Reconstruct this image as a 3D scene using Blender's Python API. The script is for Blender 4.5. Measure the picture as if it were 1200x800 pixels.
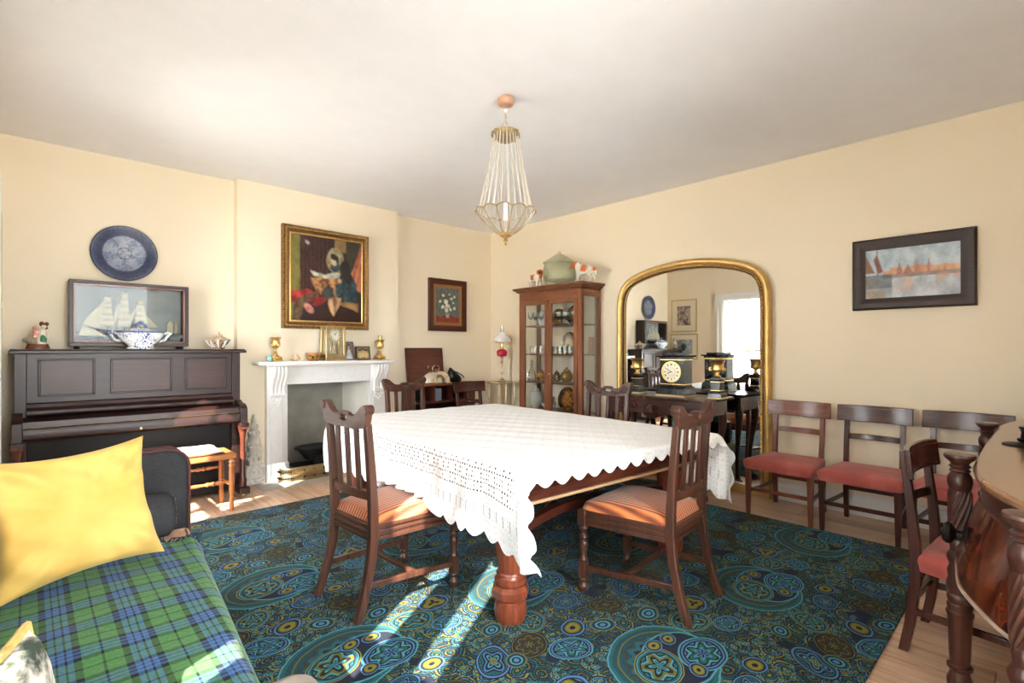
import bpy, bmesh, math, random
from math import pi, sin, cos, radians, sqrt, atan2
from mathutils import Vector, Matrix, Euler, noise as mnoise

random.seed(7)
scene = bpy.context.scene
for _o in list(bpy.data.objects):
    bpy.data.objects.remove(_o, do_unlink=True)

# ------------------------------------------------------------------ camera
EYE = 1.28
cam_data = bpy.data.cameras.new('camera')
cam_data.sensor_width = 36.0
cam_data.sensor_fit = 'HORIZONTAL'
cam_data.lens = 36.0 * 598.0 / 1200.0
cam_data.shift_y = 9.0 / 1200.0
cam_data.clip_start = 0.02
cam = bpy.data.objects.new('camera', cam_data)
scene.collection.objects.link(cam)
cam.location = (0.0, 0.0, EYE)
cam.rotation_euler = (pi / 2, 0.0, radians(46.6 - 90.0))
scene.camera = cam

# ------------------------------------------------------------------ world, sun, exposure
W = bpy.data.worlds.new('overcast_bright_sky')
scene.world = W
W.use_nodes = True
_bg = W.node_tree.nodes['Background']
_bg.inputs['Color'].default_value = (0.93, 0.965, 1.0, 1)
_bg.inputs['Strength'].default_value = 15.0

sun_d = bpy.data.lights.new('sun', 'SUN')
sun_d.energy = 26.0
sun_d.angle = radians(0.6)
sun_d.color = (1.0, 0.93, 0.82)
sun = bpy.data.objects.new('sun', sun_d)
scene.collection.objects.link(sun)
SUN_DIR = Vector((0.85 * cos(radians(36)), 0.527 * cos(radians(36)), -sin(radians(36))))
sun.rotation_euler = SUN_DIR.to_track_quat('-Z', 'Y').to_euler()


def portal(name, loc, rot, sx, sy):
    d = bpy.data.lights.new(name, 'AREA')
    d.shape = 'RECTANGLE'
    d.size = sx
    d.size_y = sy
    d.cycles.is_portal = True
    o = bpy.data.objects.new(name, d)
    scene.collection.objects.link(o)
    o.location = loc
    o.rotation_euler = rot
    return o


scene.view_settings.view_transform = 'Standard'
scene.view_settings.look = 'None'
scene.view_settings.gamma = 1.0
scene.view_settings.use_curve_mapping = False
scene.view_settings.exposure = 1.12
scene.cycles.use_denoising = True
scene.cycles.max_bounces = 14
scene.cycles.diffuse_bounces = 7
scene.cycles.glossy_bounces = 5
scene.cycles.transparent_max_bounces = 24
scene.cycles.transmission_bounces = 6
scene.cycles.sample_clamp_indirect = 8.0
scene.cycles.caustics_reflective = False
scene.cycles.caustics_refractive = False

# ------------------------------------------------------------------ room numbers (metres)
XL, XR = -0.16, 4.655            # window wall, mirror wall
YB, YF = 5.355, -0.75            # fireplace wall, wall behind the photographer
ZC = 2.88                        # ceiling
WT = 0.30                        # wall thickness

col = scene.collection


# ------------------------------------------------------------------ helpers
def lin(c):
    c = c / 255.0
    return c / 12.92 if c <= 0.04045 else ((c + 0.055) / 1.055) ** 2.4


def rgb(r, g, b):
    return (lin(r), lin(g), lin(b), 1.0)


class MB:
    """Collects boxes, bars, lathes, tubes and grids into one mesh."""

    def __init__(self):
        self.v = []
        self.f = []
        self.uv = {}
        self.col = None

    def add(self, vs, fs, M=None):
        b = len(self.v)
        if M is not None:
            vs = [tuple(M @ Vector(p)) for p in vs]
        self.v.extend([tuple(p) for p in vs])
        self.f.extend([tuple(i + b for i in f) for f in fs])
        return self

    def box(self, x0, y0, z0, x1, y1, z1, M=None):
        vs = [(x0, y0, z0), (x1, y0, z0), (x1, y1, z0), (x0, y1, z0), (x0, y0, z1), (x1, y0, z1), (x1, y1, z1), (x0, y1, z1)]
        fs = [(0, 3, 2, 1), (4, 5, 6, 7), (0, 1, 5, 4), (1, 2, 6, 5), (2, 3, 7, 6), (3, 0, 4, 7)]
        return self.add(vs, fs, M)

    def cbox(self, cx, cy, cz, sx, sy, sz, M=None):
        return self.box(cx - sx / 2, cy - sy / 2, cz - sz / 2, cx + sx / 2, cy + sy / 2, cz + sz / 2, M)

    def frustum(self, cx, cy, z0, z1, s0, s1, M=None):
        (a, b), (c, d) = s0, s1
        vs = [(cx - a, cy - b, z0), (cx + a, cy - b, z0), (cx + a, cy + b, z0), (cx - a, cy + b, z0),
              (cx - c, cy - d, z1), (cx + c, cy - d, z1), (cx + c, cy + d, z1), (cx - c, cy + d, z1)]
        fs = [(0, 3, 2, 1), (4, 5, 6, 7), (0, 1, 5, 4), (1, 2, 6, 5), (2, 3, 7, 6), (3, 0, 4, 7)]
        return self.add(vs, fs, M)

    def bar(self, p0, p1, w, d, up=(0, 0, 1)):
        """square bar from p0 to p1, w across, d along 'up'"""
        p0, p1 = Vector(p0), Vector(p1)
        t = (p1 - p0).normalized()
        u = Vector(up)
        s = t.cross(u)
        if s.length < 1e-5:
            s = t.cross(Vector((1, 0, 0)))
        s.normalize()
        n = s.cross(t).normalized()
        vs = []
        for p in (p0, p1):
            for a, b in ((-1, -1), (1, -1), (1, 1), (-1, 1)):
                vs.append(tuple(p + s * (a * w / 2) + n * (b * d / 2)))
        fs = [(0, 3, 2, 1), (4, 5, 6, 7), (0, 1, 5, 4), (1, 2, 6, 5), (2, 3, 7, 6), (3, 0, 4, 7)]
        return self.add(vs, fs)

    def lathe(self, prof, n=20, M=None, sq=None, closed=False):
        """prof: list of (r, z) bottom to top, around z. sq: optional f(angle)->scale"""
        vs, fs = [], []
        rows = []
        for r, z in prof:
            if r < 1e-6:
                rows.append([len(vs)])
                vs.append((0, 0, z))
            else:
                row = []
                for k in range(n):
                    a = 2 * pi * k / n
                    q = sq(a, z) if sq else 1.0
                    row.append(len(vs))
                    vs.append((r * q * cos(a), r * q * sin(a), z))
                rows.append(row)
        for A, B in zip(rows, rows[1:]):
            if len(A) == 1 and len(B) == 1:
                continue
            if len(A) == 1:
                for k in range(n):
                    fs.append((A[0], B[(k + 1) % n], B[k]))
            elif len(B) == 1:
                for k in range(n):
                    fs.append((A[k], A[(k + 1) % n], B[0]))
            else:
                for k in range(n):
                    fs.append((A[k], A[(k + 1) % n], B[(k + 1) % n], B[k]))
        if closed:
            A, B = rows[-1], rows[0]
            for k in range(n):
                fs.append((A[k], A[(k + 1) % n], B[(k + 1) % n], B[k]))
            return self.add(vs, fs, M)
        if len(rows[0]) > 1:
            fs.append(tuple(reversed(rows[0])))
        if len(rows[-1]) > 1:
            fs.append(tuple(rows[-1]))
        return self.add(vs, fs, M)

    def tube(self, pts, r, n=8, closed=False, M=None, flat=1.0):
        pts = [Vector(p) for p in pts]
        m = len(pts)
        rs = r if isinstance(r, (list, tuple)) else [r] * m
        vs, fs = [], []
        ref = None
        for i, p in enumerate(pts):
            if closed:
                t = pts[(i + 1) % m] - pts[i - 1]
            else:
                t = pts[min(i + 1, m - 1)] - pts[max(i - 1, 0)]
            t.normalize()
            if ref is None:
                ref = Vector((0, 0, 1)) if abs(t.z) < 0.9 else Vector((1, 0, 0))
            s = t.cross(ref)
            if s.length < 1e-4:
                s = t.cross(Vector((0, 1, 0)))
            s.normalize()
            u = s.cross(t).normalized()
            ref = u
            for k in range(n):
                a = 2 * pi * k / n
                vs.append(tuple(p + s * (rs[i] * cos(a)) + u * (rs[i] * flat * sin(a))))
        for i in range(m if closed else m - 1):
            j = (i + 1) % m
            for k in range(n):
                fs.append((i * n + k, i * n + (k + 1) % n, j * n + (k + 1) % n, j * n + k))
        if not closed:
            fs.append(tuple(range(n - 1, -1, -1)))
            fs.append(tuple((m - 1) * n + k for k in range(n)))
        return self.add(vs, fs, M)

    def prism(self, poly, a0, a1, axis='y', M=None):
        """poly: list of 2D points, extruded along axis (y: poly in xz, z: poly in xy, x: poly in yz)"""
        n = len(poly)
        vs = []
        for a in (a0, a1):
            for p, q in poly:
                vs.append({'y': (p, a, q), 'z': (p, q, a), 'x': (a, p, q)}[axis])
        fs = [tuple(range(n)), tuple(range(2 * n - 1, n - 1, -1))]
        for k in range(n):
            fs.append((k, n + k, n + (k + 1) % n, (k + 1) % n))
        return self.add(vs, fs, M)

    def ball(self, c, rx, ry=None, rz=None, n=12, m=8, M=None):
        ry = rx if ry is None else ry
        rz = rx if rz is None else rz
        vs, fs = [(c[0], c[1], c[2] - rz)], []
        for i in range(1, m):
            th = -pi / 2 + pi * i / m
            for k in range(n):
                a = 2 * pi * k / n
                vs.append((c[0] + rx * cos(th) * cos(a), c[1] + ry * cos(th) * sin(a), c[2] + rz * sin(th)))
        vs.append((c[0], c[1], c[2] + rz))
        for k in range(n):
            fs.append((0, 1 + (k + 1) % n, 1 + k))
            fs.append((len(vs) - 1, 1 + (m - 2) * n + k, 1 + (m - 2) * n + (k + 1) % n))
        for i in range(m - 2):
            for k in range(n):
                a, b = 1 + i * n + k, 1 + i * n + (k + 1) % n
                fs.append((a, b, b + n, a + n))
        return self.add(vs, fs, M)

    def grid(self, fn, nu, nv, uvfn=None, flip=False):
        """fn(i/nu, j/nv) -> point"""
        b = len(self.v)
        for j in range(nv + 1):
            for i in range(nu + 1):
                self.v.append(tuple(fn(i / nu, j / nv)))
                if uvfn:
                    self.uv[len(self.v) - 1] = uvfn(i / nu, j / nv)
        w = nu + 1
        for j in range(nv):
            for i in range(nu):
                q = (b + j * w + i, b + j * w + i + 1, b + (j + 1) * w + i + 1, b + (j + 1) * w + i)
                self.f.append(tuple(reversed(q)) if flip else q)
        return self

    def sweep(self, path, prof, closed=False, up=None):
        """path: list of (point, inward, out) frames; prof: list of (inward offset, out offset)"""
        n = len(prof)
        vs, fs = [], []
        for p, a, o in path:
            for i, q in prof:
                vs.append(tuple(Vector(p) + Vector(a) * i + Vector(o) * q))
        m = len(path)
        for i in range(m if closed else m - 1):
            j = (i + 1) % m
            for k in range(n):
                fs.append((i * n + k, i * n + (k + 1) % n, j * n + (k + 1) % n, j * n + k))
        if not closed:
            fs.append(tuple(range(n - 1, -1, -1)))
            fs.append(tuple((m - 1) * n + k for k in range(n)))
        return self.add(vs, fs)


def mk(name, mb, mat, parent=None, loc=(0, 0, 0), rot=(0, 0, 0), smooth=True, bevel=0.0, angle=35, fix=True, sub=0):
    me = bpy.data.meshes.new(name)
    me.from_pydata(mb.v, [], mb.f)
    if fix:
        bm = bmesh.new()
        bm.from_mesh(me)
        bmesh.ops.recalc_face_normals(bm, faces=bm.faces)
        bm.to_mesh(me)
        bm.free()
    if mb.uv:
        uvl = me.uv_layers.new(name='UVMap')
        for lp in me.loops:
            uvl.data[lp.index].uv = mb.uv.get(lp.vertex_index, (0, 0))
    if mb.col is not None:
        ca = me.color_attributes.new('Col', 'FLOAT_COLOR', 'POINT')
        flat = []
        for c in mb.col:
            flat.extend((c[0], c[1], c[2], 1.0))
        ca.data.foreach_set('color', flat)
    me.materials.append(mat)
    if smooth:
        me.shade_smooth()
        if angle < 180:
            me.set_sharp_from_angle(angle=radians(angle))
    o = bpy.data.objects.new(name, me)
    col.objects.link(o)
    o.location = loc
    o.rotation_euler = rot
    if parent is not None:
        o.parent = parent
    if bevel > 0:
        b = o.modifiers.new('bevel', 'BEVEL')
        b.width = bevel
        b.segments = 2
        b.limit_method = 'ANGLE'
        b.angle_limit = radians(36)
    if sub:
        s = o.modifiers.new('sub', 'SUBSURF')
        s.levels = sub
        s.render_levels = sub
    return o


def tag(o, label, cat, group=None):
    o['label'] = label
    o['category'] = cat
    if group:
        o['group'] = group
    return o


def thing(name, label, cat, loc=(0, 0, 0), rz=0.0, group=None):
    o = bpy.data.objects.new(name, None)
    o.empty_display_size = 0.1
    col.objects.link(o)
    o.location = loc
    o.rotation_euler = (0, 0, rz)
    return tag(o, label, cat, group)


def struct(o, label=None):
    o['kind'] = 'structure'
    if label:
        o['label'] = label
    return o


def dup(root, loc, rz, label=None, scale=None):
    r = root.copy()
    col.objects.link(r)
    r.location = loc
    r.rotation_euler = (0, 0, rz)
    if label:
        r['label'] = label
    if scale:
        r.scale = (scale, scale, scale)
    for ch in list(root.children):
        c = ch.copy()
        col.objects.link(c)
        c.parent = r
        for g in list(ch.children):
            d = g.copy()
            col.objects.link(d)
            d.parent = c
    return r


# ------------------------------------------------------------------ materials
def new_mat(name):
    m = bpy.data.materials.new(name)
    m.use_nodes = True
    nt = m.node_tree
    return m, nt, nt.nodes['Principled BSDF']


class NT:
    """small node helper"""

    def __init__(self, nt):
        self.nt = nt

    def n(self, kind, **kw):
        x = self.nt.nodes.new(kind)
        for k, v in kw.items():
            setattr(x, k, v)
        return x

    def link(self, a, b):
        self.nt.links.new(a, b)

    def math(self, op, a, b=None, c=None):
        x = self.n('ShaderNodeMath', operation=op)
        for i, q in enumerate((a, b, c)):
            if q is None:
                continue
            if isinstance(q, (int, float)):
                x.inputs[i].default_value = q
            else:
                self.link(q, x.inputs[i])
        return x.outputs[0]

    def vmath(self, op, a, b=None, c=None, out=0):
        x = self.n('ShaderNodeVectorMath', operation=op)
        for i, q in enumerate((a, b, c)):
            if q is None:
                continue
            if isinstance(q, (tuple, list)):
                x.inputs[i].default_value = q
            else:
                self.link(q, x.inputs[i])
        return x.outputs[out]

    def coord(self, which='Object'):
        return self.n('ShaderNodeTexCoord').outputs[which]

    def mapping(self, vec, loc=(0, 0, 0), rot=(0, 0, 0), scale=(1, 1, 1), kind='POINT'):
        x = self.n('ShaderNodeMapping', vector_type=kind)
        self.link(vec, x.inputs['Vector'])
        x.inputs['Location'].default_value = loc
        x.inputs['Rotation'].default_value = rot
        x.inputs['Scale'].default_value = scale
        return x.outputs[0]

    def noise(self, vec, scale, detail=4, rough=0.55, dist=0.0, out='Fac'):
        x = self.n('ShaderNodeTexNoise')
        if vec is not None:
            self.link(vec, x.inputs['Vector'])
        x.inputs['Scale'].default_value = scale
        x.inputs['Detail'].default_value = detail
        x.inputs['Roughness'].default_value = rough
        x.inputs['Distortion'].default_value = dist
        return x.outputs[out]

    def voronoi(self, vec, scale, rand=1.0, feature='F1', out='Distance', dim='3D'):
        x = self.n('ShaderNodeTexVoronoi', feature=feature, voronoi_dimensions=dim)
        self.link(vec, x.inputs['Vector'])
        x.inputs['Scale'].default_value = scale
        x.inputs['Randomness'].default_value = rand
        return x.outputs[out]

    def ramp(self, fac, stops, interp='LINEAR'):
        x = self.n('ShaderNodeValToRGB')
        cr = x.color_ramp
        cr.interpolation = interp
        while len(cr.elements) < len(stops):
            cr.elements.new(0.5)
        for e, (p, c) in zip(cr.elements, stops):
            e.position = p
            e.color = c if len(c) == 4 else (*c, 1)
        self.link(fac, x.inputs[0])
        return x.outputs[0]

    def mix(self, fac, a, b, blend='MIX'):
        x = self.n('ShaderNodeMix', data_type='RGBA', blend_type=blend)
        for s, q in ((0, fac), (6, a), (7, b)):
            if isinstance(q, (int, float)):
                x.inputs[s].default_value = q
            elif isinstance(q, (tuple, list)):
                x.inputs[s].default_value = q
            else:
                self.link(q, x.inputs[s])
        return x.outputs[2]

    def bump(self, h, strength, dist=0.01):
        x = self.n('ShaderNodeBump')
        x.inputs['Strength'].default_value = strength
        x.inputs['Distance'].default_value = dist
        self.link(h, x.inputs['Height'])
        return x.outputs[0]


def plain(name, c, rough=0.5, metal=0.0, var=0.0, scale=20, bump=0.0, spec=None, coat=0.0, sheen=0.0):
    m, nt, p = new_mat(name)
    p.inputs['Base Color'].default_value = c
    p.inputs['Roughness'].default_value = rough
    p.inputs['Metallic'].default_value = metal
    if spec is not None:
        p.inputs['Specular IOR Level'].default_value = spec
    if coat:
        p.inputs['Coat Weight'].default_value = coat
        p.inputs['Coat Roughness'].default_value = 0.15
    if sheen:
        p.inputs['Sheen Weight'].default_value = sheen
        p.inputs['Sheen Roughness'].default_value = 0.4
    h = NT(nt)
    if var or bump:
        nz = h.noise(h.coord(), scale, 5)
        if var:
            d = tuple(x * (1 - var) for x in c[:3]) + (1,)
            u = tuple(min(1, x * (1 + var)) for x in c[:3]) + (1,)
            h.link(h.ramp(nz, [(0.3, d), (0.7, u)]), p.inputs['Base Color'])
        if bump:
            h.link(h.bump(nz, bump), p.inputs['Normal'])
    return m


def wood(name, dark, light, rough=0.35, grain=(3, 3, 40), axis='z', scale=1.0, bump=0.06, coat=0.0):
    """grain runs along axis"""
    m, nt, p = new_mat(name)
    h = NT(nt)
    sc = {'x': (1.2, 22, 22), 'y': (22, 1.2, 22), 'z': (22, 22, 1.2)}[axis]
    v = h.mapping(h.coord(), scale=tuple(s * scale for s in sc))
    n1 = h.noise(v, 1.0, 6, 0.62, 1.4)
    n2 = h.noise(v, 6.0, 3, 0.6)
    f = h.math('ADD', h.math('MULTIPLY', n1, 0.75), h.math('MULTIPLY', n2, 0.25))
    h.link(h.ramp(f, [(0.32, dark), (0.5, tuple((a + b) / 2 for a, b in zip(dark, light))), (0.68, light)]), p.inputs['Base Color'])
    p.inputs['Roughness'].default_value = rough
    if coat:
        p.inputs['Coat Weight'].default_value = coat
        p.inputs['Coat Roughness'].default_value = 0.12
    if bump:
        h.link(h.bump(f, bump), p.inputs['Normal'])
    return m


def glass_mat(name, tint=(1, 1, 1, 1), refl=0.12, rough=0.02, fres=0.7):
    """thin pane: mostly straight through, mirror-like at grazing angles"""
    m, nt, p = new_mat(name)
    nt.nodes.remove(p)
    h = NT(nt)
    t = h.n('ShaderNodeBsdfTransparent')
    t.inputs['Color'].default_value = tint
    g = h.n('ShaderNodeBsdfGlossy')
    g.inputs['Roughness'].default_value = rough
    lw = h.n('ShaderNodeLayerWeight')
    lw.inputs['Blend'].default_value = 0.25
    f = h.math('ADD', h.math('MULTIPLY', lw.outputs['Fresnel'], fres), refl * 0.3)
    mx = h.n('ShaderNodeMixShader')
    h.link(f, mx.inputs[0])
    h.link(t.outputs[0], mx.inputs[1])
    h.link(g.outputs[0], mx.inputs[2])
    h.link(mx.outputs[0], nt.nodes['Material Output'].inputs['Surface'])
    return m


def attr_mat(name, rough=0.55, attr='Col'):
    m, nt, p = new_mat(name)
    h = NT(nt)
    a = h.n('ShaderNodeAttribute')
    a.attribute_name = attr
    nz = h.noise(h.coord(), 60, 3)
    c = h.mix(0.12, a.outputs['Color'], h.ramp(nz, [(0.3, (0, 0, 0, 1)), (0.7, (1, 1, 1, 1))]), 'OVERLAY')
    h.link(c, p.inputs['Base Color'])
    p.inputs['Roughness'].default_value = rough
    return m


M = {}
# plastered cream walls: faint unevenness
m, nt, p = new_mat('cream_plaster')
h = NT(nt)
n1 = h.noise(h.coord(), 0.9, 4)
n2 = h.noise(h.coord(), 14, 5)
h.link(h.ramp(n1, [(0.3, (0.815, 0.70, 0.525, 1)), (0.7, (0.85, 0.745, 0.58, 1))]), p.inputs['Base Color'])
p.inputs['Roughness'].default_value = 0.75
h.link(h.bump(h.math('ADD', n2, h.math('MULTIPLY', n1, 3)), 0.12, 0.01), p.inputs['Normal'])
M['wall'] = m
m, nt, p = new_mat('white_ceiling')
h = NT(nt)
n2 = h.noise(h.coord(), 5, 5)
h.link(h.ramp(n2, [(0.3, (0.865, 0.865, 0.905, 1)), (0.7, (0.895, 0.895, 0.935, 1))]), p.inputs['Base Color'])
p.inputs['Roughness'].default_value = 0.85
h.link(h.bump(n2, 0.08, 0.01), p.inputs['Normal'])
M['ceil'] = m
M['white_paint'] = plain('white_gloss_paint', (0.80, 0.79, 0.75, 1), 0.35, var=0.03, scale=6)
# stripped pine boards, each board its own tone
m, nt, p = new_mat('stripped_pine_boards')
h = NT(nt)
oi = h.n('ShaderNodeObjectInfo')
v = h.mapping(h.coord(), scale=(26, 1.6, 26))
vo = h.vmath('ADD', v, h.vmath('SCALE', oi.outputs['Random'], None))
va = h.n('ShaderNodeVectorMath', operation='ADD')
h.link(v, va.inputs[0])
cmb = h.n('ShaderNodeCombineXYZ')
h.link(h.math('MULTIPLY', oi.outputs['Random'], 50), cmb.inputs[1])
h.link(h.math('MULTIPLY', oi.outputs['Random'], 31), cmb.inputs[0])
h.link(cmb.outputs[0], va.inputs[1])
g1 = h.noise(va.outputs[0], 1.0, 6, 0.6, 1.2)
tone = h.ramp(g1, [(0.28, rgb(178, 138, 110)), (0.5, rgb(206, 172, 144)), (0.72, rgb(222, 194, 168))])
dk = h.ramp(oi.outputs['Random'], [(0, (0.80, 0.78, 0.77, 1)), (1, (1.08, 1.04, 1.0, 1))])
kn = h.voronoi(va.outputs[0], 0.13, 1.0)
knot = h.ramp(kn, [(0.03, rgb(110, 70, 45)), (0.09, (1, 1, 1, 1))])
c1 = h.mix(1.0, tone, dk, 'MULTIPLY')
c1 = h.mix(0.6, c1, knot, 'MULTIPLY')
h.link(c1, p.inputs['Base Color'])
p.inputs['Roughness'].default_value = 0.45
h.link(h.bump(g1, 0.1, 0.01), p.inputs['Normal'])
M['pine_floor'] = m
M['gap'] = plain('dark_gap', rgb(60, 45, 35), 0.9)
M['hearth'] = plain('grey_hearth_stone', rgb(176, 168, 158), 0.6, var=0.12, scale=9, bump=0.1)

# ------------------------------------------------------------------ floor, ceiling, walls
b = MB()
b.box(XL - WT, YF - WT, -0.12, XR + WT, YB + 0.45, -0.012)
floor = struct(mk('floor', b, M['gap'], smooth=False), 'stripped pine floorboards')
rnd = random.Random(3)
x = XL
pw = 0.1405
plank_meshes = {}
HX0, HX1, HY0 = XL + 12 * 0.1405, XL + 23 * 0.1405, 4.86      # hearth slab
k = 0
while x < XR - 0.01:
    w = min(pw, XR - x)
    y = YF
    first = True
    while y < YB - 0.02:
        L = rnd.choice((1.2, 1.8, 2.4, 3.0)) if not first else rnd.choice((0.9, 1.5, 2.1))
        first = False
        y1 = min(y + L, YB)
        if YB - y1 < 0.4:
            y1 = YB
        ys, ye = y, y1
        y = y1
        if x + w > HX0 + 0.01 and x < HX1 - 0.01 and ye > HY0:
            ye = HY0
            if ye - ys < 0.1:
                continue
        key = (round(w, 3), round(ye - ys, 3))
        if key not in plank_meshes:
            b = MB()
            b.box(0.0012, 0.0012, -0.02, w - 0.0012, ye - ys - 0.0012, 0.0)
            o = mk('plank', b, M['pine_floor'], floor, (x, ys, 0), smooth=False, bevel=0.0015)
            plank_meshes[key] = o
        else:
            o = plank_meshes[key].copy()
            col.objects.link(o)
            o.location = (x, ys, 0)
            o.parent = floor
    x += pw
b = MB()
b.box(HX0 + 0.002, HY0 + 0.002, -0.02, HX1 - 0.002, 5.70, 0.001)
struct(mk('hearth_slab', b, M['hearth'], bevel=0.003), 'grey stone hearth slab set into the floor before the fireplace')

b = MB()
b.box(XL - WT, YF - WT, ZC, XR + WT, YB + 0.45, ZC + 0.15)
struct(mk('ceiling', b, M['ceil'], smooth=False), 'plain white plaster ceiling')

BX0, BX1, BY = 1.415, 3.13, 5.25     # chimney breast
FX0, FX1, FZ = 1.865, 2.74, 0.93     # fire opening
b = MB()
b.box(XL - WT, YB, -0.1, FX0, YB + 0.40, ZC)
b.box(FX1, YB, -0.1, XR + WT, YB + 0.40, ZC)
b.box(FX0, YB, FZ, FX1, YB + 0.40, ZC)
struct(mk('wall_back', b, M['wall'], smooth=False), 'cream plaster wall behind piano and fireplace')
b = MB()
b.box(BX0, BY, 0, FX0, YB - 0.0005, ZC)
b.box(FX1, BY, 0, BX1, YB - 0.0005, ZC)
b.box(FX0, BY, FZ, FX1, YB - 0.0005, ZC)
struct(mk('wall_chimney_breast', b, M['wall'], smooth=False), 'shallow cream chimney breast around the fireplace')
# fire box lining: back, cheeks, top
M['firebox'] = plain('grey_limewashed_plaster', rgb(158, 155, 144), 0.9, var=0.18, scale=5, bump=0.15)
M['firecheek'] = plain('pale_limewash', rgb(215, 212, 202), 0.8, var=0.08, scale=6)
b = MB()
b.box(FX0 - 0.02, 5.62, 0, FX1 + 0.02, 5.66, FZ + 0.1)
b.box(FX0 - 0.015, BY + 0.002, FZ + 0.0, FX1 + 0.015, 5.64, FZ + 0.03)
b.prism([(FX0, BY + 0.001), (FX0 - 0.03, BY + 0.001), (FX0 - 0.03, 5.63), (FX0 + 0.10, 5.63)], 0.0, FZ + 0.02, 'z')
fb = struct(mk('wall_firebox', b, M['firebox'], smooth=False), 'grey plastered inside of the fireplace')
b = MB()
b.prism([(FX1, BY + 0.001), (FX1 + 0.03, BY + 0.001), (FX1 + 0.03, 5.63), (FX1 - 0.12, 5.63)], 0.0, FZ + 0.02, 'z')
mk('cheek', b, M['firecheek'], fb, smooth=False)

b = MB()
b.box(XR, YF - WT, -0.1, XR + WT, YB, ZC)
struct(mk('wall_right', b, M['wall'], smooth=False), 'cream plaster wall behind the arched mirror')

# windows: (y0, y1, z0, z1) in the left wall, (x0, x1, z0, z1) in the wall behind the photographer
WIN_L = [(3.50, 4.22, 0.30, 2.20), (0.45, 2.05, 0.30, 2.20)]  # second opening is unseen, added for the sun streaks on the carpet
WIN_F = [(0.15, 1.60, 0.30, 2.45)]  # unseen opening, added to bring daylight from the camera side


def pierced(name, a0, a1, holes, axis, c0, c1, label):
    """a wall along axis 'y' (or 'x') from a0 to a1 with rectangular openings; c0..c1 its thickness"""
    b = MB()

    def put(p0, p1, z0, z1):
        if p1 - p0 < 1e-4 or z1 - z0 < 1e-4:
            return
        if axis == 'y':
            b.box(c0, p0, z0, c1, p1, z1)
        else:
            b.box(p0, c0, z0, p1, c1, z1)
    a = a0
    for h0, h1, z0, z1 in sorted(holes):
        put(a, h0, -0.1, ZC)
        put(h0, h1, -0.1, z0)
        put(h0, h1, z1, ZC)
        a = h1
    put(a, a1, -0.1, ZC)
    return struct(mk(name, b, M['wall'], smooth=False), label)


pierced('wall_left', YF - WT, YB, WIN_L, 'y', XL - WT, XL, 'cream plaster window wall, seen in the mirror')
pierced('wall_front', XL - WT, XR + WT, WIN_F, 'x', YF - WT, YF, 'cream plaster wall behind the photographer')
M['pane'] = glass_mat('window_glass', (0.97, 0.98, 0.98, 1), 0.1)


def sash_window(name, w, z0, z1, loc, rz, label):
    """local: x along the wall, y=0 inner wall face, +y outwards"""
    t = bpy.data.objects.new(name, None)
    col.objects.link(t)
    t.location = loc
    t.rotation_euler = (0, 0, rz)
    struct(t, label)
    b = MB()
    a = 0.11
    for s in (-1, 1):
        x0, x1 = sorted((s * w / 2, s * (w / 2 + a)))
        b.box(x0, -0.022, 0.0 if z0 < 0.4 else z0, x1, 0, z1 + a)
        x0, x1 = sorted((s * (w / 2 + a), s * (w / 2 + a - 0.03)))
        b.box(x0, -0.036, 0.0 if z0 < 0.4 else z0, x1, -0.022, z1 + a)
    b.box(-w / 2, -0.022, z1, w / 2, 0, z1 + a)
    b.box(-w / 2 - a, -0.036, z1 + a - 0.03, w / 2 + a, -0.022, z1 + a + 0.01)
    mk('architrave', b, M['white_paint'], t, bevel=0.004)
    b = MB()
    b.box(-w / 2 - 0.05, -0.06, z0 - 0.03, w / 2 + 0.05, 0.21, z0)
    mk('sill', b, M['white_paint'], t, bevel=0.004)
    b = MB()
    for s in (-1, 1):
        x0, x1 = sorted((s * w / 2, s * (w / 2 - 0.02)))
        b.box(x0, 0.0, z0, x1, 0.21, z1)
    b.box(-w / 2, 0.0, z1 - 0.02, w / 2, 0.21, z1)
    mk('reveal_lining', b, M['white_paint'], t, smooth=False)
    zm = (z0 + z1) / 2
    for (a0, a1, yy) in ((z0, zm + 0.02, 0.21), (zm - 0.02, z1, 0.25)):
        b = MB()
        b.box(-w / 2, yy, a0, -w / 2 + 0.045, yy + 0.035, a1)
        b.box(w / 2 - 0.045, yy, a0, w / 2, yy + 0.035, a1)
        b.box(-w / 2 + 0.045, yy, a0, w / 2 - 0.045, yy + 0.035, a0 + 0.05)
        b.box(-w / 2 + 0.045, yy, a1 - 0.045, w / 2 - 0.045, yy + 0.035, a1)
        mk('sash', b, M['white_paint'], t, bevel=0.003)
        b = MB()
        b.box(-0.01, yy + 0.005, a0 + 0.05, 0.01, yy + 0.03, a1 - 0.045)
        mk('glazing_bar', b, M['white_paint'], t)
        for s in (-1, 1):
            b = MB()
            x0, x1 = sorted((s * 0.01, s * (w / 2 - 0.045)))
            b.box(x0, yy + 0.016, a0 + 0.05, x1, yy + 0.019, a1 - 0.045)
            mk('pane', b, M['pane'], t, smooth=False)
    return t


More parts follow.
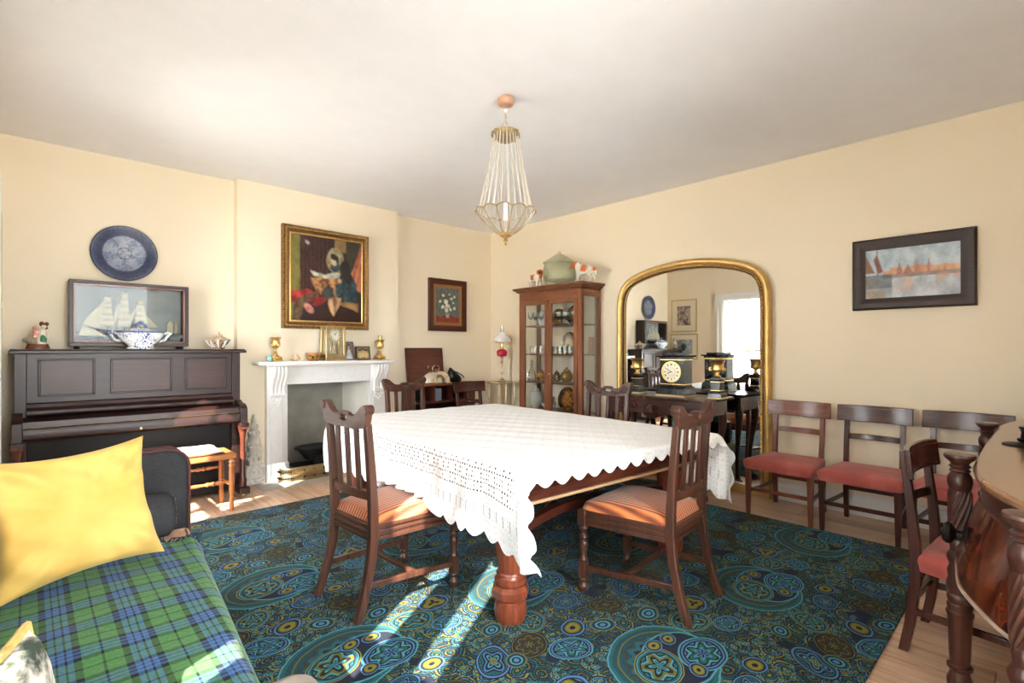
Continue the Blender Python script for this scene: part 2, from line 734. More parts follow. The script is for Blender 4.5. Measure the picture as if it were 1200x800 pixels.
for i, (y0, y1, z0, z1) in enumerate(WIN_L):
    sash_window('window_%d' % (i + 1), y1 - y0, z0, z1, (XL, (y0 + y1) / 2, 0), pi / 2,
                ['tall white sash window beside two framed prints, seen in the mirror', 'unseen sash window beside the sofa, added for sun streaks'][i])
    portal('window_daylight', (XL - 0.27, (y0 + y1) / 2, (z0 + z1) / 2), (0, -pi / 2, 0), z1 - z0, y1 - y0)
for i, (x0, x1, z0, z1) in enumerate(WIN_F):
    sash_window('window_3', x1 - x0, z0, z1, ((x0 + x1) / 2, YF, 0), pi, 'unseen sash window added for daylight behind the photographer')
    portal('window_daylight', ((x0 + x1) / 2, YF - 0.27, (z0 + z1) / 2), (pi / 2, 0, 0), x1 - x0, z1 - z0)

# unseen shutters added at the sofa window, upright gaps shaped to cast sun streaks
shw = bpy.data.objects['window_2']
for (s0, s1) in ((0.46, 0.73), (0.87, 1.10), (1.225, 1.62), (1.622, 2.03)):
    b = MB()
    x0, x1 = s0 - 1.25, s1 - 1.25
    b.box(x0, 0.12, 0.305, x1, 0.145, 2.178)
    for (q0, q1) in ((0.36, 0.85), (0.92, 1.45), (1.52, 2.12)):
        b.box(x0 + 0.06, 0.112, q0, x1 - 0.06, 0.12, q1)
    mk('added_shutter_leaf', b, M['white_paint'], shw, bevel=0.004)

# baseboards
def base_run(name, p0, p1, out, label):
    p0, p1, out = Vector((*p0, 0)), Vector((*p1, 0)), Vector((*out, 0))
    b = MB()
    prof = [(0.001, 0), (0.018, 0), (0.018, 0.115), (0.012, 0.13), (0.010, 0.15), (0.001, 0.155)]
    vs = []
    for p in (p0, p1):
        for o_, z in prof:
            q = p + out * o_
            vs.append((q.x, q.y, z + 0.0005))
    n = len(prof)
    fs = [tuple(range(n)), tuple(range(2 * n - 1, n - 1, -1))] + [(k, n + k, n + (k + 1) % n, (k + 1) % n) for k in range(n)]
    b.add(vs, fs)
    return struct(mk(name, b, M['white_paint'], smooth=False), label)


base_run('baseboard_right', (XR, YF), (XR, YB), (-1, 0), 'white skirting board along the mirror wall')
base_run('baseboard_back', (BX1, YB), (XR - 0.02, YB), (0, -1), 'white skirting board in the alcove')
base_run('baseboard_left', (XL, 2.2), (XL, 3.36), (1, 0), 'white skirting board on the window wall')
# unseen ground outside, made pale to bounce daylight up to the ceiling
M['ground'] = plain('pale_bounce_ground', rgb(222, 218, 210), 0.9, var=0.08, scale=0.6)
b = MB()
b.box(-30, -30, -0.5, 36, 36, -0.3)
struct(mk('ground', b, M['ground'], smooth=False), 'pale ground outside the house')

M['render'] = plain('pale_sun_blocker', rgb(214, 208, 196), 0.9, var=0.06, scale=0.5)
b = MB()
b.box(-7.0, -14.0, -0.3, -6.0, -3.9, 10.5)  # unseen block, added to keep direct sun out of the rear window
struct(mk('sun_blocker', b, M['render'], smooth=False), 'unseen pale block added outside to keep sun off one window')

# ================================================================== object materials
M['mahog'] = wood('dark_mahogany', rgb(46, 20, 14), rgb(98, 48, 32), 0.3, axis='z')
M['mahog_x'] = wood('dark_mahogany_lengthways', rgb(46, 20, 14), rgb(98, 48, 32), 0.3, axis='x')
M['mahog_y'] = wood('dark_mahogany_crossways', rgb(46, 20, 14), rgb(98, 48, 32), 0.3, axis='y')
M['piano'] = wood('piano_rosewood', rgb(24, 11, 9), rgb(52, 26, 20), 0.40, axis='x', bump=0.03)
M['piano_panel'] = wood('piano_panel_rosewood', rgb(32, 14, 11), rgb(66, 34, 25), 0.40, axis='x', scale=1.6, bump=0.03)
M['black_wood'] = plain('ebonised_wood', rgb(15, 11, 10), 0.5, spec=0.25)
M['brass'] = plain('polished_brass', (0.74, 0.58, 0.32, 1), 0.28, 1.0, var=0.12, scale=30)
M['gilt'] = plain('gilt_bronze', (0.80, 0.55, 0.20, 1), 0.32, 1.0, var=0.2, scale=40, bump=0.1)
M['old_gilt'] = plain('old_gold_leaf', (0.50, 0.31, 0.10, 1), 0.42, 0.75, var=0.3, scale=30, bump=0.15)
M['dark_gilt'] = plain('tarnished_gilt', (0.26, 0.14, 0.05, 1), 0.45, 0.65, var=0.5, scale=60, bump=0.3)
M['silver'] = plain('warm_silver_plate', (0.86, 0.78, 0.66, 1), 0.16, 1.0)
M['iron'] = plain('black_cast_iron', rgb(24, 23, 23), 0.45, var=0.2, scale=30)
M['porcelain'] = plain('white_porcelain', rgb(232, 232, 226), 0.15, coat=0.3)
M['plaster_orn'] = plain('weathered_stone', rgb(196, 190, 176), 0.8, var=0.12, scale=30, bump=0.2)
M['glass'] = glass_mat('clear_glassware', (0.93, 0.95, 0.94, 1), 0.5)
M['cabinet_glass'] = glass_mat('cabinet_pane', (0.97, 0.98, 0.97, 1), 0.12)

# veined white marble
m, nt, p = new_mat('white_marble')
h = NT(nt)
v = h.coord()
n1 = h.noise(v, 3.2, 6, 0.6, 1.6)
vein = h.ramp(n1, [(0.46, (0.83, 0.82, 0.81, 1)), (0.495, (0.74, 0.73, 0.72, 1)), (0.52, (0.83, 0.82, 0.81, 1))])
h.link(h.mix(0.45, (0.80, 0.79, 0.775, 1), vein), p.inputs['Base Color'])
p.inputs['Roughness'].default_value = 0.3
M['marble'] = m
m, nt, p = new_mat('grey_veined_marble')
h = NT(nt)
v = h.coord()
n1 = h.noise(v, 7, 6, 0.65, 2.2)
h.link(h.ramp(n1, [(0.40, rgb(220, 216, 208)), (0.49, rgb(184, 180, 174)), (0.55, rgb(222, 218, 210))]), p.inputs['Base Color'])
p.inputs['Roughness'].default_value = 0.4
M['marble_vein'] = m

# blue and white transfer-printed china
def china(name, base, ink, scale, amount=0.5):
    m, nt, p = new_mat(name)
    h = NT(nt)
    v = h.coord()
    n0 = h.noise(v, scale * 0.45, 4, 0.6, 0.8)
    d = h.voronoi(v, scale, 1.0)
    r = h.math('SINE', h.math('MULTIPLY', d, 16))
    f = h.math('ADD', h.math('MULTIPLY', r, 0.22), n0)
    h.link(h.ramp(f, [(amount - 0.06, base), (amount + 0.05, ink)]), p.inputs['Base Color'])
    p.inputs['Roughness'].default_value = 0.15
    p.inputs['Coat Weight'].default_value = 0.3
    return m


M['blue_china'] = china('blue_transfer_china', rgb(226, 230, 232), rgb(70, 92, 160), 26, 0.66)
M['blue_band'] = china('blue_band_china', rgb(150, 165, 205), rgb(58, 74, 140), 70, 0.45)
M['brown_china'] = china('brown_gilt_china', rgb(226, 205, 178), rgb(110, 62, 34), 46, 0.5)
M['imari'] = china('imari_pattern_china', rgb(214, 150, 60), rgb(34, 26, 40), 40, 0.47)

# ------------------------------------------------------------------ fireplace surround
fs = thing('fireplace_surround', 'white marble fireplace surround with scrolled corbels and a deep mantel shelf', 'fireplace', (2.30, BY, 0.0))
b = MB()
JX = [(-0.64, -0.445), (0.445, 0.655)]
b.box(-0.76, -0.24, 1.13, 0.64 + 0.01, -0.001, 1.162)
b.box(-0.69, -0.19, 1.115, 0.60, -0.001, 1.13)
mk('mantel_shelf', b, M['marble'], fs, bevel=0.006)
b = MB()
b.box(-0.445, -0.055, 0.93, 0.445, -0.001, 1.115)
b.box(-0.445, -0.062, 0.93, 0.445, -0.055, 0.945)
mk('frieze', b, M['marble'], fs, bevel=0.003)
for sgn, (x0, x1) in zip((-1, 1), JX):
    b = MB()
    b.box(x0, -0.06, 0.16, x1, -0.001, 1.115)
    j = mk('jamb', b, M['marble'], fs, bevel=0.003)
    xm = (x0 + x1) / 2
    b = MB()
    for (p0, p1, q0, q1) in ((x0 + 0.03, x0 + 0.045, 0.2, 0.74), (x1 - 0.045, x1 - 0.03, 0.2, 0.74)):
        b.box(p0, -0.068, q0, p1, -0.06, q1)
    b.box(x0 + 0.03, -0.068, 0.185, x1 - 0.03, -0.06, 0.2)
    b.box(x0 + 0.045, -0.0645, 0.2, x1 - 0.045, -0.06, 0.74)
    mk('panel_moulding', b, M['marble'], j, bevel=0.002)
    b = MB()
    b.box(x0 - 0.012, -0.075, 0.0015, x1 + 0.012, -0.001, 0.16)
    b.box(x0 - 0.006, -0.068, 0.16, x1 + 0.006, -0.001, 0.172)
    mk('plinth', b, M['marble'], fs, bevel=0.003)
    # scrolled corbel: three reeds following an S, then a drooping carved husk
    b = MB()

    def scroll(t):
        # t 0 top .. 1 bottom -> (y, z)
        z = 1.11 - 0.27 * t
        y = -0.062 - 0.075 * (1 - t) ** 1.3 - 0.022 * sin(t * 2 * pi) - 0.016
        return y, z
    for kx in (-0.052, -0.0175, 0.0175, 0.052):
        pts = []
        for i in range(15):
            y, z = scroll(i / 14)
            pts.append((xm + kx, y, z))
        b.tube(pts, 0.0165, 8)
    poly = [(-0.06, 1.115)] + [(scroll(i / 14)[0] + 0.004, scroll(i / 14)[1]) for i in range(15)] + [(-0.06, 0.84)]
    b.prism(poly, xm - 0.064, xm + 0.064, 'x')
    b.tube([(xm - 0.07, scroll(1)[0] + 0.004, 0.835), (xm + 0.07, scroll(1)[0] + 0.004, 0.835)], 0.02, 10)
    c = mk('corbel', b, M['marble'], fs)
    b = MB()
    for (dx, dz, r) in ((0, 0, 0.03), (-0.035, 0.012, 0.024), (0.035, 0.012, 0.024), (-0.02, -0.03, 0.022), (0.02, -0.03, 0.022), (0, -0.055, 0.018), (-0.042, -0.018, 0.016), (0.042, -0.018, 0.016)):
        b.ball((xm + dx, -0.063, 0.785 + dz), r, 0.014, r, 10, 6)
    mk('carved_husk', b, M['marble'], c)

# marble plinth block at the breast corner and the stone pinnacle standing on it
pb = tag(mk('plinth_block', MB().box(1.478, BY - 0.075, 0.001, 1.642, BY - 0.0015, 0.185), M['marble_vein'], bevel=0.004),
         'square veined marble block on the floor between piano and fireplace', 'block')
t = thing('stone_pinnacle', 'small carved stone pinnacle standing on the veined marble block', 'ornament', (1.545, BY - 0.075 / 2 - 0.02, 0.186))
b = MB()
sqf = lambda a, z: 1.0 / max(abs(cos(a)), abs(sin(a))) * 0.9
b.lathe([(0.058, 0), (0.06, 0.03), (0.052, 0.045), (0.054, 0.16), (0.062, 0.175), (0.05, 0.19)], 24, sq=lambda a, z: 1 / (abs(cos(a)) ** 6 + abs(sin(a)) ** 6) ** (1 / 6))
mk('base', b, M['plaster_orn'], t, rot=(0, 0, 0))
b = MB()
b.lathe([(0.05, 0.19), (0.058, 0.215), (0.048, 0.25), (0.038, 0.26), (0.048, 0.285), (0.04, 0.315), (0.028, 0.33), (0.036, 0.35), (0.026, 0.385), (0.015, 0.40), (0.022, 0.42), (0.01, 0.45), (0.012, 0.465), (0.0, 0.485)], 16)
mk('spire', b, M['plaster_orn'], t)
for zz, rr in ((0.06, 0.06), (0.11, 0.06), (0.205, 0.05), (0.30, 0.042), (0.36, 0.032)):
    b = MB()
    for k in range(8):
        a = 2 * pi * k / 8 + zz * 9
        b.ball((rr * cos(a), rr * sin(a), zz), 0.014, 0.014, 0.02, 8, 5)
    o = mk('carved_leaf', b, M['plaster_orn'], t)
    o['kind'] = 'stuff'

# brass fender with bowed front and rounded corners
t = thing('fender', 'pierced brass fender curving around the hearth', 'fender', (2.30, BY, 0.0015))
path = []
for i in range(9):
    a = pi + (pi / 2) * i / 8
    path.append((-0.46 + 0.09 * cos(a), -0.13 + 0.09 * sin(a)))
path = [(-0.55, -0.09)] + path + [(x, -0.22) for x in (-0.3, -0.15, 0, 0.15, 0.3, 0.45)]
path += [(-q[0], q[1]) for q in path[8::-1]]
b = MB()
for zz, rr in ((0.006, 0.011), (0.055, 0.006), (0.065, 0.006), (0.125, 0.009)):
    b.tube([(x, y, zz) for x, y in path], rr, 8)
mk('rim', b, M['brass'], t)
b = MB()
n = len(path)
b.grid(lambda u, v: (path[min(n - 1, int(round(u * (n - 1))))][0], path[min(n - 1, int(round(u * (n - 1))))][1] + 0.012 * sin(v * pi), 0.01 + 0.112 * v), n - 1, 6)
so = mk('sheet', b, M['brass'], t, fix=False)
b = MB()
for i in range(38):
    s = i / 37 * (n - 1)
    k0 = min(n - 2, int(s))
    f = s - k0
    x = path[k0][0] * (1 - f) + path[k0 + 1][0] * f
    y = path[k0][1] * (1 - f) + path[k0 + 1][1] * f
    tx = Vector((path[k0 + 1][0] - path[k0][0], path[k0 + 1][1] - path[k0][1], 0)).normalized()
    nn = Vector((tx.y, -tx.x, 0))
    for zz in (0.032, 0.095):
        c = Vector((x, y, zz)) + nn * 0.004
        b.ball(c, 0.012 if i % 2 else 0.007, 0.006, 0.012 if i % 2 else 0.008, 6, 4)
pbd = mk('pierced_band', b, M['iron'], so)
pbd['kind'] = 'stuff'

# iron fire basket
t = thing('fire_basket', 'black cast iron fire grate standing inside the fireplace', 'grate', (2.25, 5.395, 0.0015))
b = MB()
b.box(-0.26, -0.13, 0.05, 0.26, 0.13, 0.075)
for sx in (-1, 1):
    for sy in (-1, 1):
        b.box(sx * 0.22 - 0.015, sy * 0.10 - 0.015, 0, sx * 0.22 + 0.015, sy * 0.10 + 0.015, 0.06)
mk('stand', b, M['iron'], t, bevel=0.004)
b = MB()
b.lathe([(0.14, 0.0), (0.17, 0.04), (0.22, 0.10), (0.255, 0.12), (0.25, 0.135), (0.20, 0.12), (0.14, 0.05), (0.0, 0.04)], 28, Matrix.Translation((0.0, 0, 0.12)) @ Matrix.Diagonal((1, 0.55, 1, 1)))
b.box(-0.08, -0.14, 0.075, 0.14, -0.06, 0.17)
mk('basket', b, M['iron'], t)
b = MB()
for k in range(7):
    x = -0.06 + k * 0.03
    b.tube([(x, -0.15, 0.08), (x, -0.15, 0.16)], 0.006, 6)
mk('bar', b, M['iron'], t)

# ------------------------------------------------------------------ upright piano
P0 = (0.645, YB - 0.004, 0.0)
t = thing('upright_piano', 'dark rosewood upright piano with three panels and a closed key lid', 'piano', P0)
b = MB()
b.box(-0.752, -0.40, 1.248, 0.768, 0, 1.27)
b.box(-0.745, -0.39, 1.27, 0.760, 0, 1.28)
mk('lid_top', b, M['piano'], t, bevel=0.004)
for x0, x1 in ((-0.725, -0.66), (0.66, 0.725)):
    b = MB()
    b.box(x0, -0.36, 0.06, x1, -0.0, 1.248)
    mk('side_panel', b, M['piano'], t, bevel=0.003)
b = MB()
b.box(-0.66, -0.335, 0.86, 0.66, -0.30, 1.248)
fp = mk('front_board', b, M['piano'], t, bevel=0.002)
for x0, x1 in ((-0.60, -0.28), (-0.19, 0.215), (0.305, 0.62)):
    b = MB()
    for (a0, a1, c0, c1) in ((x0, x1, 0.935, 0.95), (x0, x1, 1.195, 1.21), (x0, x0 + 0.015, 0.95, 1.195), (x1 - 0.015, x1, 0.95, 1.195)):
        b.box(a0, -0.349, c0, a1, -0.333, c1)
    pm = mk('panel', b, M['piano'], t, bevel=0.004)
    b = MB()
    b.box(x0 + 0.015, -0.339, 0.95, x1 - 0.015, -0.334, 1.195)
    mk('veneer', b, M['piano_panel'], pm, smooth=False)
b = MB()
prof = [(-0.335, 0.80), (-0.40, 0.805), (-0.415, 0.82), (-0.41, 0.84), (-0.385, 0.855), (-0.36, 0.862), (-0.352, 0.885), (-0.335, 0.895)]
b.prism(prof, -0.66, 0.66, 'x')
mk('music_shelf_moulding', b, M['piano'], t)
# key lid, rolled, with hinge line
b = MB()
b.prism([(-0.36, 0.795), (-0.44, 0.79), (-0.50, 0.775), (-0.505, 0.735), (-0.36, 0.735)], -0.68, 0.68, 'x')
lid = mk('key_lid', b, M['piano'], t, bevel=0.002)
b = MB()
b.prism([(-0.36, 0.728), (-0.525, 0.728), (-0.535, 0.70), (-0.53, 0.66), (-0.50, 0.64), (-0.36, 0.64)], -0.68, 0.68, 'x')
mk('key_bed', b, M['piano'], t, bevel=0.003)
b = MB()
b.box(-0.68, -0.5065, 0.731, 0.68, -0.36, 0.735)
mk('hinge', b, plain('dull_brass_hinge', (0.22, 0.15, 0.08, 1), 0.5, 0.8), lid)
b = MB()
b.ball((-0.02, -0.532, 0.672), 0.010, 0.004, 0.012, 8, 5)
mk('lock', b, M['brass'], t)
# cheeks and consoles
for s in (-1, 1):
    x0, x1 = (-0.735, -0.68) if s < 0 else (0.68, 0.735)
    b = MB()
    b.prism([(-0.36, 0.83), (-0.40, 0.81), (-0.50, 0.80), (-0.545, 0.77), (-0.55, 0.64), (-0.36, 0.62)], x0, x1, 'x')
    b.box(x0 - 0.008, -0.56, 0.615, x1 + 0.008, -0.36, 0.642)
    mk('key_cheek', b, M['piano'], t, bevel=0.004)
    b = MB()
    xm = (x0 + x1) / 2
    b.lathe([(0.030, 0.0), (0.032, 0.06), (0.022, 0.08), (0.020, 0.40), (0.026, 0.46), (0.034, 0.49), (0.036, 0.53)], 18, Matrix.Translation((xm, -0.50, 0.085)))
    b.box(xm - 0.032, -0.55, 0.59, xm + 0.032, -0.40, 0.615)
    mk('leg', b, M['mahog'], t)
    b = MB()
    b.box(xm - 0.042, -0.57, 0.03, xm + 0.042, -0.2, 0.085)
    mk('toe_block', b, M['piano'], t, bevel=0.008)
    for yy in (-0.52, -0.22):
        b = MB()
        b.ball((xm, yy, 0.0165), 0.016, 0.016, 0.016, 10, 6)
        mk('caster', b, M['brass'], t)
b = MB()
b.box(-0.66, -0.30, 0.12, 0.66, -0.27, 0.64)
b.box(-0.66, -0.36, 0.04, 0.66, -0.02, 0.12)
b.box(-0.66, -0.05, 0.12, 0.66, -0.02, 1.24)
mk('bottom_board', b, M['black_wood'], t, bevel=0.003)
for x in (-0.09, 0.09):
    b = MB()
    b.box(x - 0.015, -0.43, 0.06, x + 0.015, -0.35, 0.072)
    mk('pedal', b, M['brass'], t, bevel=0.004)
PZ = 1.2805


# ------------------------------------------------------------------ painted pictures: small colour grids
def canvas(name, w, h_, nx, nz, fn, parent, y, mat, x0=None, z0=None):
    """flat painted picture in the xz plane at depth y, fn(u, v) -> linear rgb, v from the top"""
    b = MB()
    x0 = -w / 2 if x0 is None else x0
    z0 = -h_ / 2 if z0 is None else z0
    b.grid(lambda u, v: (x0 + w * u, y, z0 + h_ * (1 - v)), nx, nz)
    b.col = []
    for j in range(nz + 1):
        for i in range(nx + 1):
            acc = [0.0, 0.0, 0.0]
            for ju, jv in ((0, 0), (0.009, 0.004), (-0.009, -0.004), (0.004, -0.009), (-0.004, 0.009)):
                q = fn(min(1, max(0, i / nx + ju)), min(1, max(0, j / nz + jv)))
                for a in range(3):
                    acc[a] += q[a] / 5
            b.col.append(acc)
    return mk(name, b, mat, parent, smooth=False, fix=False)


def c3(r, g, b):
    return (lin(r), lin(g), lin(b))


def lerp3(a, b, t):
    t = max(0.0, min(1.0, t))
    return tuple(x * (1 - t) + y * t for x, y in zip(a, b))


def fbm(x, y, s=1.0, o=3):
    a, f, r = 0.5, s, 0.0
    for _ in range(o):
        r += a * mnoise.noise(Vector((x * f, y * f, 1.7)))
        a *= 0.5
        f *= 2.1
    return r


def ell(u, v, cx, cy, rx, ry, rot=0.0):
    du, dv = u - cx, v - cy
    c_, s_ = cos(rot), sin(rot)
    a = (du * c_ + dv * s_) / rx
    b_ = (-du * s_ + dv * c_) / ry
    return a * a + b_ * b_


def inpoly(u, v, pts):
    r = False
    j = len(pts) - 1
    for i in range(len(pts)):
        (xi, yi), (xj, yj) = pts[i], pts[j]
        if (yi > v) != (yj > v) and u < (xj - xi) * (v - yi) / (yj - yi) + xi:
            r = not r
        j = i
    return r


M['oil'] = attr_mat('oil_paint', 0.35)
M['print'] = attr_mat('printed_paper', 0.7)


def frame_rails(b, w, h_, fw, prof):
    """mitred frame around an opening w x h_; prof: list of (inward 0..1 across fw from outside, depth out)"""
    W2, H2 = w / 2 + fw, h_ / 2 + fw
    pts = [(-W2, -H2, 1, 1), (W2, -H2, -1, 1), (W2, H2, -1, -1), (-W2, H2, 1, -1)]
    path = []
    for x, z, ax, az in pts:
        path.append(((x, 0, z), (ax * fw, 0, az * fw), (0, -1, 0)))
    b.sweep(path, prof, closed=True)


# main oil painting over the mantel: a seated reader before a round portrait, red drapery
def paint_reader(u, v):
    n_ = fbm(u, v, 11, 4)
    n2 = fbm(u + 4, v, 30, 3)
    u2, v2 = u + 0.014 * fbm(u + 3, v, 16), v + 0.014 * fbm(u, v + 5, 16)
    c = lerp3(c3(34, 22, 24), c3(54, 32, 30), 0.5 + n_ + n2)
    if u2 < 0.13:
        c = lerp3(c3(96, 96, 48), c3(140, 122, 58), 0.7 - u * 4 + n_)
    elif u2 < 0.52 and v2 < 0.64:
        c = lerp3(c, c3(78, 44, 40), 0.45 + 0.4 * sin(u2 * 120 + 2 * n_) + n2)
    if 0.60 < u2 < 0.76 and v2 < 0.16:
        c = lerp3(c3(112, 86, 52), c3(138, 108, 68), n_ + 0.5)
    if u2 > 0.76 and v2 < 0.45:
        c = lerp3(c3(44, 44, 38), c3(66, 60, 48), n_ + 0.5)
    if inpoly(u2, v2, [(0.83, 0.42), (0.90, 0.26), (0.97, 0.06), (1.0, 0.06), (1.0, 0.64), (0.93, 0.60), (0.90, 0.5)]):
        c = lerp3(c3(132, 62, 44), c3(196, 120, 88), 0.5 + 0.35 * sin((u2 * 2 + v2 * 0.6) * 40) + n_)
    e = ell(u2, v2, 0.605, 0.265, 0.125, 0.150)
    if e < 1:
        c = c3(150, 126, 78) if e > 0.80 else lerp3(c3(168, 158, 122), c3(110, 106, 88), e + n_ * 1.5 + n2)
        if e < 0.80:
            if ell(u2, v2, 0.61, 0.37, 0.080, 0.080) < 1:
                c = lerp3(c3(26, 44, 56), c3(52, 72, 82), 0.5 + n_ * 2)
            if ell(u2, v2, 0.595, 0.275, 0.036, 0.05) < 1:
                c = lerp3(c3(214, 184, 150), c3(160, 124, 98), (u2 - 0.57) * 12)
            if ell(u2, v2, 0.585, 0.222, 0.052, 0.036, 0.4) < 1 or ell(u2, v2, 0.635, 0.255, 0.018, 0.05) < 1:
                c = c3(26, 22, 22)
    if inpoly(u2, v2, [(0.27, 0.49), (0.62, 0.47), (0.68, 0.60), (0.58, 0.66), (0.46, 0.70), (0.36, 0.66), (0.29, 0.56)]):
        c = lerp3(c3(96, 58, 34), c3(196, 140, 86), 0.5 + n_ * 2.2 + n2 * 1.5)
    if inpoly(u2, v2, [(0.26, 0.410), (0.36, 0.425), (0.46, 0.445), (0.56, 0.415), (0.68, 0.405), (0.66, 0.465), (0.46, 0.485), (0.31, 0.465)]):
        c = lerp3(c3(206, 202, 178), c3(134, 146, 142), 0.35 + abs(u2 - 0.46) * 1.2 + n_ * 1.8)
    if inpoly(u2, v2, [(0, 0.665), (0.10, 0.645), (0.24, 0.625), (0.34, 0.67), (0.46, 0.73), (0.42, 0.79), (0.30, 0.76), (0.16, 0.78), (0.0, 0.79)]):
        c = lerp3(c3(112, 22, 26), c3(190, 58, 54), 0.45 + n_ * 1.8 + n2)
    if inpoly(u2, v2, [(0.28, 0.79), (0.46, 0.70), (0.49, 0.74), (0.34, 0.83)]):
        c = lerp3(c3(112, 26, 28), c3(170, 50, 48), 0.5 + n_ * 2)
    if inpoly(u2, v2, [(0.04, 0.84), (0.10, 0.74), (0.20, 0.69), (0.36, 0.645), (0.38, 0.68), (0.24, 0.76), (0.17, 0.84), (0.13, 0.99), (0.03, 0.99)]):
        c = lerp3(c3(58, 44, 30), c3(112, 90, 60), 0.5 + n_ * 1.6 + n2 * 1.6)
    if ell(u2, v2, 0.245, 0.845, 0.075, 0.042, 0.6) < 1:
        c = lerp3(c3(150, 84, 74), c3(206, 140, 126), 0.5 + n_ * 2)
    if inpoly(u2, v2, [(0.53, 0.62), (0.66, 0.57), (0.70, 0.70), (0.64, 0.84), (0.58, 0.93), (0.54, 0.88), (0.50, 0.78)]):
        c = lerp3(c3(112, 76, 50), c3(200, 160, 116), 0.5 + 0.3 * sin(u2 * 60) + n_ * 1.6)
    if inpoly(u2, v2, [(0.40, 0.66), (0.50, 0.56), (0.58, 0.60), (0.58, 0.70), (0.48, 0.74)]):
        c = lerp3(c3(40, 40, 46), c3(74, 74, 72), 0.5 + n_ * 2)
    if ell(u2, v2, 0.80, 0.60, 0.125, 0.185, -0.15) < 1 or ell(u2, v2, 0.70, 0.60, 0.085, 0.115, 0.6) < 1:
        c = lerp3(c3(22, 40, 50), c3(64, 88, 94), 0.45 + n_ * 2.2 + n2 * 1.5)
    if ell(u2, v2, 0.745, 0.345, 0.072, 0.095) < 1 or ell(u2, v2, 0.775, 0.43, 0.07, 0.10, -0.3) < 1:
        c = lerp3(c3(18, 15, 15), c3(38, 30, 28), 0.5 + n_ * 2)
    if ell(u2, v2, 0.665, 0.50, 0.028, 0.028) < 1:
        c = c3(196, 150, 112)
    if inpoly(u2, v2, [(0.66, 0.75), (0.94, 0.755), (0.94, 0.87), (0.80, 0.82), (0.66, 0.79)]):
        c = lerp3(c3(160, 122, 72), c3(118, 84, 48), 0.5 + n_ * 2)
    if v2 > 0.88 and u2 > 0.36 and not inpoly(u2, v2, [(0.53, 0.62), (0.66, 0.57), (0.70, 0.70), (0.64, 0.84), (0.58, 0.93), (0.54, 0.88), (0.50, 0.78)]):
        c = lerp3(c3(58, 24, 22), c3(36, 20, 20), 0.5 + n_)
    if inpoly(u2, v2, [(0.195, 0.065), (0.25, 0.085), (0.24, 0.115), (0.20, 0.10)]):
        c = c3(176, 172, 160)
    return c


t = thing('gilt_framed_painting', 'large dark oil painting of a seated reader in an ornate gilt frame', 'painting', (2.272, BY - 0.003, 2.006))
canvas('picture', 0.775, 0.89, 116, 132, paint_reader, t, -0.035, M['oil'])
b = MB()
frame_rails(b, 0.78, 0.89, 0.072, [(0, 0.0), (0, 0.045), (0.12, 0.062), (0.3, 0.052), (0.55, 0.066), (0.72, 0.05), (0.8, 0.034), (1, 0.036), (1, 0.0)])
fr = mk('frame', b, M['dark_gilt'], t, angle=60)
b = MB()
for (x0, z0, x1, z1, nn) in ((-0.43, -0.485, 0.43, -0.485, 34), (-0.43, 0.485, 0.43, 0.485, 34), (-0.43, -0.485, -0.43, 0.485, 38), (0.43, -0.485, 0.43, 0.485, 38)):
    for k in range(nn):
        f = (k + 0.5) / nn
        b.ball((x0 + (x1 - x0) * f, -0.058, z0 + (z1 - z0) * f), 0.0125, 0.012, 0.0125, 6, 4)
mk('carved_bead', b, M['old_gilt'], fr)
b = MB()
frame_rails(b, 0.755, 0.865, 0.014, [(0, 0.03), (0, 0.042), (0.5, 0.044), (1, 0.038), (1, 0.03)])
mk('gilt_slip', b, M['gilt'], fr)


def paint_flowers(u, v):
    n_ = fbm(u, v, 10, 3)
    c = lerp3(c3(74, 82, 78), c3(108, 116, 112), 0.5 + n_)
    if v > 0.80 + 0.04 * sin(u * 9):
        c = lerp3(c3(116, 34, 26), c3(150, 58, 40), 0.5 + n_)
    if inpoly(u, v, [(0.40, 0.70), (0.60, 0.70), (0.56, 0.86), (0.44, 0.86)]):
        c = lerp3(c3(180, 180, 168), c3(120, 124, 120), (u - 0.4) * 5)
    for (cx, cy, r) in ((0.42, 0.40, 0.10), (0.50, 0.52, 0.09), (0.30, 0.55, 0.07), (0.45, 0.64, 0.08), (0.66, 0.30, 0.055), (0.80, 0.24, 0.05), (0.30, 0.22, 0.06), (0.80, 0.58, 0.06), (0.62, 0.62, 0.06), (0.18, 0.40, 0.05), (0.56, 0.18, 0.05), (0.74, 0.42, 0.04)):
        if ell(u + 0.02 * n_, v, cx, cy, r, r * 0.75) < 1 + n_:
            c = lerp3(c3(196, 194, 172), c3(226, 224, 208), 0.5 + n_ * 2)
        elif ell(u, v, cx + 0.03, cy + 0.05, r * 1.2, r) < 1:
            c = lerp3(c, c3(70, 84, 58), 0.6)
    return c


t = thing('flower_painting', 'small still life of white flowers in a dark wooden frame in the alcove', 'painting', (3.905, YB - 0.003, 1.842))
canvas('picture', 0.36, 0.44, 48, 58, paint_flowers, t, -0.02, M['oil'])
b = MB()
frame_rails(b, 0.44, 0.52, 0.072, [(0, 0.0), (0, 0.042), (0.25, 0.05), (0.7, 0.036), (1, 0.026), (1, 0.0)])
mk('frame', b, M['mahog_x'], t, bevel=0.002)
b = MB()
frame_rails(b, 0.36, 0.44, 0.04, [(0, 0.02), (0, 0.03), (0.4, 0.03), (1, 0.022), (1, 0.0)])
mk('slip', b, plain('dull_gold_slip', rgb(150, 106, 62), 0.5, 0.3, var=0.1, scale=40), t)


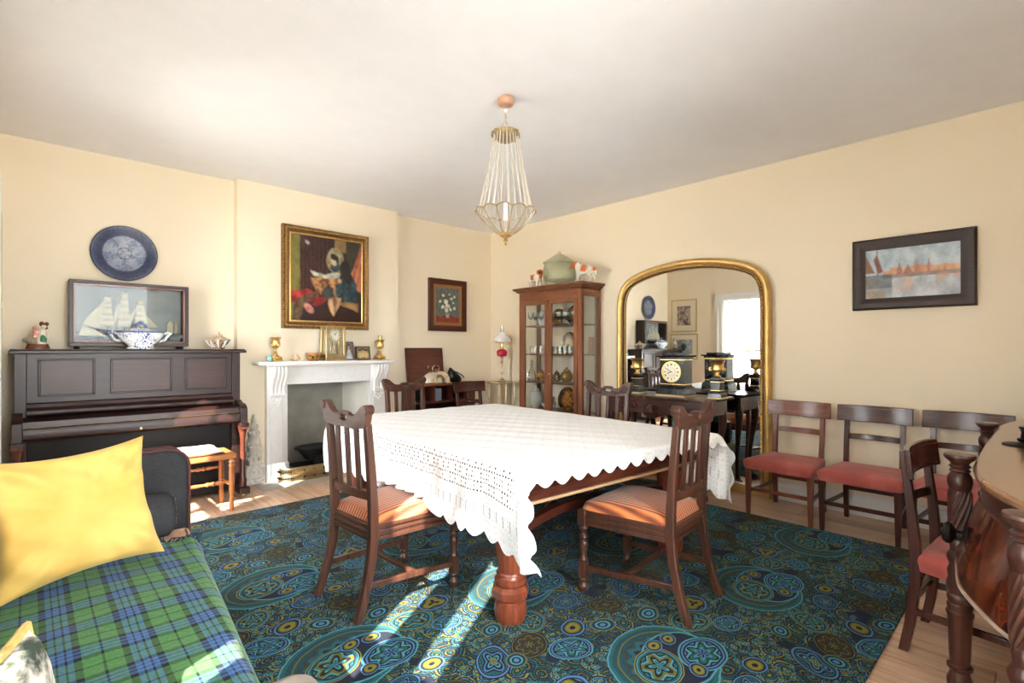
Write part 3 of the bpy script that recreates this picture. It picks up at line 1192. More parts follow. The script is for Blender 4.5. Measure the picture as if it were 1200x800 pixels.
def paint_harbour(u, v):
    n_ = fbm(u, v * 0.5, 9, 3)
    c = lerp3(c3(142, 160, 178), c3(196, 206, 210), 0.45 + n_ * 1.2 + v * 0.5)
    hor = 0.60
    town = 0.40 + 0.05 * n_ + (0.06 if u < 0.28 else 0)
    if 0.20 < u and town < v < hor:
        c = lerp3(c3(196, 132, 92), c3(222, 176, 134), 0.5 + n_ * 2)
    if 0.20 < u and 0.52 < v < hor:
        c = lerp3(c3(120, 112, 110), c3(170, 140, 118), 0.5 + n_ * 2)
    for ux, w, top in ((0.38, 0.03, 0.28), (0.56, 0.02, 0.22), (0.585, 0.012, 0.30), (0.69, 0.016, 0.24), (0.47, 0.05, 0.34), (0.85, 0.02, 0.42)):
        if abs(u - ux) < w * min(1, (v - top) * 6) and top < v < 0.55:
            c = lerp3(c3(176, 116, 92), c3(140, 100, 92), 0.5 + n_)
    if v >= hor:
        c = lerp3(c3(190, 196, 200), c3(146, 150, 158), 0.4 + n_ * 1.6)
        if fbm(u * 1.2, v * 0.4, 7, 2) > 0.02 and v < 0.88:
            c = lerp3(c, c3(206, 150, 116), 0.7 * (1 - (v - hor) * 2.2))
    if u < 0.30 and v > 0.52:
        c = lerp3(c, c3(74, 78, 80), 0.75 if v < 0.80 else 0.35)
    if u < 0.22 and v > 0.85:
        c = lerp3(c, c3(150, 130, 90), 0.6)
    if inpoly(u, v, [(0.09, 0.20), (0.13, 0.08), (0.20, 0.46), (0.14, 0.50)]):
        c = lerp3(c3(116, 62, 52), c3(150, 88, 70), 0.5 + n_)
    if inpoly(u, v, [(0.0, 0.10), (0.05, 0.26), (0.11, 0.48), (0.0, 0.48)]):
        c = lerp3(c3(120, 88, 62), c3(140, 104, 74), 0.5 + n_)
    if abs(u - 0.135 - 0.02 * (v - 0.3)) < 0.006 and 0.02 < v < 0.55:
        c = c3(90, 62, 54)
    return c


t = thing('harbour_painting', 'harbour town painting in a broad dark frame on the mirror wall', 'painting', (XR - 0.003, 0.701, 1.842), -pi / 2)
canvas('picture', 0.545, 0.362, 100, 64, paint_harbour, t, -0.022, M['oil'])
b = MB()
frame_rails(b, 0.545, 0.362, 0.085, [(0, 0.0), (0, 0.03), (0.15, 0.045), (0.55, 0.045), (0.85, 0.03), (1, 0.026), (1, 0.0)])
mk('frame', b, wood('bog_oak_frame', rgb(28, 17, 14), rgb(60, 38, 30), 0.45, axis='x'), t, bevel=0.002)


# two framed prints on the window wall, seen in the mirror
def paint_print(seed):
    def f(u, v):
        n_ = fbm(u + seed, v, 6, 4)
        return lerp3(c3(90, 76, 72), c3(190, 170, 156), 0.45 + n_ * 2.2 + 0.3 * (abs(u - 0.5) - 0.2))
    return f


def paint_print2(u, v):
    n_ = fbm(u + 7, v, 6, 4)
    c = lerp3(c3(120, 134, 140), c3(176, 184, 182), 0.5 + n_ * 2)
    if ell(u, v, 0.5, 0.5, 0.16, 0.24) < 1 + n_:
        c = c3(60, 74, 76)
    return c


M['mount'] = plain('cream_mount_card', rgb(226, 214, 186), 0.8)
M['thin_gilt'] = plain('thin_gilt_moulding', (0.55, 0.38, 0.16, 1), 0.4, 0.7)
for (yc, zc, w, h_, pw_, ph_, fn, lab) in ((4.995, 1.94, 0.50, 0.60, 0.28, 0.38, paint_print(2), 'wide cream mounted print, upper of two on the window wall, seen in the mirror'),
                                         (4.995, 1.33, 0.54, 0.46, 0.36, 0.28, paint_print2, 'grey print under the cream mounted one on the window wall, seen in the mirror')):
    t = thing('framed_print', lab, 'picture', (XL + 0.001, yc, zc), pi / 2, 'framed prints on the window wall')
    canvas('picture', pw_, ph_, 22, 28, fn, t, -0.0125, M['print'])
    b = MB()
    b.box(-w / 2, -0.012, -h_ / 2, w / 2, -0.004, h_ / 2)
    mk('mount', b, M['mount'], t, smooth=False)
    b = MB()
    frame_rails(b, w, h_, 0.018, [(0, 0.0), (0, 0.013), (0.5, 0.015), (1, 0.0135), (1, 0.0)])
    mk('frame', b, M['thin_gilt'], t)

# ------------------------------------------------------------------ platter on the wall above the piano
m, nt, p = new_mat('blue_platter_print')
h = NT(nt)
o_ = h.mapping(h.coord(), scale=(1 / 0.228, 1, 1 / 0.228))
sx = h.n('ShaderNodeSeparateXYZ')
h.link(o_, sx.inputs[0])
rr = h.math('POWER', h.math('ADD', h.math('POWER', sx.outputs[0], 2.0), h.math('POWER', sx.outputs[2], 2.0)), 0.5)
ang = h.math('ARCTAN2', sx.outputs[2], sx.outputs[0])
nz = h.noise(h.coord(), 55, 5, 0.65, 1.0)
vv = h.voronoi(h.coord(), 70)
base = h.ramp(rr, [(0.0, rgb(138, 144, 156)), (0.18, rgb(138, 144, 156)), (0.20, rgb(74, 82, 110)), (0.24, rgb(134, 140, 156)), (0.62, rgb(120, 128, 148)), (0.66, rgb(46, 54, 84)), (0.74, rgb(42, 50, 80)), (0.90, rgb(64, 72, 100)), (0.96, rgb(92, 98, 120)), (0.98, rgb(48, 50, 62))])
star = h.math('MULTIPLY', h.math('SINE', h.math('MULTIPLY', ang, 5)), 0.5)
dark = h.ramp(h.math('ADD', nz, h.math('MULTIPLY', h.math('ADD', star, vv), 0.14)), [(0.45, (0.46, 0.52, 0.70, 1)), (0.64, (1.2, 1.18, 1.12, 1))])
h.link(h.mix(1.0, base, dark, 'MULTIPLY'), p.inputs['Base Color'])
p.inputs['Roughness'].default_value = 0.38
M['platter'] = m
RX90 = Matrix.Rotation(pi / 2, 4, 'X')
t = thing('wall_platter', 'round blue patterned platter hung on the wall above the piano', 'platter', (0.580, YB - 0.004, 2.08))
b = MB()
b.lathe([(0.0, 0.0), (0.14, 0.0), (0.215, 0.022), (0.229, 0.028), (0.226, 0.032), (0.165, 0.016), (0.14, 0.008), (0.0, 0.008)], 56, RX90)
mk('dish', b, M['platter'], t)

# ------------------------------------------------------------------ ship diorama in a glazed case on the piano
M['case_wood'] = wood('dark_case_wood', rgb(26, 13, 11), rgb(54, 28, 22), 0.4, axis='x')
M['sail'] = plain('aged_sailcloth', rgb(206, 200, 178), 0.8, var=0.08, scale=40)
M['sea'] = plain('painted_plaster_sea', rgb(120, 132, 138), 0.5, var=0.25, scale=40, bump=0.4)
m, nt, p = new_mat('painted_sky_board')
h = NT(nt)
n1 = h.noise(h.coord(), 5, 4)
h.link(h.ramp(n1, [(0.3, rgb(138, 144, 146)), (0.7, rgb(168, 172, 170))]), p.inputs['Base Color'])
p.inputs['Roughness'].default_value = 0.6
M['sky_board'] = m
M['hull'] = plain('dark_painted_hull', rgb(58, 52, 48), 0.5)
M['pink_edge'] = plain('faded_pink_edging', rgb(176, 130, 118), 0.8)

SW, SH, SD = 0.785, 0.515, 0.20
t = thing('ship_diorama_case', 'glazed wooden case holding a model sailing ship, standing on the piano', 'display case', (0.612, YB - 0.012, PZ))
b = MB()
z0 = 0.022
b.box(-SW / 2, -SD, z0, SW / 2, 0, z0 + 0.028)
b.box(-SW / 2, -SD, z0 + SH - 0.024, SW / 2, 0, z0 + SH)
b.box(-SW / 2, -SD, z0 + 0.028, -SW / 2 + 0.026, 0, z0 + SH - 0.024)
b.box(SW / 2 - 0.026, -SD, z0 + 0.028, SW / 2, 0, z0 + SH - 0.024)
b.box(-SW / 2 + 0.026, -0.012, z0 + 0.028, SW / 2 - 0.026, 0, z0 + SH - 0.024)
mk('case', b, M['case_wood'], t, bevel=0.003)
b = MB()
for sx_ in (-1, 1):
    for sy_ in (-0.03, -SD + 0.03):
        b.lathe([(0.010, 0), (0.016, 0.006), (0.016, 0.012), (0.010, 0.022)], 12, Matrix.Translation((sx_ * (SW / 2 - 0.05), sy_, 0)))
mk('foot', b, M['black_wood'], t)
b = MB()
iw, i0, i1 = SW / 2 - 0.027, z0 + 0.029, z0 + SH - 0.025
b.box(-iw, -0.016, i0, iw, -0.0125, i1)
bd = mk('backdrop_board', b, M['sky_board'], t, smooth=False)
b = MB()
for (x0, zz0, x1, zz1) in ((-iw, i0, iw, i0 + 0.012), (-iw, i1 - 0.012, iw, i1), (-iw, i0, -iw + 0.012, i1), (iw - 0.012, i0, iw, i1)):
    b.box(x0, -SD + 0.012, zz0, x1, -SD + 0.016, zz1)
mk('edging', b, M['pink_edge'], t, smooth=False)
b = MB()
b.grid(lambda u, v: (-iw + 2 * iw * u, -SD + 0.02 + (SD - 0.04) * v, i0 + 0.035 + 0.05 * v + 0.008 * sin(u * 40 + v * 9) + 0.006 * sin(v * 30 - u * 23)), 60, 12)
mk('sea', b, M['sea'], t, fix=False)
# ship model, a sub-assembly: hull with masts, yards and sails
b = MB()
hx0, hx1, hz = -0.235, 0.135, i0 + 0.10
hull = []
for i in range(13):
    f = i / 12
    x = hx0 + (hx1 - hx0) * f
    wd = 0.026 * (1 - abs(2 * f - 1) ** 2.5) + 0.002
    sheer = 0.018 * (2 * f - 1) ** 2
    hull.append((x, wd, sheer))
b.grid(lambda u, v: (hull[int(round(u * 12))][0], -0.09 + hull[int(round(u * 12))][1] * cos(pi * v), hz - 0.045 * sin(pi * v) + hull[int(round(u * 12))][2] * (1 - sin(pi * v))), 12, 8)
b.tube([(hx0 - 0.0, -0.09, hz + 0.015), (hx0 - 0.085, -0.09, hz + 0.05)], [0.004, 0.002], 6)
sh = mk('ship_hull', b, M['hull'], t, fix=False)
b = MB()
masts = [(-0.155, 0.29), (-0.045, 0.33), (0.065, 0.28)]
for mx, mh in masts:
    b.tube([(mx, -0.09, hz - 0.01), (mx + 0.004, -0.09, hz + mh)], [0.004, 0.0015], 6)
mk('mast', b, M['hull'], sh)
b = MB()
for mx, mh in masts:
    n_s = 5
    zb = hz + 0.035
    for k in range(n_s):
        zz = zb + (mh - 0.05) * k / n_s
        hh = (mh - 0.05) / n_s * 0.9
        w0 = 0.047 * (1 - 0.13 * k)
        w1 = w0 * 0.88
        b.grid(lambda u, v, mx=mx, zz=zz, hh=hh, w0=w0, w1=w1: (mx + (2 * u - 1) * (w0 * (1 - v) + w1 * v), -0.094 - 0.016 * sin(pi * v) * (1 - (2 * u - 1) ** 2 * 0.6), zz + hh * v), 6, 5)
mk('square_sail', b, M['sail'], sh, fix=False)
b = MB()
for (x0, zz0, x1, zz1, x2, zz2) in ((-0.32, hz + 0.03, -0.215, hz + 0.03, -0.165, hz + 0.25), (-0.295, hz + 0.02, -0.20, hz + 0.02, -0.17, hz + 0.18), (-0.125, hz + 0.06, -0.10, hz + 0.06, -0.055, hz + 0.27), (-0.015, hz + 0.06, 0.0, hz + 0.06, 0.06, hz + 0.24), (0.09, hz + 0.03, 0.185, hz + 0.035, 0.075, hz + 0.17)):
    b.add([(x0, -0.086, zz0), (x1, -0.09, zz1), (x2, -0.092, zz2), ((x0 + x1) / 2, -0.10, (zz0 + zz2) / 2 - 0.02)], [(0, 1, 3), (1, 2, 3), (2, 0, 3)])
mk('staysail', b, M['sail'], sh, smooth=False)
b = MB()
for (bx, by_, s) in ((-0.29, -0.145, 1.0), (-0.235, -0.155, 0.7)):
    b.add([(bx - 0.05 * s, by_, i0 + 0.055), (bx + 0.05 * s, by_, i0 + 0.055), (bx - 0.01, by_, i0 + 0.055 + 0.085 * s), (bx, by_ - 0.01, i0 + 0.075)], [(0, 1, 3), (1, 2, 3), (2, 0, 3)])
    b.add([(bx + 0.03 * s, by_ + 0.005, i0 + 0.055), (bx + 0.10 * s, by_ + 0.005, i0 + 0.05), (bx + 0.02 * s, by_ + 0.005, i0 + 0.055 + 0.06 * s)], [(0, 1, 2)])
mk('small_boat_sail', b, M['sail'], t, smooth=False)
b = MB()
b.box(0.26, -0.05, i0 + 0.08, 0.30, -0.02, i0 + 0.16)
b.prism([(0.255, i0 + 0.16), (0.305, i0 + 0.16), (0.28, i0 + 0.20)], -0.052, -0.018, 'y')
b.lathe([(0.012, 0), (0.009, 0.09), (0.011, 0.092), (0.0, 0.11)], 10, Matrix.Translation((0.325, -0.04, i0 + 0.08)))
mk('harbour_tower', b, plain('painted_tower', rgb(196, 186, 160), 0.7), t)
b = MB()
b.box(-iw, -SD + 0.006, i0, iw, -SD + 0.009, i1)
M['case_glass'] = glass_mat('thin_picture_glass', (0.97, 0.98, 0.98, 1), 0.02, 0.02, 0.06)
mk('glass_front', b, M['case_glass'], t, smooth=False)

# ------------------------------------------------------------------ blue and white tureen
t = thing('soup_tureen', 'blue and white lidded tureen with looped handles on the piano before the ship case', 'tureen', (0.648, YB - 0.335, PZ))
t.rotation_euler.z = -0.12
OV = Matrix.Diagonal((1, 0.72, 1, 1))
b = MB()
b.lathe([(0.088, 0), (0.094, 0.008), (0.078, 0.02), (0.095, 0.04), (0.135, 0.075), (0.152, 0.105), (0.155, 0.118), (0.148, 0.118), (0.13, 0.08), (0.0, 0.04)], 36, OV)
mk('bowl', b, M['blue_china'], t)
b = MB()
b.lathe([(0.158, 0.119), (0.156, 0.128), (0.13, 0.142), (0.09, 0.158), (0.055, 0.168), (0.04, 0.172), (0.0, 0.172)], 36, OV)
ld = mk('lid', b, M['blue_china'], t)
b = MB()
b.lathe([(0.154, 0.129), (0.146, 0.1355), (0.131, 0.1435), (0.129, 0.1425), (0.153, 0.1285)], 36, OV, closed=True)
mk('blue_band', b, M['blue_band'], ld)
b = MB()
b.tube([(-0.035, 0, 0.168), (-0.03, 0, 0.19), (-0.012, 0, 0.208), (0.012, 0, 0.208), (0.03, 0, 0.19), (0.035, 0, 0.168)], 0.011, 8)
b.ball((0, 0, 0.213), 0.02, 0.014, 0.012)
mk('knob', b, M['blue_band'], ld)
for s in (-1, 1):
    b = MB()
    b.tube([(s * 0.125, 0, 0.065), (s * 0.16, 0, 0.075), (s * 0.185, 0, 0.11), (s * 0.205, 0, 0.132), (s * 0.185, 0, 0.138), (s * 0.15, 0, 0.12)], [0.012, 0.011, 0.010, 0.012, 0.013, 0.010], 8)
    mk('handle', b, M['blue_china'], t)

# covered sugar dish
t = thing('covered_dish', 'small brown and white lidded dish at the end of the piano nearest the fireplace', 'dish', (1.232, YB - 0.24, PZ))
b = MB()
b.lathe([(0.045, 0), (0.048, 0.01), (0.04, 0.018), (0.072, 0.04), (0.096, 0.072), (0.092, 0.078), (0.0, 0.04)], 28)
mk('bowl', b, M['brown_china'], t)
b = MB()
for k in range(10):
    a = 2 * pi * k / 10
    b.tube([(0.05 * cos(a), 0.05 * sin(a), 0.02), (0.083 * cos(a), 0.083 * sin(a), 0.044), (0.1 * cos(a), 0.1 * sin(a), 0.074)], 0.009, 6)
mk('gadroon', b, M['porcelain'], t)
b = MB()
b.lathe([(0.098, 0.079), (0.094, 0.086), (0.05, 0.105), (0.03, 0.115), (0.032, 0.124), (0.018, 0.132), (0.007, 0.14), (0.008, 0.15), (0, 0.158)], 28)
mk('lid', b, M['brown_china'], t)

# pottery flatback group
M['pot_white'] = plain('glazed_white_pottery', rgb(222, 212, 190), 0.25, var=0.05, scale=30)
M['pot_brown'] = plain('glazed_brown_pottery', rgb(112, 60, 40), 0.3, var=0.3, scale=50)
M['pot_green'] = plain('glazed_green_pottery', rgb(48, 112, 78), 0.3)
M['pot_pink'] = plain('glazed_pink_pottery', rgb(206, 140, 128), 0.3, var=0.2, scale=40)
t = thing('pottery_figurine', 'painted pottery figure group with a reclining animal, on the window end of the piano', 'figurine', (0.045, YB - 0.28, PZ))
b = MB()
b.lathe([(0.062, 0), (0.064, 0.012), (0.058, 0.02), (0.054, 0.036), (0.0, 0.036)], 24, Matrix.Diagonal((1.05, 0.6, 1, 1)))
mk('base', b, M['pot_brown'], t)
b = MB()
b.tube([(0.018, 0, 0.03), (0.018, 0, 0.07), (0.022, 0, 0.105), (0.026, -0.004, 0.135), (0.03, -0.006, 0.15)], [0.026, 0.03, 0.022, 0.022, 0.009], 12)
b.ball((0.031, -0.008, 0.165), 0.016, 0.015, 0.018)
b.tube([(0.004, -0.012, 0.13), (-0.014, -0.02, 0.10), (-0.022, -0.024, 0.085)], [0.009, 0.008, 0.007], 8)
b.tube([(0.046, -0.006, 0.13), (0.058, -0.014, 0.10), (0.05, -0.022, 0.075)], [0.009, 0.008, 0.007], 8)
mk('standing_figure', b, M['pot_white'], t)
b = MB()
b.tube([(0.022, -0.012, 0.10), (0.03, -0.02, 0.07), (0.03, -0.024, 0.05)], [0.012, 0.022, 0.016], 10)
mk('green_coat', b, M['pot_green'], t)
b = MB()
b.ball((0.032, -0.002, 0.178), 0.026, 0.018, 0.016)
b.ball((0.02, 0, 0.188), 0.014)
b.ball((0.048, 0, 0.186), 0.013)
b.ball((0.038, 0, 0.155), 0.018, 0.012, 0.012)
mk('brown_hat', b, M['pot_brown'], t)
b = MB()
b.tube([(-0.012, -0.01, 0.08), (-0.014, -0.01, 0.11), (-0.016, -0.012, 0.135)], [0.016, 0.02, 0.012], 10)
b.ball((-0.017, -0.014, 0.152), 0.014)
mk('second_figure', b, M['pot_pink'], t)
b = MB()
b.tube([(0.0, 0, 0.046), (-0.025, 0, 0.054), (-0.045, 0, 0.056), (-0.058, 0, 0.06)], [0.018, 0.022, 0.02, 0.014], 10)
b.ball((-0.066, -0.006, 0.066), 0.016, 0.013, 0.014)
b.tube([(-0.045, -0.012, 0.05), (-0.05, -0.022, 0.04)], 0.007, 6)
mk('reclining_animal', b, plain('glazed_grey_pottery', rgb(150, 136, 112), 0.3, var=0.2, scale=60), t)

# ------------------------------------------------------------------ mantel shelf things
MZ = 1.163
MY = BY - 0.12


def candlestick(t, tall):
    b = MB()
    b.lathe([(0.068, 0), (0.07, 0.008), (0.062, 0.014), (0.064, 0.03), (0.05, 0.042), (0.03, 0.05), (0.02, 0.06), (0.026, 0.066), (0.012, 0.08)], 4, Matrix.Rotation(pi / 4, 4, 'Z'))
    mk('base', b, M['gilt'], t, bevel=0.003)
    b = MB()
    b.lathe([(0.011, 0.078), (0.018, 0.086), (0.010, 0.096), (0.008, 0.11), (0.016, 0.118), (0.028, 0.125), (0.04, 0.15), (0.042, 0.175), (0.036, 0.195), (0.046, 0.212), (0.052, 0.218), (0.046, 0.222), (0.026, 0.21), (0.0, 0.20)], 20)
    st = mk('urn', b, M['gilt'], t)
    b = MB()
    for k in range(8):
        a = 2 * pi * k / 8
        b.ball((0.036 * cos(a), 0.036 * sin(a), 0.15), 0.009, 0.009, 0.018, 8, 5)
        b.ball((0.048 * cos(a + 0.4), 0.048 * sin(a + 0.4), 0.036), 0.010, 0.010, 0.010, 8, 5)
    mk('leaf_mount', b, M['gilt'], st)
    if tall:
        b = MB()
        b.lathe([(0.02, 0.212), (0.024, 0.22), (0.018, 0.226), (0.018, 0.262), (0.023, 0.266), (0.02, 0.27), (0.0, 0.268)], 16)
        mk('nozzle', b, M['gilt'], t)


t = thing('urn_candlestick', 'gilt bronze urn at the piano end of the mantel, wide open cup', 'candlestick', (1.722, MY, MZ), 0.2, 'gilt urns on the mantel')
candlestick(t, False)
t.scale = (1.0, 1.0, 1.05)
t = thing('urn_candlestick', 'gilt bronze urn with a candle nozzle at the alcove end of the mantel', 'candlestick', (2.832, MY, MZ), 0.1, 'gilt urns on the mantel')
candlestick(t, True)
# turquoise bauble leaning by the first urn
t = thing('turquoise_bauble', 'small pale turquoise glass bauble by the gilt urn at the piano end', 'ornament', (1.655, MY - 0.03, MZ))
b = MB()
b.ball((0, 0, 0.028), 0.028, 0.02, 0.0275)
b.lathe([(0.014, 0.05), (0.02, 0.062), (0.008, 0.07), (0.0, 0.085)], 10)
mk('ball', b, plain('pale_turquoise_glaze', rgb(150, 200, 190), 0.2), t)

t = thing('lidded_pot', 'tiny cream pot with a domed lid on the mantel', 'pot', (1.915, MY, MZ))
b = MB()
b.lathe([(0.016, 0), (0.02, 0.004), (0.030, 0.022), (0.028, 0.04), (0.022, 0.046), (0.0, 0.046)], 18)
mk('body', b, plain('cream_pink_china', rgb(222, 190, 160), 0.3, var=0.15, scale=60), t)
b = MB()
b.lathe([(0.025, 0.047), (0.022, 0.056), (0.010, 0.064), (0.005, 0.072), (0.0, 0.077)], 18)
mk('lid', b, plain('cream_pink_lid', rgb(226, 200, 172), 0.3), t)
b = MB()
for s in (-1, 1):
    b.tube([(s * 0.026, 0, 0.036), (s * 0.04, 0, 0.034), (s * 0.038, 0, 0.018), (s * 0.028, 0, 0.016)], 0.004, 6)
mk('handle', b, M['gilt'], t)

t = thing('lustre_bowl', 'small coppery painted bowl beside the carriage clock', 'bowl', (2.09, MY, MZ))
b = MB()
b.lathe([(0.048, 0), (0.052, 0.006), (0.062, 0.02), (0.072, 0.078), (0.068, 0.08), (0.06, 0.03), (0.0, 0.012)], 26)
mk('bowl', b, M['imari'], t)
b = MB()
b.lathe([(0.0715, 0.06), (0.0745, 0.08), (0.0695, 0.0805), (0.0675, 0.06)], 26, closed=True)
mk('copper_rim', b, plain('copper_lustre', (0.62, 0.28, 0.12, 1), 0.3, 0.8), t)


def roman_ticks(b, r0, r1, y, n=12, w=0.004):
    for k in range(n):
        a = 2 * pi * k / n
        cnt = (3, 1, 2, 3, 2, 1, 2, 3, 4, 2, 1, 2)[k % 12]
        for q in range(cnt):
            aa = a + (q - (cnt - 1) / 2) * 0.09
            p0 = Vector((r0 * sin(aa), y, r0 * cos(aa)))
            p1 = Vector((r1 * sin(aa), y, r1 * cos(aa)))
            b.bar(p0, p1, w, 0.0008, (0, 1, 0))


M['dial'] = plain('cream_enamel_dial', rgb(236, 230, 212), 0.3)
M['numeral'] = plain('black_numerals', rgb(22, 20, 20), 0.5)


def clock_face(t, c, R, hands=(10, 9), ring=True):
    """round dial facing -y at local point c"""
    x, y, z = c
    T = Matrix.Translation((x, y, z)) @ RX90
    b = MB()
    b.lathe([(0.0, 0.0), (R, 0.0), (R, 0.004), (0.0, 0.004)], 40, T)
    d = mk('dial', b, M['dial'], t)
    b = MB()
    b.lathe([(R * 0.98, 0.0), (R * 1.16, 0.0), (R * 1.15, 0.012), (R * 1.04, 0.012), (R * 0.98, 0.004)], 40, T, closed=True)
    mk('bezel', b, M['gilt'], t)
    b = MB()
    roman_ticks(b, R * 0.70, R * 0.92, y - 0.0045, 12, R * 0.045)
    b.v = [(p[0] + x, p[1], p[2] + z) for p in b.v]
    mk('numerals', b, M['numeral'], d, smooth=False)
    b = MB()
    if ring:
        b.lathe([(R * 0.44, 0.0042), (R * 0.50, 0.0042), (R * 0.50, 0.0065), (R * 0.44, 0.0065)], 30, T, closed=True)
        mk('chapter_ring', b, M['brass'], d)
        b = MB()
    ah, am = 2 * pi * hands[0] / 12, 2 * pi * hands[1] / 12
    for a_, L, w in ((ah, 0.5, 0.07), (am, 0.78, 0.05)):
        p0 = Vector((x - 0.1 * R * sin(a_), y - 0.008, z - 0.1 * R * cos(a_)))
        p1 = Vector((x + L * R * sin(a_), y - 0.008, z + L * R * cos(a_)))
        b.bar(p0, p1, R * w, 0.0015, (0, 1, 0))
    mk('hand', b, M['numeral'], d, smooth=False)


t = thing('carriage_clock', 'tall brass carriage clock with glass sides on the mantel under the painting', 'clock', (2.278, MY - 0.03, MZ))
t.rotation_euler.z = 0.05
cw, cd, ch = 0.215, 0.13, 0.355
b = MB()
b.box(-cw / 2 - 0.008, -cd / 2 - 0.008, 0, cw / 2 + 0.008, cd / 2 + 0.008, 0.02)
b.box(-cw / 2, -cd / 2, 0.02, cw / 2, cd / 2, 0.06)
mk('base', b, M['brass'], t, bevel=0.004)
b = MB()
b.box(-cw / 2, -cd / 2, ch - 0.03, cw / 2, cd / 2, ch - 0.012)
b.box(-cw / 2 - 0.008, -cd / 2 - 0.008, ch - 0.012, cw / 2 + 0.008, cd / 2 + 0.008, ch)
mk('top', b, M['brass'], t, bevel=0.004)
for sx_ in (-1, 1):
    for sy_ in (-1, 1):
        b = MB()
        b.cbox(sx_ * (cw / 2 - 0.012), sy_ * (cd / 2 - 0.012), ch / 2 + 0.015, 0.024, 0.024, ch - 0.09)
        mk('corner_post', b, M['brass'], t, bevel=0.004)
for yy in (-cd / 2 + 0.004, cd / 2 - 0.006):
    b = MB()
    b.box(-cw / 2 + 0.024, yy, 0.06, cw / 2 - 0.024, yy + 0.002, ch - 0.03)
    mk('glass_panel', b, M['case_glass'], t, smooth=False)
clock_face(t, (0, -cd / 2 + 0.024, 0.262), 0.060, (11.2, 1), False)
b = MB()
b.cbox(0, 0.0, 0.255, 0.09, 0.05, 0.09)
b.tube([(0, 0, 0.21), (0, 0, 0.11)], 0.003, 6)
b.cbox(-0.018, 0, 0.12, 0.026, 0.03, 0.085)
b.cbox(0.018, 0, 0.12, 0.026, 0.03, 0.085)
mk('pendulum', b, M['silver'], t, bevel=0.003)


def paint_lady(u, v):
    n_ = fbm(u, v, 5, 3)
    c = lerp3(c3(86, 72, 66), c3(128, 112, 104), 0.5 + n_)
    if inpoly(u, v, [(0.5, 0.34), (0.66, 0.40), (0.9, 0.96), (0.2, 0.96), (0.36, 0.6)]):
        c = lerp3(c3(206, 206, 204), c3(150, 156, 160), 0.4 + n_)
    if ell(u, v, 0.58, 0.24, 0.09, 0.09) < 1:
        c = c3(196, 164, 146)
    if ell(u, v, 0.58, 0.17, 0.10, 0.06) < 1:
        c = c3(58, 42, 36)
    return c


def paint_group(u, v):
    n_ = fbm(u, v, 6, 3)
    c = lerp3(c3(92, 84, 60), c3(150, 134, 96), 0.5 + n_)
    for cx, cy in ((0.25, 0.35), (0.5, 0.28), (0.75, 0.34)):
        if ell(u, v, cx, cy + 0.34, 0.15, 0.26) < 1:
            c = lerp3(c3(214, 190, 140), c3(190, 160, 100), 0.5 + n_)
        if ell(u, v, cx, cy, 0.09, 0.10) < 1:
            c = c3(200, 160, 124)
        if ell(u, v, cx, cy - 0.08, 0.10, 0.07) < 1:
            c = c3(34, 26, 22)
    return c


def easel_photo(x, w, h_, fn, label, frame_m, fw=0.012):
    t = thing('photo_frame', label, 'photo', (x, MY + 0.025, MZ), 0.0, 'standing photographs on the mantel')
    TL = Matrix.Rotation(radians(-10), 4, 'X')
    b = MB()
    frame_rails(b, w - 2 * fw, h_ - 2 * fw, fw, [(0, 0), (0, 0.012), (1, 0.01), (1, 0)])
    b.v = [tuple(TL @ Vector((p[0], p[1], p[2] + h_ / 2 + 0.003))) for p in b.v]
    mk('frame', b, frame_m, t)
    o = canvas('photograph', w - 2 * fw, h_ - 2 * fw, 16, 20, fn, t, -0.006, M['print'], z0=fw + 0.003)
    o.rotation_euler.x = radians(-10)
    b = MB()
    b.box(-w / 2 + 0.006, 0.0, 0.004, w / 2 - 0.006, 0.004, h_ - 0.004)
    b.v = [tuple(TL @ Vector(p)) for p in b.v]
    b.bar((0, 0.03, h_ * 0.6), (0, 0.075, 0.003), 0.03, 0.003, (0, 1, 0))
    mk('easel_back', b, M['black_wood'], t, smooth=False)
    return t


easel_photo(2.478, 0.118, 0.195, paint_lady, 'tall photograph of a woman in a pale dress next to the carriage clock', plain('dark_pewter_frame', rgb(84, 70, 62), 0.4), 0.005)
easel_photo(2.645, 0.165, 0.145, paint_group, 'small square photograph of a family group in a dark frame by the second urn', M['mahog_x'], 0.008)

# ------------------------------------------------------------------ cane stool with white cushion by the piano
M['honey'] = wood('honey_beech', rgb(140, 78, 38), rgb(196, 128, 74), 0.35, axis='z')
M['honey_x'] = wood('honey_beech_rail', rgb(140, 78, 38), rgb(196, 128, 74), 0.35, axis='x')
m, nt, p = new_mat('woven_cane')
h = NT(nt)
v = h.coord()
w1 = h.n('ShaderNodeTexWave', wave_type='BANDS', bands_direction='X')
w1.inputs['Scale'].default_value = 22
h.link(v, w1.inputs['Vector'])
w2 = h.n('ShaderNodeTexWave', wave_type='BANDS', bands_direction='Y')
w2.inputs['Scale'].default_value = 22
h.link(v, w2.inputs['Vector'])
f = h.math('MULTIPLY', w1.outputs['Fac'], w2.outputs['Fac'])
h.link(h.ramp(f, [(0.2, rgb(84, 56, 34)), (0.6, rgb(168, 126, 82))]), p.inputs['Base Color'])
h.link(h.bump(f, 0.4, 0.004), p.inputs['Normal'])
M['cane'] = m
t = thing('piano_stool', 'honey coloured stool with a cane seat and turned legs before the piano', 'stool', (0.915, 4.615, 0))
sw, sd, sz = 0.56, 0.36, 0.455
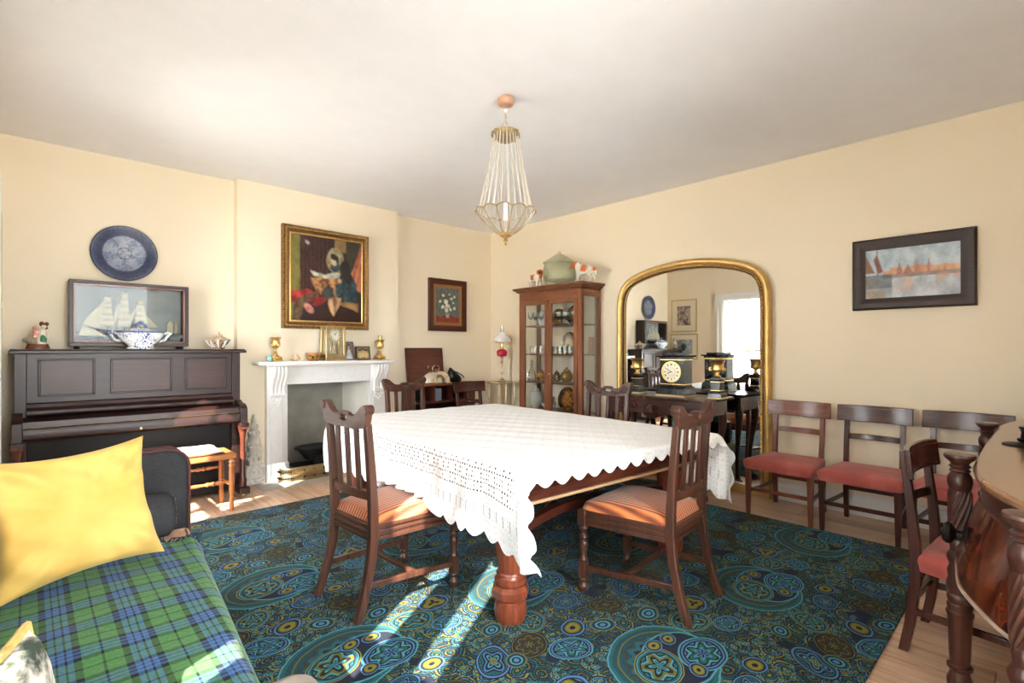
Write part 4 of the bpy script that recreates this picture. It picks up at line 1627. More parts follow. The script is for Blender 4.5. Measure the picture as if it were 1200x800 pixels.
for sx_ in (-1, 1):
    for sy_ in (-1, 1):
        b = MB()
        b.lathe([(0.013, 0), (0.016, 0.03), (0.018, 0.10), (0.019, 0.108), (0.015, 0.115), (0.02, 0.16), (0.022, 0.30), (0.018, 0.345), (0.026, 0.36), (0.018, 0.375), (0.026, 0.392), (0.02, 0.41), (0.024, 0.43), (0.0, 0.44)], 14)
        lg = mk('leg', b, M['honey'], t, (sx_ * (sw / 2 - 0.03), sy_ * (sd / 2 - 0.03), 0))
b = MB()
for sy_ in (-1, 1):
    y = sy_ * (sd / 2 - 0.03)
    b.box(-sw / 2, y - 0.025 if sy_ > 0 else y - 0.03, sz - 0.04, sw / 2, y + 0.03 if sy_ > 0 else y + 0.025, sz)
for sx_ in (-1, 1):
    x = sx_ * (sw / 2 - 0.03)
    b.box(x - 0.03, -sd / 2 + 0.055, sz - 0.04, x + 0.03, sd / 2 - 0.055, sz)
mk('seat_frame', b, M['honey_x'], t, bevel=0.008)
b = MB()
b.box(-sw / 2 + 0.055, -sd / 2 + 0.05, sz - 0.012, sw / 2 - 0.055, sd / 2 - 0.05, sz - 0.004)
mk('cane_seat', b, M['cane'], t)
b = MB()
TX = Matrix.Rotation(pi / 2, 4, 'Y')
prof = [(0.008, 0.0), (0.011, 0.06), (0.016, 0.10), (0.010, 0.115), (0.018, 0.13), (0.012, 0.15), (0.018, 0.17), (0.010, 0.19), (0.014, 0.25), (0.010, 0.31), (0.018, 0.33), (0.012, 0.35), (0.018, 0.37), (0.010, 0.385), (0.016, 0.40), (0.011, 0.44), (0.008, 0.5)]
for y, z in ((-sd / 2 + 0.03, 0.235), (sd / 2 - 0.03, 0.30)):
    b = MB()
    b.lathe([(r, zz - 0.25) for r, zz in prof], 12, Matrix.Translation((0, y, z)) @ TX)
    mk('stretcher', b, M['honey_x'], t)
for sx_ in (-1, 1):
    b = MB()
    b.tube([(sx_ * (sw / 2 - 0.03), -sd / 2 + 0.03, 0.20), (sx_ * (sw / 2 - 0.03), 0, 0.20), (sx_ * (sw / 2 - 0.03), sd / 2 - 0.03, 0.20)], [0.008, 0.012, 0.008], 10)
    mk('side_stretcher', b, M['honey'], t)
b = MB()


def cushion(b, w, d, hh, nu=16, nv=14, seed=0, wr=0.0):
    def f(top):
        def g(u, v):
            x, y = 2 * u - 1, 2 * v - 1
            e = max(0.0, (1 - abs(x) ** 3.2)) ** 0.5 * max(0.0, (1 - abs(y) ** 3.2)) ** 0.5
            px = x * w / 2 * (1 - 0.05 * (1 - abs(y) ** 2) * abs(x) ** 6)
            py = y * d / 2 * (1 - 0.05 * (1 - abs(x) ** 2) * abs(y) ** 6)
            nz_ = wr * mnoise.noise(Vector((px * 9 + seed, py * 9, seed)))
            return (px, py, hh / 2 + (hh / 2 + nz_) * e * (1 if top else -1))
        return g
    b.grid(f(True), nu, nv)
    b.grid(f(False), nu, nv, flip=True)


cushion(b, 0.40, 0.33, 0.055, wr=0.008, seed=3)
M['white_cotton'] = plain('white_cotton', rgb(238, 232, 218), 0.85, bump=0.1, scale=40)
tag(mk('stool_cushion', b, M['white_cotton'], None, (0.91, 4.60, sz + 0.0005)), 'flat white cotton cushion lying on the cane stool', 'cushion')

# ------------------------------------------------------------------ alcove bookcase
BKX0, BKX1, BKY, BKZ = 3.235, 4.16, 5.08, 0.868
t = thing('low_bookcase', 'low dark open bookcase with pigeonholes in the alcove', 'bookcase', (BKX0, YB - 0.004, 0))
w_, d_ = BKX1 - BKX0, YB - BKY
for q0, q1 in ((0, 0.025), (w_ - 0.12, w_)):
    b = MB()
    b.box(q0, -d_ + 0.01, 0.0, q1, 0, BKZ - 0.03)
    mk('side_panel', b, M['mahog'], t, bevel=0.003)
b = MB()
b.box(-0.02, -d_ - 0.01, BKZ - 0.03, w_ + 0.02, 0, BKZ)
mk('top', b, wood('worn_mahogany_top', rgb(92, 48, 32), rgb(150, 96, 66), 0.3, axis='x'), t, bevel=0.004)
b = MB()
b.box(0.025, -0.012, 0.0, w_ - 0.12, 0, BKZ - 0.03)
mk('back_board', b, M['black_wood'], t)
for zz in (0.02, 0.32, 0.63):
    b = MB()
    b.box(0.025, -d_ + 0.015, zz, w_ - 0.12, -0.012, zz + 0.02)
    mk('shelf', b, M['mahog_x'], t, bevel=0.002)
for xx in (0.30, 0.56):
    b = MB()
    b.box(xx, -d_ + 0.02, 0.65, xx + 0.015, -0.012, BKZ - 0.03)
    mk('divider', b, M['mahog'], t)
b = MB()
b.cbox(0, 0, 0.075, 0.10, 0.17, 0.148)
tag(mk('blue_box', b, plain('grey_blue_card', rgb(110, 132, 146), 0.7), None, (BKX0 + 0.38, YB - 0.14, 0.651), bevel=0.004), 'small grey blue box inside the alcove bookcase pigeonhole', 'box')

t = thing('wooden_tray', 'square dark wooden tray standing upright on the alcove bookcase', 'tray', (3.545, YB - 0.015, BKZ + 0.003))
TL = Matrix.Rotation(radians(-7), 4, 'X')
b = MB()
b.box(-0.262, -0.062, 0.0, 0.262, -0.05, 0.41)
b.v = [tuple(TL @ Vector(p)) for p in b.v]
mk('board', b, wood('flame_mahogany_board', rgb(66, 28, 20), rgb(112, 54, 36), 0.3, axis='x'), t)
b = MB()
for (x0, z0_, x1, z1_) in ((-0.268, 0, 0.268, 0.02), (-0.268, 0.40, 0.268, 0.42), (-0.268, 0.02, -0.248, 0.40), (0.248, 0.02, 0.268, 0.40)):
    b.box(x0, -0.07, z0_, x1, -0.045, z1_)
b.v = [tuple(TL @ Vector(p)) for p in b.v]
mk('rim', b, M['mahog_x'], t, bevel=0.003)
b = MB()
b.tube([(0.035, -0.068 + 0.03, 0.21), (0.035, -0.075 + 0.03, 0.17), (0.05, -0.078 + 0.03, 0.20)], 0.003, 6)
mk('latch', b, M['brass'], t)
t = thing('meat_dome', 'domed silver plated dish cover with a ring handle on the alcove bookcase', 'dish cover', (3.60, YB - 0.196, BKZ + 0.0005))
OVD = Matrix.Diagonal((1, 0.50, 1, 1))
b = MB()
b.lathe([(0.215, 0.0), (0.218, 0.008), (0.208, 0.02), (0.205, 0.055), (0.18, 0.10), (0.12, 0.135), (0.05, 0.15), (0.0, 0.153)], 40, OVD)
mk('dome', b, M['silver'], t)
b = MB()
b.lathe([(0.018, 0.152), (0.010, 0.16), (0.012, 0.165), (0.0, 0.168)], 12)
b.tube([(-0.045, 0, 0.158), (-0.05, 0, 0.185), (-0.03, 0, 0.205), (0, 0, 0.21), (0.03, 0, 0.205), (0.05, 0, 0.185), (0.045, 0, 0.158)], 0.008, 8)
mk('handle', b, M['silver'], t)
t = thing('black_bag', 'small black leather bag slumped beside the silver dome', 'bag', (3.93, YB - 0.15, BKZ + 0.0005))
b = MB()


def bag(u, v):
    a = 2 * pi * u
    r = 0.5 + 0.5 * sin(pi * min(1, v * 0.9 + 0.12))
    z = 0.155 * v
    return (0.115 * r * cos(a) * (1 - 0.3 * v) - 0.045 * v, 0.085 * r * sin(a) * (1 - 0.55 * v), z + 0.012 * cos(a) * v * -2.2 + 0.004 * sin(5 * a))


b.grid(bag, 24, 10)
b.add([bag(i / 24, 1) for i in range(24)], [tuple(range(24))])
b.v = [(p[0], p[1], max(p[2], 0.0)) for p in b.v]
mk('body', b, plain('black_leather', rgb(20, 19, 20), 0.3), t)
b = MB()
b.tube([(-0.08, -0.02, 0.13), (-0.03, -0.075, 0.125), (0.05, -0.085, 0.08), (0.10, -0.05, 0.05)], 0.008, 6)
mk('strap', b, plain('black_leather_strap', rgb(14, 13, 14), 0.35), t)

# ------------------------------------------------------------------ patterned carpet
m, nt, p = new_mat('paisley_carpet')
h = NT(nt)
TX_, TY_ = 0.94, 0.90
pc = h.coord()
warp = h.n('ShaderNodeTexNoise')
warp.inputs['Scale'].default_value = 9
warp.inputs['Detail'].default_value = 2
h.link(pc, warp.inputs['Vector'])
wv = h.vmath('SCALE', h.vmath('SUBTRACT', warp.outputs['Color'], (0.5, 0.5, 0.5)))
wv.node.inputs['Scale'].default_value = 0.05
flat = h.vmath('MULTIPLY', h.vmath('ADD', pc, wv), (1, 1, 0))
flat0 = h.vmath('MULTIPLY', pc, (1, 1, 0))
NAVY, INK = rgb(20, 26, 48), rgb(14, 18, 34)
TEAL, TEAL2, AQUA = rgb(30, 92, 96), rgb(22, 70, 82), rgb(70, 146, 160)
OLIVE, MUST, SKY, GRN = rgb(104, 100, 26), rgb(138, 124, 38), rgb(76, 122, 176), rgb(28, 96, 74)
BRN = rgb(60, 46, 24)
# dense ground of small curls
v1 = h.n('ShaderNodeTexVoronoi', feature='F1', voronoi_dimensions='2D')
v1.inputs['Scale'].default_value = 10.5
h.link(flat, v1.inputs['Vector'])
ring = h.math('FRACT', h.math('MULTIPLY', v1.outputs['Distance'], 2.3))
rc = h.ramp(ring, [(0.0, TEAL), (0.22, INK), (0.40, OLIVE), (0.55, NAVY), (0.72, TEAL2), (0.88, INK)], 'CONSTANT')
rc2 = h.ramp(ring, [(0.0, MUST), (0.2, INK), (0.36, GRN), (0.56, NAVY), (0.7, SKY), (0.82, INK)], 'CONSTANT')
sepc = h.n('ShaderNodeSeparateColor')
h.link(v1.outputs['Color'], sepc.inputs[0])
pick = h.math('GREATER_THAN', sepc.outputs[0], 0.55)
base = h.mix(pick, rc, rc2)
v2 = h.n('ShaderNodeTexVoronoi', feature='DISTANCE_TO_EDGE', voronoi_dimensions='2D')
v2.inputs['Scale'].default_value = 30
h.link(flat, v2.inputs['Vector'])
v3 = h.n('ShaderNodeTexVoronoi', feature='F1', voronoi_dimensions='2D')
v3.inputs['Scale'].default_value = 24
h.link(flat, v3.inputs['Vector'])
dots = h.ramp(v3.outputs['Distance'], [(0.0, MUST), (0.16, INK), (0.24, AQUA), (0.34, INK)], 'CONSTANT')
base = h.mix(h.math('MULTIPLY', h.math('LESS_THAN', v3.outputs['Distance'], 0.36), h.math('GREATER_THAN', sepc.outputs[1], 0.45)), base, dots)
base = h.mix(h.math('LESS_THAN', v2.outputs['Distance'], 0.045), base, INK)
base = h.mix(h.math('LESS_THAN', h.noise(flat, 4.0, 2), 0.36), base, NAVY)
softw = h.vmath('SCALE', wv, None)
softw.node.inputs['Scale'].default_value = 0.45
flatm = h.vmath('MULTIPLY', h.vmath('ADD', pc, softw), (1, 1, 0))


def motif(base, cx, cy, rx, ry, rot, stops, src=None, petals=0, amp=0.0):
    d = h.vmath('SUBTRACT', flatm if src is None else src, (cx, cy, 0))
    wr_ = h.n('ShaderNodeVectorMath', operation='WRAP')
    h.link(d, wr_.inputs[0])
    wr_.inputs[1].default_value = (TX_ / 2, TY_ / 2, 1)
    wr_.inputs[2].default_value = (-TX_ / 2, -TY_ / 2, -1)
    q = h.mapping(wr_.outputs[0], rot=(0, 0, rot), scale=(rx, ry, 1), kind='TEXTURE')
    r = h.vmath('LENGTH', q, out=1)
    if petals:
        s_ = h.n('ShaderNodeSeparateXYZ')
        h.link(q, s_.inputs[0])
        a_ = h.math('ARCTAN2', s_.outputs[1], s_.outputs[0])
        w_ = h.math('MULTIPLY', h.math('COSINE', h.math('MULTIPLY', a_, petals)), amp)
        inside = h.math('LESS_THAN', r, 0.72)
        r2 = h.math('ADD', r, h.math('MULTIPLY', w_, inside))
    else:
        r2 = r
    c_ = h.ramp(r2, stops, 'CONSTANT')
    k_ = h.math('LESS_THAN', r, 1.0)
    return h.mix(k_, base, c_)


flower = [(0.0, TEAL), (0.16, AQUA), (0.26, INK), (0.44, OLIVE), (0.60, AQUA), (0.70, INK), (0.78, TEAL), (0.86, AQUA), (0.91, INK), (0.95, MUST)]
flower_b = [(0.0, NAVY), (0.14, SKY), (0.28, GRN), (0.46, INK), (0.56, AQUA), (0.70, NAVY), (0.80, SKY), (0.86, INK), (0.92, AQUA)]
eye_ = [(0.0, INK), (0.22, MUST), (0.52, OLIVE), (0.64, INK), (0.80, SKY), (0.94, INK)]
eye2 = [(0.0, SKY), (0.25, INK), (0.42, AQUA), (0.62, NAVY), (0.80, TEAL), (0.93, MUST)]
bandc = [(0.0, NAVY), (0.50, TEAL), (0.60, TEAL2), (0.66, BRN), (0.70, TEAL2), (0.78, OLIVE), (0.81, TEAL2), (0.90, TEAL), (0.965, AQUA)]
paisl = [(0.0, MUST), (0.12, INK), (0.22, AQUA), (0.32, NAVY), (0.48, SKY), (0.56, INK), (0.68, TEAL), (0.78, INK), (0.84, SKY), (0.93, INK)]
leafc = [(0.0, OLIVE), (0.16, INK), (0.30, BRN), (0.46, INK), (0.54, OLIVE), (0.62, BRN), (0.78, INK), (0.88, OLIVE), (0.93, INK)]
# crescents, then ovals and eyes on top (one repeat of the pattern)
base = motif(base, 0.62, 0.64, 0.105, 0.08, 0.5, leafc, petals=7, amp=0.12)
base = motif(base, 0.20, 0.62, 0.095, 0.07, -0.6, leafc, petals=6, amp=0.12)
base = motif(base, 0.94, 0.19, 0.27, 0.22, 0.35, bandc, petals=14, amp=0.05)
base = motif(base, 1.005, 0.155, 0.20, 0.15, 0.30, [(0.0, NAVY), (0.94, AQUA)])
base = motif(base, 0.89, 0.18, 0.125, 0.098, 0.5, flower, petals=5, amp=0.16)
base = motif(base, 1.10, 0.10, 0.128, 0.096, 0.15, flower_b, petals=6, amp=0.14)
for cx, cy in ((1.00, 0.27), (1.09, 0.255), (0.985, 0.06)):
    base = motif(base, cx, cy, 0.048, 0.038, 0.4, eye_)
base = motif(base, 0.43, 0.66, 0.115, 0.072, 0.9, paisl, petals=4, amp=0.14)
base = motif(base, 0.50, 0.60, 0.05, 0.045, 0.9, eye2)
base = motif(base, 0.36, 0.26, 0.105, 0.085, -0.3, flower, petals=4, amp=0.2)
base = motif(base, 0.53, 0.33, 0.09, 0.07, 0.3, eye_, petals=3, amp=0.15)
base = motif(base, 0.47, 0.13, 0.075, 0.06, 0.0, flower_b, petals=4, amp=0.18)
base = motif(base, 0.28, 0.43, 0.07, 0.05, 0.4, eye2)
base = motif(base, 0.73, 0.50, 0.10, 0.075, -0.4, flower_b, petals=5, amp=0.2)
base = motif(base, 0.86, 0.60, 0.075, 0.055, 0.6, eye_)
base = motif(base, 0.76, 0.77, 0.095, 0.07, 0.8, flower, petals=5, amp=0.18)
base = motif(base, 0.08, 0.78, 0.085, 0.06, 0.2, paisl, petals=5, amp=0.14)
base = motif(base, 0.24, 0.82, 0.06, 0.048, 0.0, eye_)
base = motif(base, 0.58, 0.84, 0.055, 0.042, 0.3, eye2)
base = motif(base, 0.04, 0.52, 0.065, 0.05, -0.3, eye2)
base = motif(base, 0.42, 0.43, 0.04, 0.032, 0.0, eye_)
tuft = h.noise(pc, 260, 2, 0.6)
colr = h.mix(1.0, base, h.ramp(tuft, [(0.3, (0.50, 0.50, 0.50, 1)), (0.7, (0.95, 0.95, 0.95, 1))]), 'MULTIPLY')
h.link(colr, p.inputs['Base Color'])
p.inputs['Roughness'].default_value = 0.95
p.inputs['Specular IOR Level'].default_value = 0.1
p.inputs['Sheen Weight'].default_value = 0.06
h.link(h.bump(tuft, 0.5, 0.006), p.inputs['Normal'])
M['carpet'] = m
RZ = 0.012
b = MB()
b.box(0.30, 0.49, 0.0005, 4.045, 4.33, RZ)
tag(mk('carpet', b, M['carpet'], bevel=0.004), 'large blue green paisley patterned carpet under the dining table', 'carpet')

# ------------------------------------------------------------------ dining table
M['table_red'] = wood('red_mahogany', rgb(84, 36, 22), rgb(146, 76, 50), 0.28, axis='z')
M['table_x'] = wood('red_mahogany_rail', rgb(46, 21, 15), rgb(92, 46, 32), 0.26, axis='x')
M['pale_edge'] = wood('worn_pale_moulding', rgb(140, 104, 72), rgb(190, 156, 118), 0.4, axis='x')
HW, HL = 0.765, 1.10
TROT = radians(-4)
TC = (2.36, 2.564)
t = thing('dining_table', 'large mahogany dining table with fluted octagonal legs under a white lace cloth', 'table', (TC[0], TC[1], RZ), TROT)
b = MB()
b.box(-HW, -HL, 0.725, HW, HL, 0.75)
b.box(-HW + 0.015, -HL + 0.015, 0.71, HW - 0.015, HL - 0.015, 0.725)
mk('table_top', b, M['table_x'], t, bevel=0.006)
b = MB()
i_ = 0.04
for s in (-1, 1):
    y0, y1 = sorted((s * (HL - i_), s * (HL - i_ - 0.03)))
    b.box(-HW + i_, y0, 0.605, HW - i_, y1, 0.71)
    x0, x1 = sorted((s * (HW - i_), s * (HW - i_ - 0.03)))
    b.box(x0, -HL + i_ + 0.03, 0.605, x1, HL - i_ - 0.03, 0.71)
ap = mk('apron', b, M['table_x'], t, bevel=0.003)
b = MB()
for s in (-1, 1):
    y0, y1 = sorted((s * (HL - i_ + 0.012), s * (HL - i_ - 0.03)))
    b.box(-HW + i_ - 0.012, y0, 0.592, HW - i_ + 0.012, y1, 0.607)
    x0, x1 = sorted((s * (HW - i_ + 0.012), s * (HW - i_ - 0.03)))
    b.box(x0, -HL + i_ + 0.03, 0.592, x1, HL - i_ - 0.03, 0.607)
mk('bead_moulding', b, M['pale_edge'], ap, bevel=0.003)
LX, LY = 0.655, 0.86
oct_ = lambda a, z: (cos(pi / 8) / cos(((a + pi / 8) % (pi / 4)) - pi / 8))
for sx_ in (-1, 1):
    for sy_ in (-1, 1):
        b = MB()
        b.lathe([(0.066, 0.0), (0.074, 0.02), (0.078, 0.05), (0.072, 0.085), (0.058, 0.098)], 28)
        b.lathe([(0.06, 0.098), (0.086, 0.115), (0.09, 0.15), (0.074, 0.168), (0.06, 0.17)], 8, Matrix.Rotation(pi / 8, 4, 'Z'))
        b.lathe([(0.066, 0.168), (0.075, 0.18), (0.075, 0.195), (0.062, 0.205), (0.058, 0.215), (0.068, 0.222), (0.062, 0.232)], 28)
        flute = lambda a, z: 1.0 + 0.035 * abs(cos(8 * a)) - 0.02
        b.lathe([(0.055, 0.23), (0.062, 0.28), (0.072, 0.36), (0.081, 0.44), (0.086, 0.50)], 64, sq=flute)
        b.lathe([(0.088, 0.50), (0.095, 0.512), (0.088, 0.525), (0.075, 0.54), (0.075, 0.555)], 28)
        b.cbox(0, 0, 0.63, 0.13, 0.13, 0.155)
        mk('leg', b, M['table_red'], t, (sx_ * LX, sy_ * LY, 0), angle=30)
for (p0, p1, nrm) in (((-LX, -LY), (LX, -LY), (0, 1)), ((-LX, LY), (LX, LY), (0, -1)), ((-LX, -LY), (-LX, LY), (1, 0)), ((LX, -LY), (LX, LY), (-1, 0))):
    b = MB()
    n_ = 16
    rows = []
    for i in range(n_ + 1):
        f = i / n_
        k_ = 0.16 * sin(pi * f)
        rows.append((p0[0] + (p1[0] - p0[0]) * f + nrm[0] * k_, p0[1] + (p1[1] - p0[1]) * f + nrm[1] * k_))
    for q0, q1 in zip(rows, rows[1:]):
        b.bar((q0[0], q0[1], 0.395), (q1[0], q1[1], 0.395), 0.05, 0.045)
    mk('stretcher', b, M['mahog_x'], t)

# crochet cloth: one sheet falling over the edges, scalloped border
m, nt, p = new_mat('white_crochet_lace')
h = NT(nt)
uvn = h.n('ShaderNodeUVMap')
uvn.uv_map = 'UVMap'
suv = h.n('ShaderNodeSeparateXYZ')
h.link(uvn.outputs[0], suv.inputs[0])
vo = h.n('ShaderNodeTexVoronoi', feature='F1', voronoi_dimensions='2D')
vo.inputs['Scale'].default_value = 1 / 0.021
vo.inputs['Randomness'].default_value = 0.0
h.link(uvn.outputs[0], vo.inputs['Vector'])
rot45 = h.mapping(uvn.outputs[0], rot=(0, 0, pi / 4))
vg = h.n('ShaderNodeTexVoronoi', feature='F1', voronoi_dimensions='2D')
vg.inputs['Scale'].default_value = 1 / 0.075
vg.inputs['Randomness'].default_value = 0.0
h.link(rot45, vg.inputs['Vector'])
hole = h.math('LESS_THAN', vo.outputs['Distance'], 0.25)
grp = h.math('MULTIPLY', h.math('GREATER_THAN', vg.outputs['Distance'], 0.20), h.math('LESS_THAN', vg.outputs['Distance'], 0.46))
ax_ = h.math('ABSOLUTE', suv.outputs[0])
ay_ = h.math('ABSOLUTE', suv.outputs[1])
zone = h.math('MULTIPLY', h.math('GREATER_THAN', ax_, HW + 0.015), h.math('LESS_THAN', ax_, HW + 0.175))
zone = h.math('MULTIPLY', zone, h.math('LESS_THAN', ay_, HL - 0.03))
holes = h.math('MULTIPLY', h.math('MULTIPLY', hole, grp), zone)
# ladder band of long slots nearer the hem
frs = h.math('FRACT', h.math('MULTIPLY', suv.outputs[1], 1 / 0.052))
lad = h.math('MULTIPLY', h.math('GREATER_THAN', frs, 0.86), h.math('MULTIPLY', h.math('GREATER_THAN', ax_, HW + 0.215), h.math('LESS_THAN', ax_, HW + 0.262)))
alpha = h.math('MAXIMUM', holes, h.math('MULTIPLY', lad, 0.45))
wv_ = h.n('ShaderNodeTexChecker')
wv_.inputs['Scale'].default_value = 160
h.link(uvn.outputs[0], wv_.inputs['Vector'])
hh_ = h.math('ADD', h.math('MULTIPLY', vo.outputs['Distance'], 0.9), h.math('MULTIPLY', vg.outputs['Distance'], 1.2))
p.inputs['Base Color'].default_value = (0.88, 0.88, 0.90, 1)
h.link(h.ramp(h.math('MULTIPLY', hole, grp), [(0.0, (0.88, 0.885, 0.905, 1)), (1.0, (0.72, 0.72, 0.74, 1))]), p.inputs['Base Color'])
p.inputs['Roughness'].default_value = 0.9
h.link(h.bump(hh_, 0.35, 0.006), p.inputs['Normal'])
tr = h.n('ShaderNodeBsdfTransparent')
mx = h.n('ShaderNodeMixShader')
h.link(alpha, mx.inputs[0])
h.link(p.outputs[0], mx.inputs[1])
h.link(tr.outputs[0], mx.inputs[2])
h.link(mx.outputs[0], nt.nodes['Material Output'].inputs['Surface'])
M['lace'] = m

HANGX, HANGY = 0.335, 0.065
SC = 0.105
b = MB()
NU, NV = 190, 230


def cloth(u, v):
    a, c = 2 * u - 1, 2 * v - 1
    s0, t0 = a * (HW + HANGX), c * (HL + HANGY)
    # scallops grow only in the last few centimetres of the sheet
    ex = max(0.0, (abs(s0) - (HW + HANGX - 0.06)) / 0.06)
    ey = max(0.0, (abs(t0) - (HL + HANGY - 0.05)) / 0.05)
    s_ = math.copysign(abs(s0) + ex * 0.034 * abs(sin(pi * t0 / SC)), s0)
    t_ = math.copysign(abs(t0) + ey * 0.032 * abs(sin(pi * s0 / SC)), t0)
    dx, dy = abs(s_) - HW, abs(t_) - HL
    sx_, sy_ = (1 if s_ > 0 else -1), (1 if t_ > 0 else -1)
    x, y, z = s_, t_, 0.0
    r_ = 0.03
    def fold(d):
        # distance past the edge -> (outward, down)
        if d <= 0:
            return d, 0.0
        L = r_ * pi / 2
        if d < L:
            return r_ * sin(d / r_), r_ * (1 - cos(d / r_))
        return r_, r_ + (d - L)
    ox, zx = fold(dx)
    oy, zy = fold(dy)
    z = -(zx + zy)
    dd = max(0.0, max(dx, 0))
    wav = (0.020 * sin(t_ * 9.0 + 1.0) + 0.012 * sin(t_ * 23)) * min(1.0, dd / 0.25)
    x = sx_ * (HW + ox + max(0.0, wav + 0.02 * dd) if dx > 0 else abs(s_))
    kd = min(1.0, max(0.0, dx) / 0.10)
    y = sy_ * (HL + (oy + 0.004) * (1 - kd) + dy * 1.05 * kd if dy > 0 else abs(t_))
    z += zy * kd
    if dx > 0 and dy > 0:
        # hanging corner: gathers into a pointed fold
        k_ = min(1.0, dx / 0.30)
        x += sx_ * 0.03 * k_ * sin(dy / HANGY * 3)
    # corners of the square cloth droop lower
    cf = max(0.0, 1 - (HL + HANGY - abs(t_)) / 0.32)
    if dx > 0:
        z -= 0.075 * cf ** 1.5 * min(1.0, dx / HANGX)
        x += sx_ * 0.045 * cf * sin(min(1.0, dx / HANGX) * pi) * 0.6
    z += 0.0015 * sin(s_ * 31 + t_ * 17)
    z += 0.756
    if dx > 0:
        # where a chair seat is pushed under, the hem lies on the seat
        wx = TC[0] + x * cos(TROT) - y * sin(TROT)
        wy = TC[1] + x * sin(TROT) + y * cos(TROT)
        for cx_, cy_ in ((1.405, 2.42), (3.20, 2.50)):
            kk = min(1.0, max(0.0, (0.30 - abs(wy - cy_)) / 0.06))
            if kk > 0 and abs(wx - cx_) < 0.30:
                lim = 0.508
                if z < lim:
                    over = (lim - z) * kk
                    x += sx_ * over * 0.9
                    z = z + over + 0.004 * kk * sin(t_ * 40)
    return (x, y, z)


b.grid(cloth, NU, NV, lambda u, v: ((2 * u - 1) * (HW + HANGX), (2 * v - 1) * (HL + HANGY)))
tcl = mk('tablecloth', b, M['lace'], None, (TC[0], TC[1], RZ), (0, 0, TROT), angle=180, fix=False)
tag(tcl, 'white crochet lace tablecloth with scalloped edges draped over the dining table', 'tablecloth')

# ------------------------------------------------------------------ carved dining chairs
def corduroy(name, c1, c2, c3_, axis_scale):
    m, nt, p = new_mat(name)
    h = NT(nt)
    v = h.coord()
    wv = h.n('ShaderNodeTexWave', wave_type='BANDS', bands_direction='X')
    wv.inputs['Scale'].default_value = axis_scale
    wv.inputs['Distortion'].default_value = 0.6
    wv.inputs['Detail'].default_value = 2
    h.link(v, wv.inputs['Vector'])
    nz = h.noise(v, 7, 4)
    f = h.math('ADD', h.math('MULTIPLY', wv.outputs['Fac'], 0.7), h.math('MULTIPLY', nz, 0.4))
    h.link(h.ramp(f, [(0.25, c1), (0.55, c2), (0.85, c3_)]), p.inputs['Base Color'])
    p.inputs['Roughness'].default_value = 0.85
    p.inputs['Sheen Weight'].default_value = 0.3
    h.link(h.bump(wv.outputs['Fac'], 0.4, 0.004), p.inputs['Normal'])
    return m


M['rust_cord'] = corduroy('rust_striped_velvet', rgb(108, 50, 26), rgb(176, 92, 46), rgb(206, 126, 72), 14)
M['chair_wood'] = wood('worn_brown_oak', rgb(42, 24, 18), rgb(92, 55, 40), 0.35, axis='z')
M['chair_wood_x'] = wood('worn_brown_oak_rail', rgb(42, 24, 18), rgb(98, 58, 42), 0.35, axis='x')


def section_path(b, secs):
    """secs: list of (cx, cy, z, wx, wy)"""
    vs = []
    for cx, cy, z, wx, wy in secs:
        vs += [(cx - wx / 2, cy - wy / 2, z), (cx + wx / 2, cy - wy / 2, z), (cx + wx / 2, cy + wy / 2, z), (cx - wx / 2, cy + wy / 2, z)]
    n = len(secs)
    fs = [(0, 3, 2, 1), tuple((n - 1) * 4 + k for k in range(4))]
    for i in range(n - 1):
        for k in range(4):
            fs.append((i * 4 + k, i * 4 + (k + 1) % 4, (i + 1) * 4 + (k + 1) % 4, (i + 1) * 4 + k))
    return b.add(vs, fs)


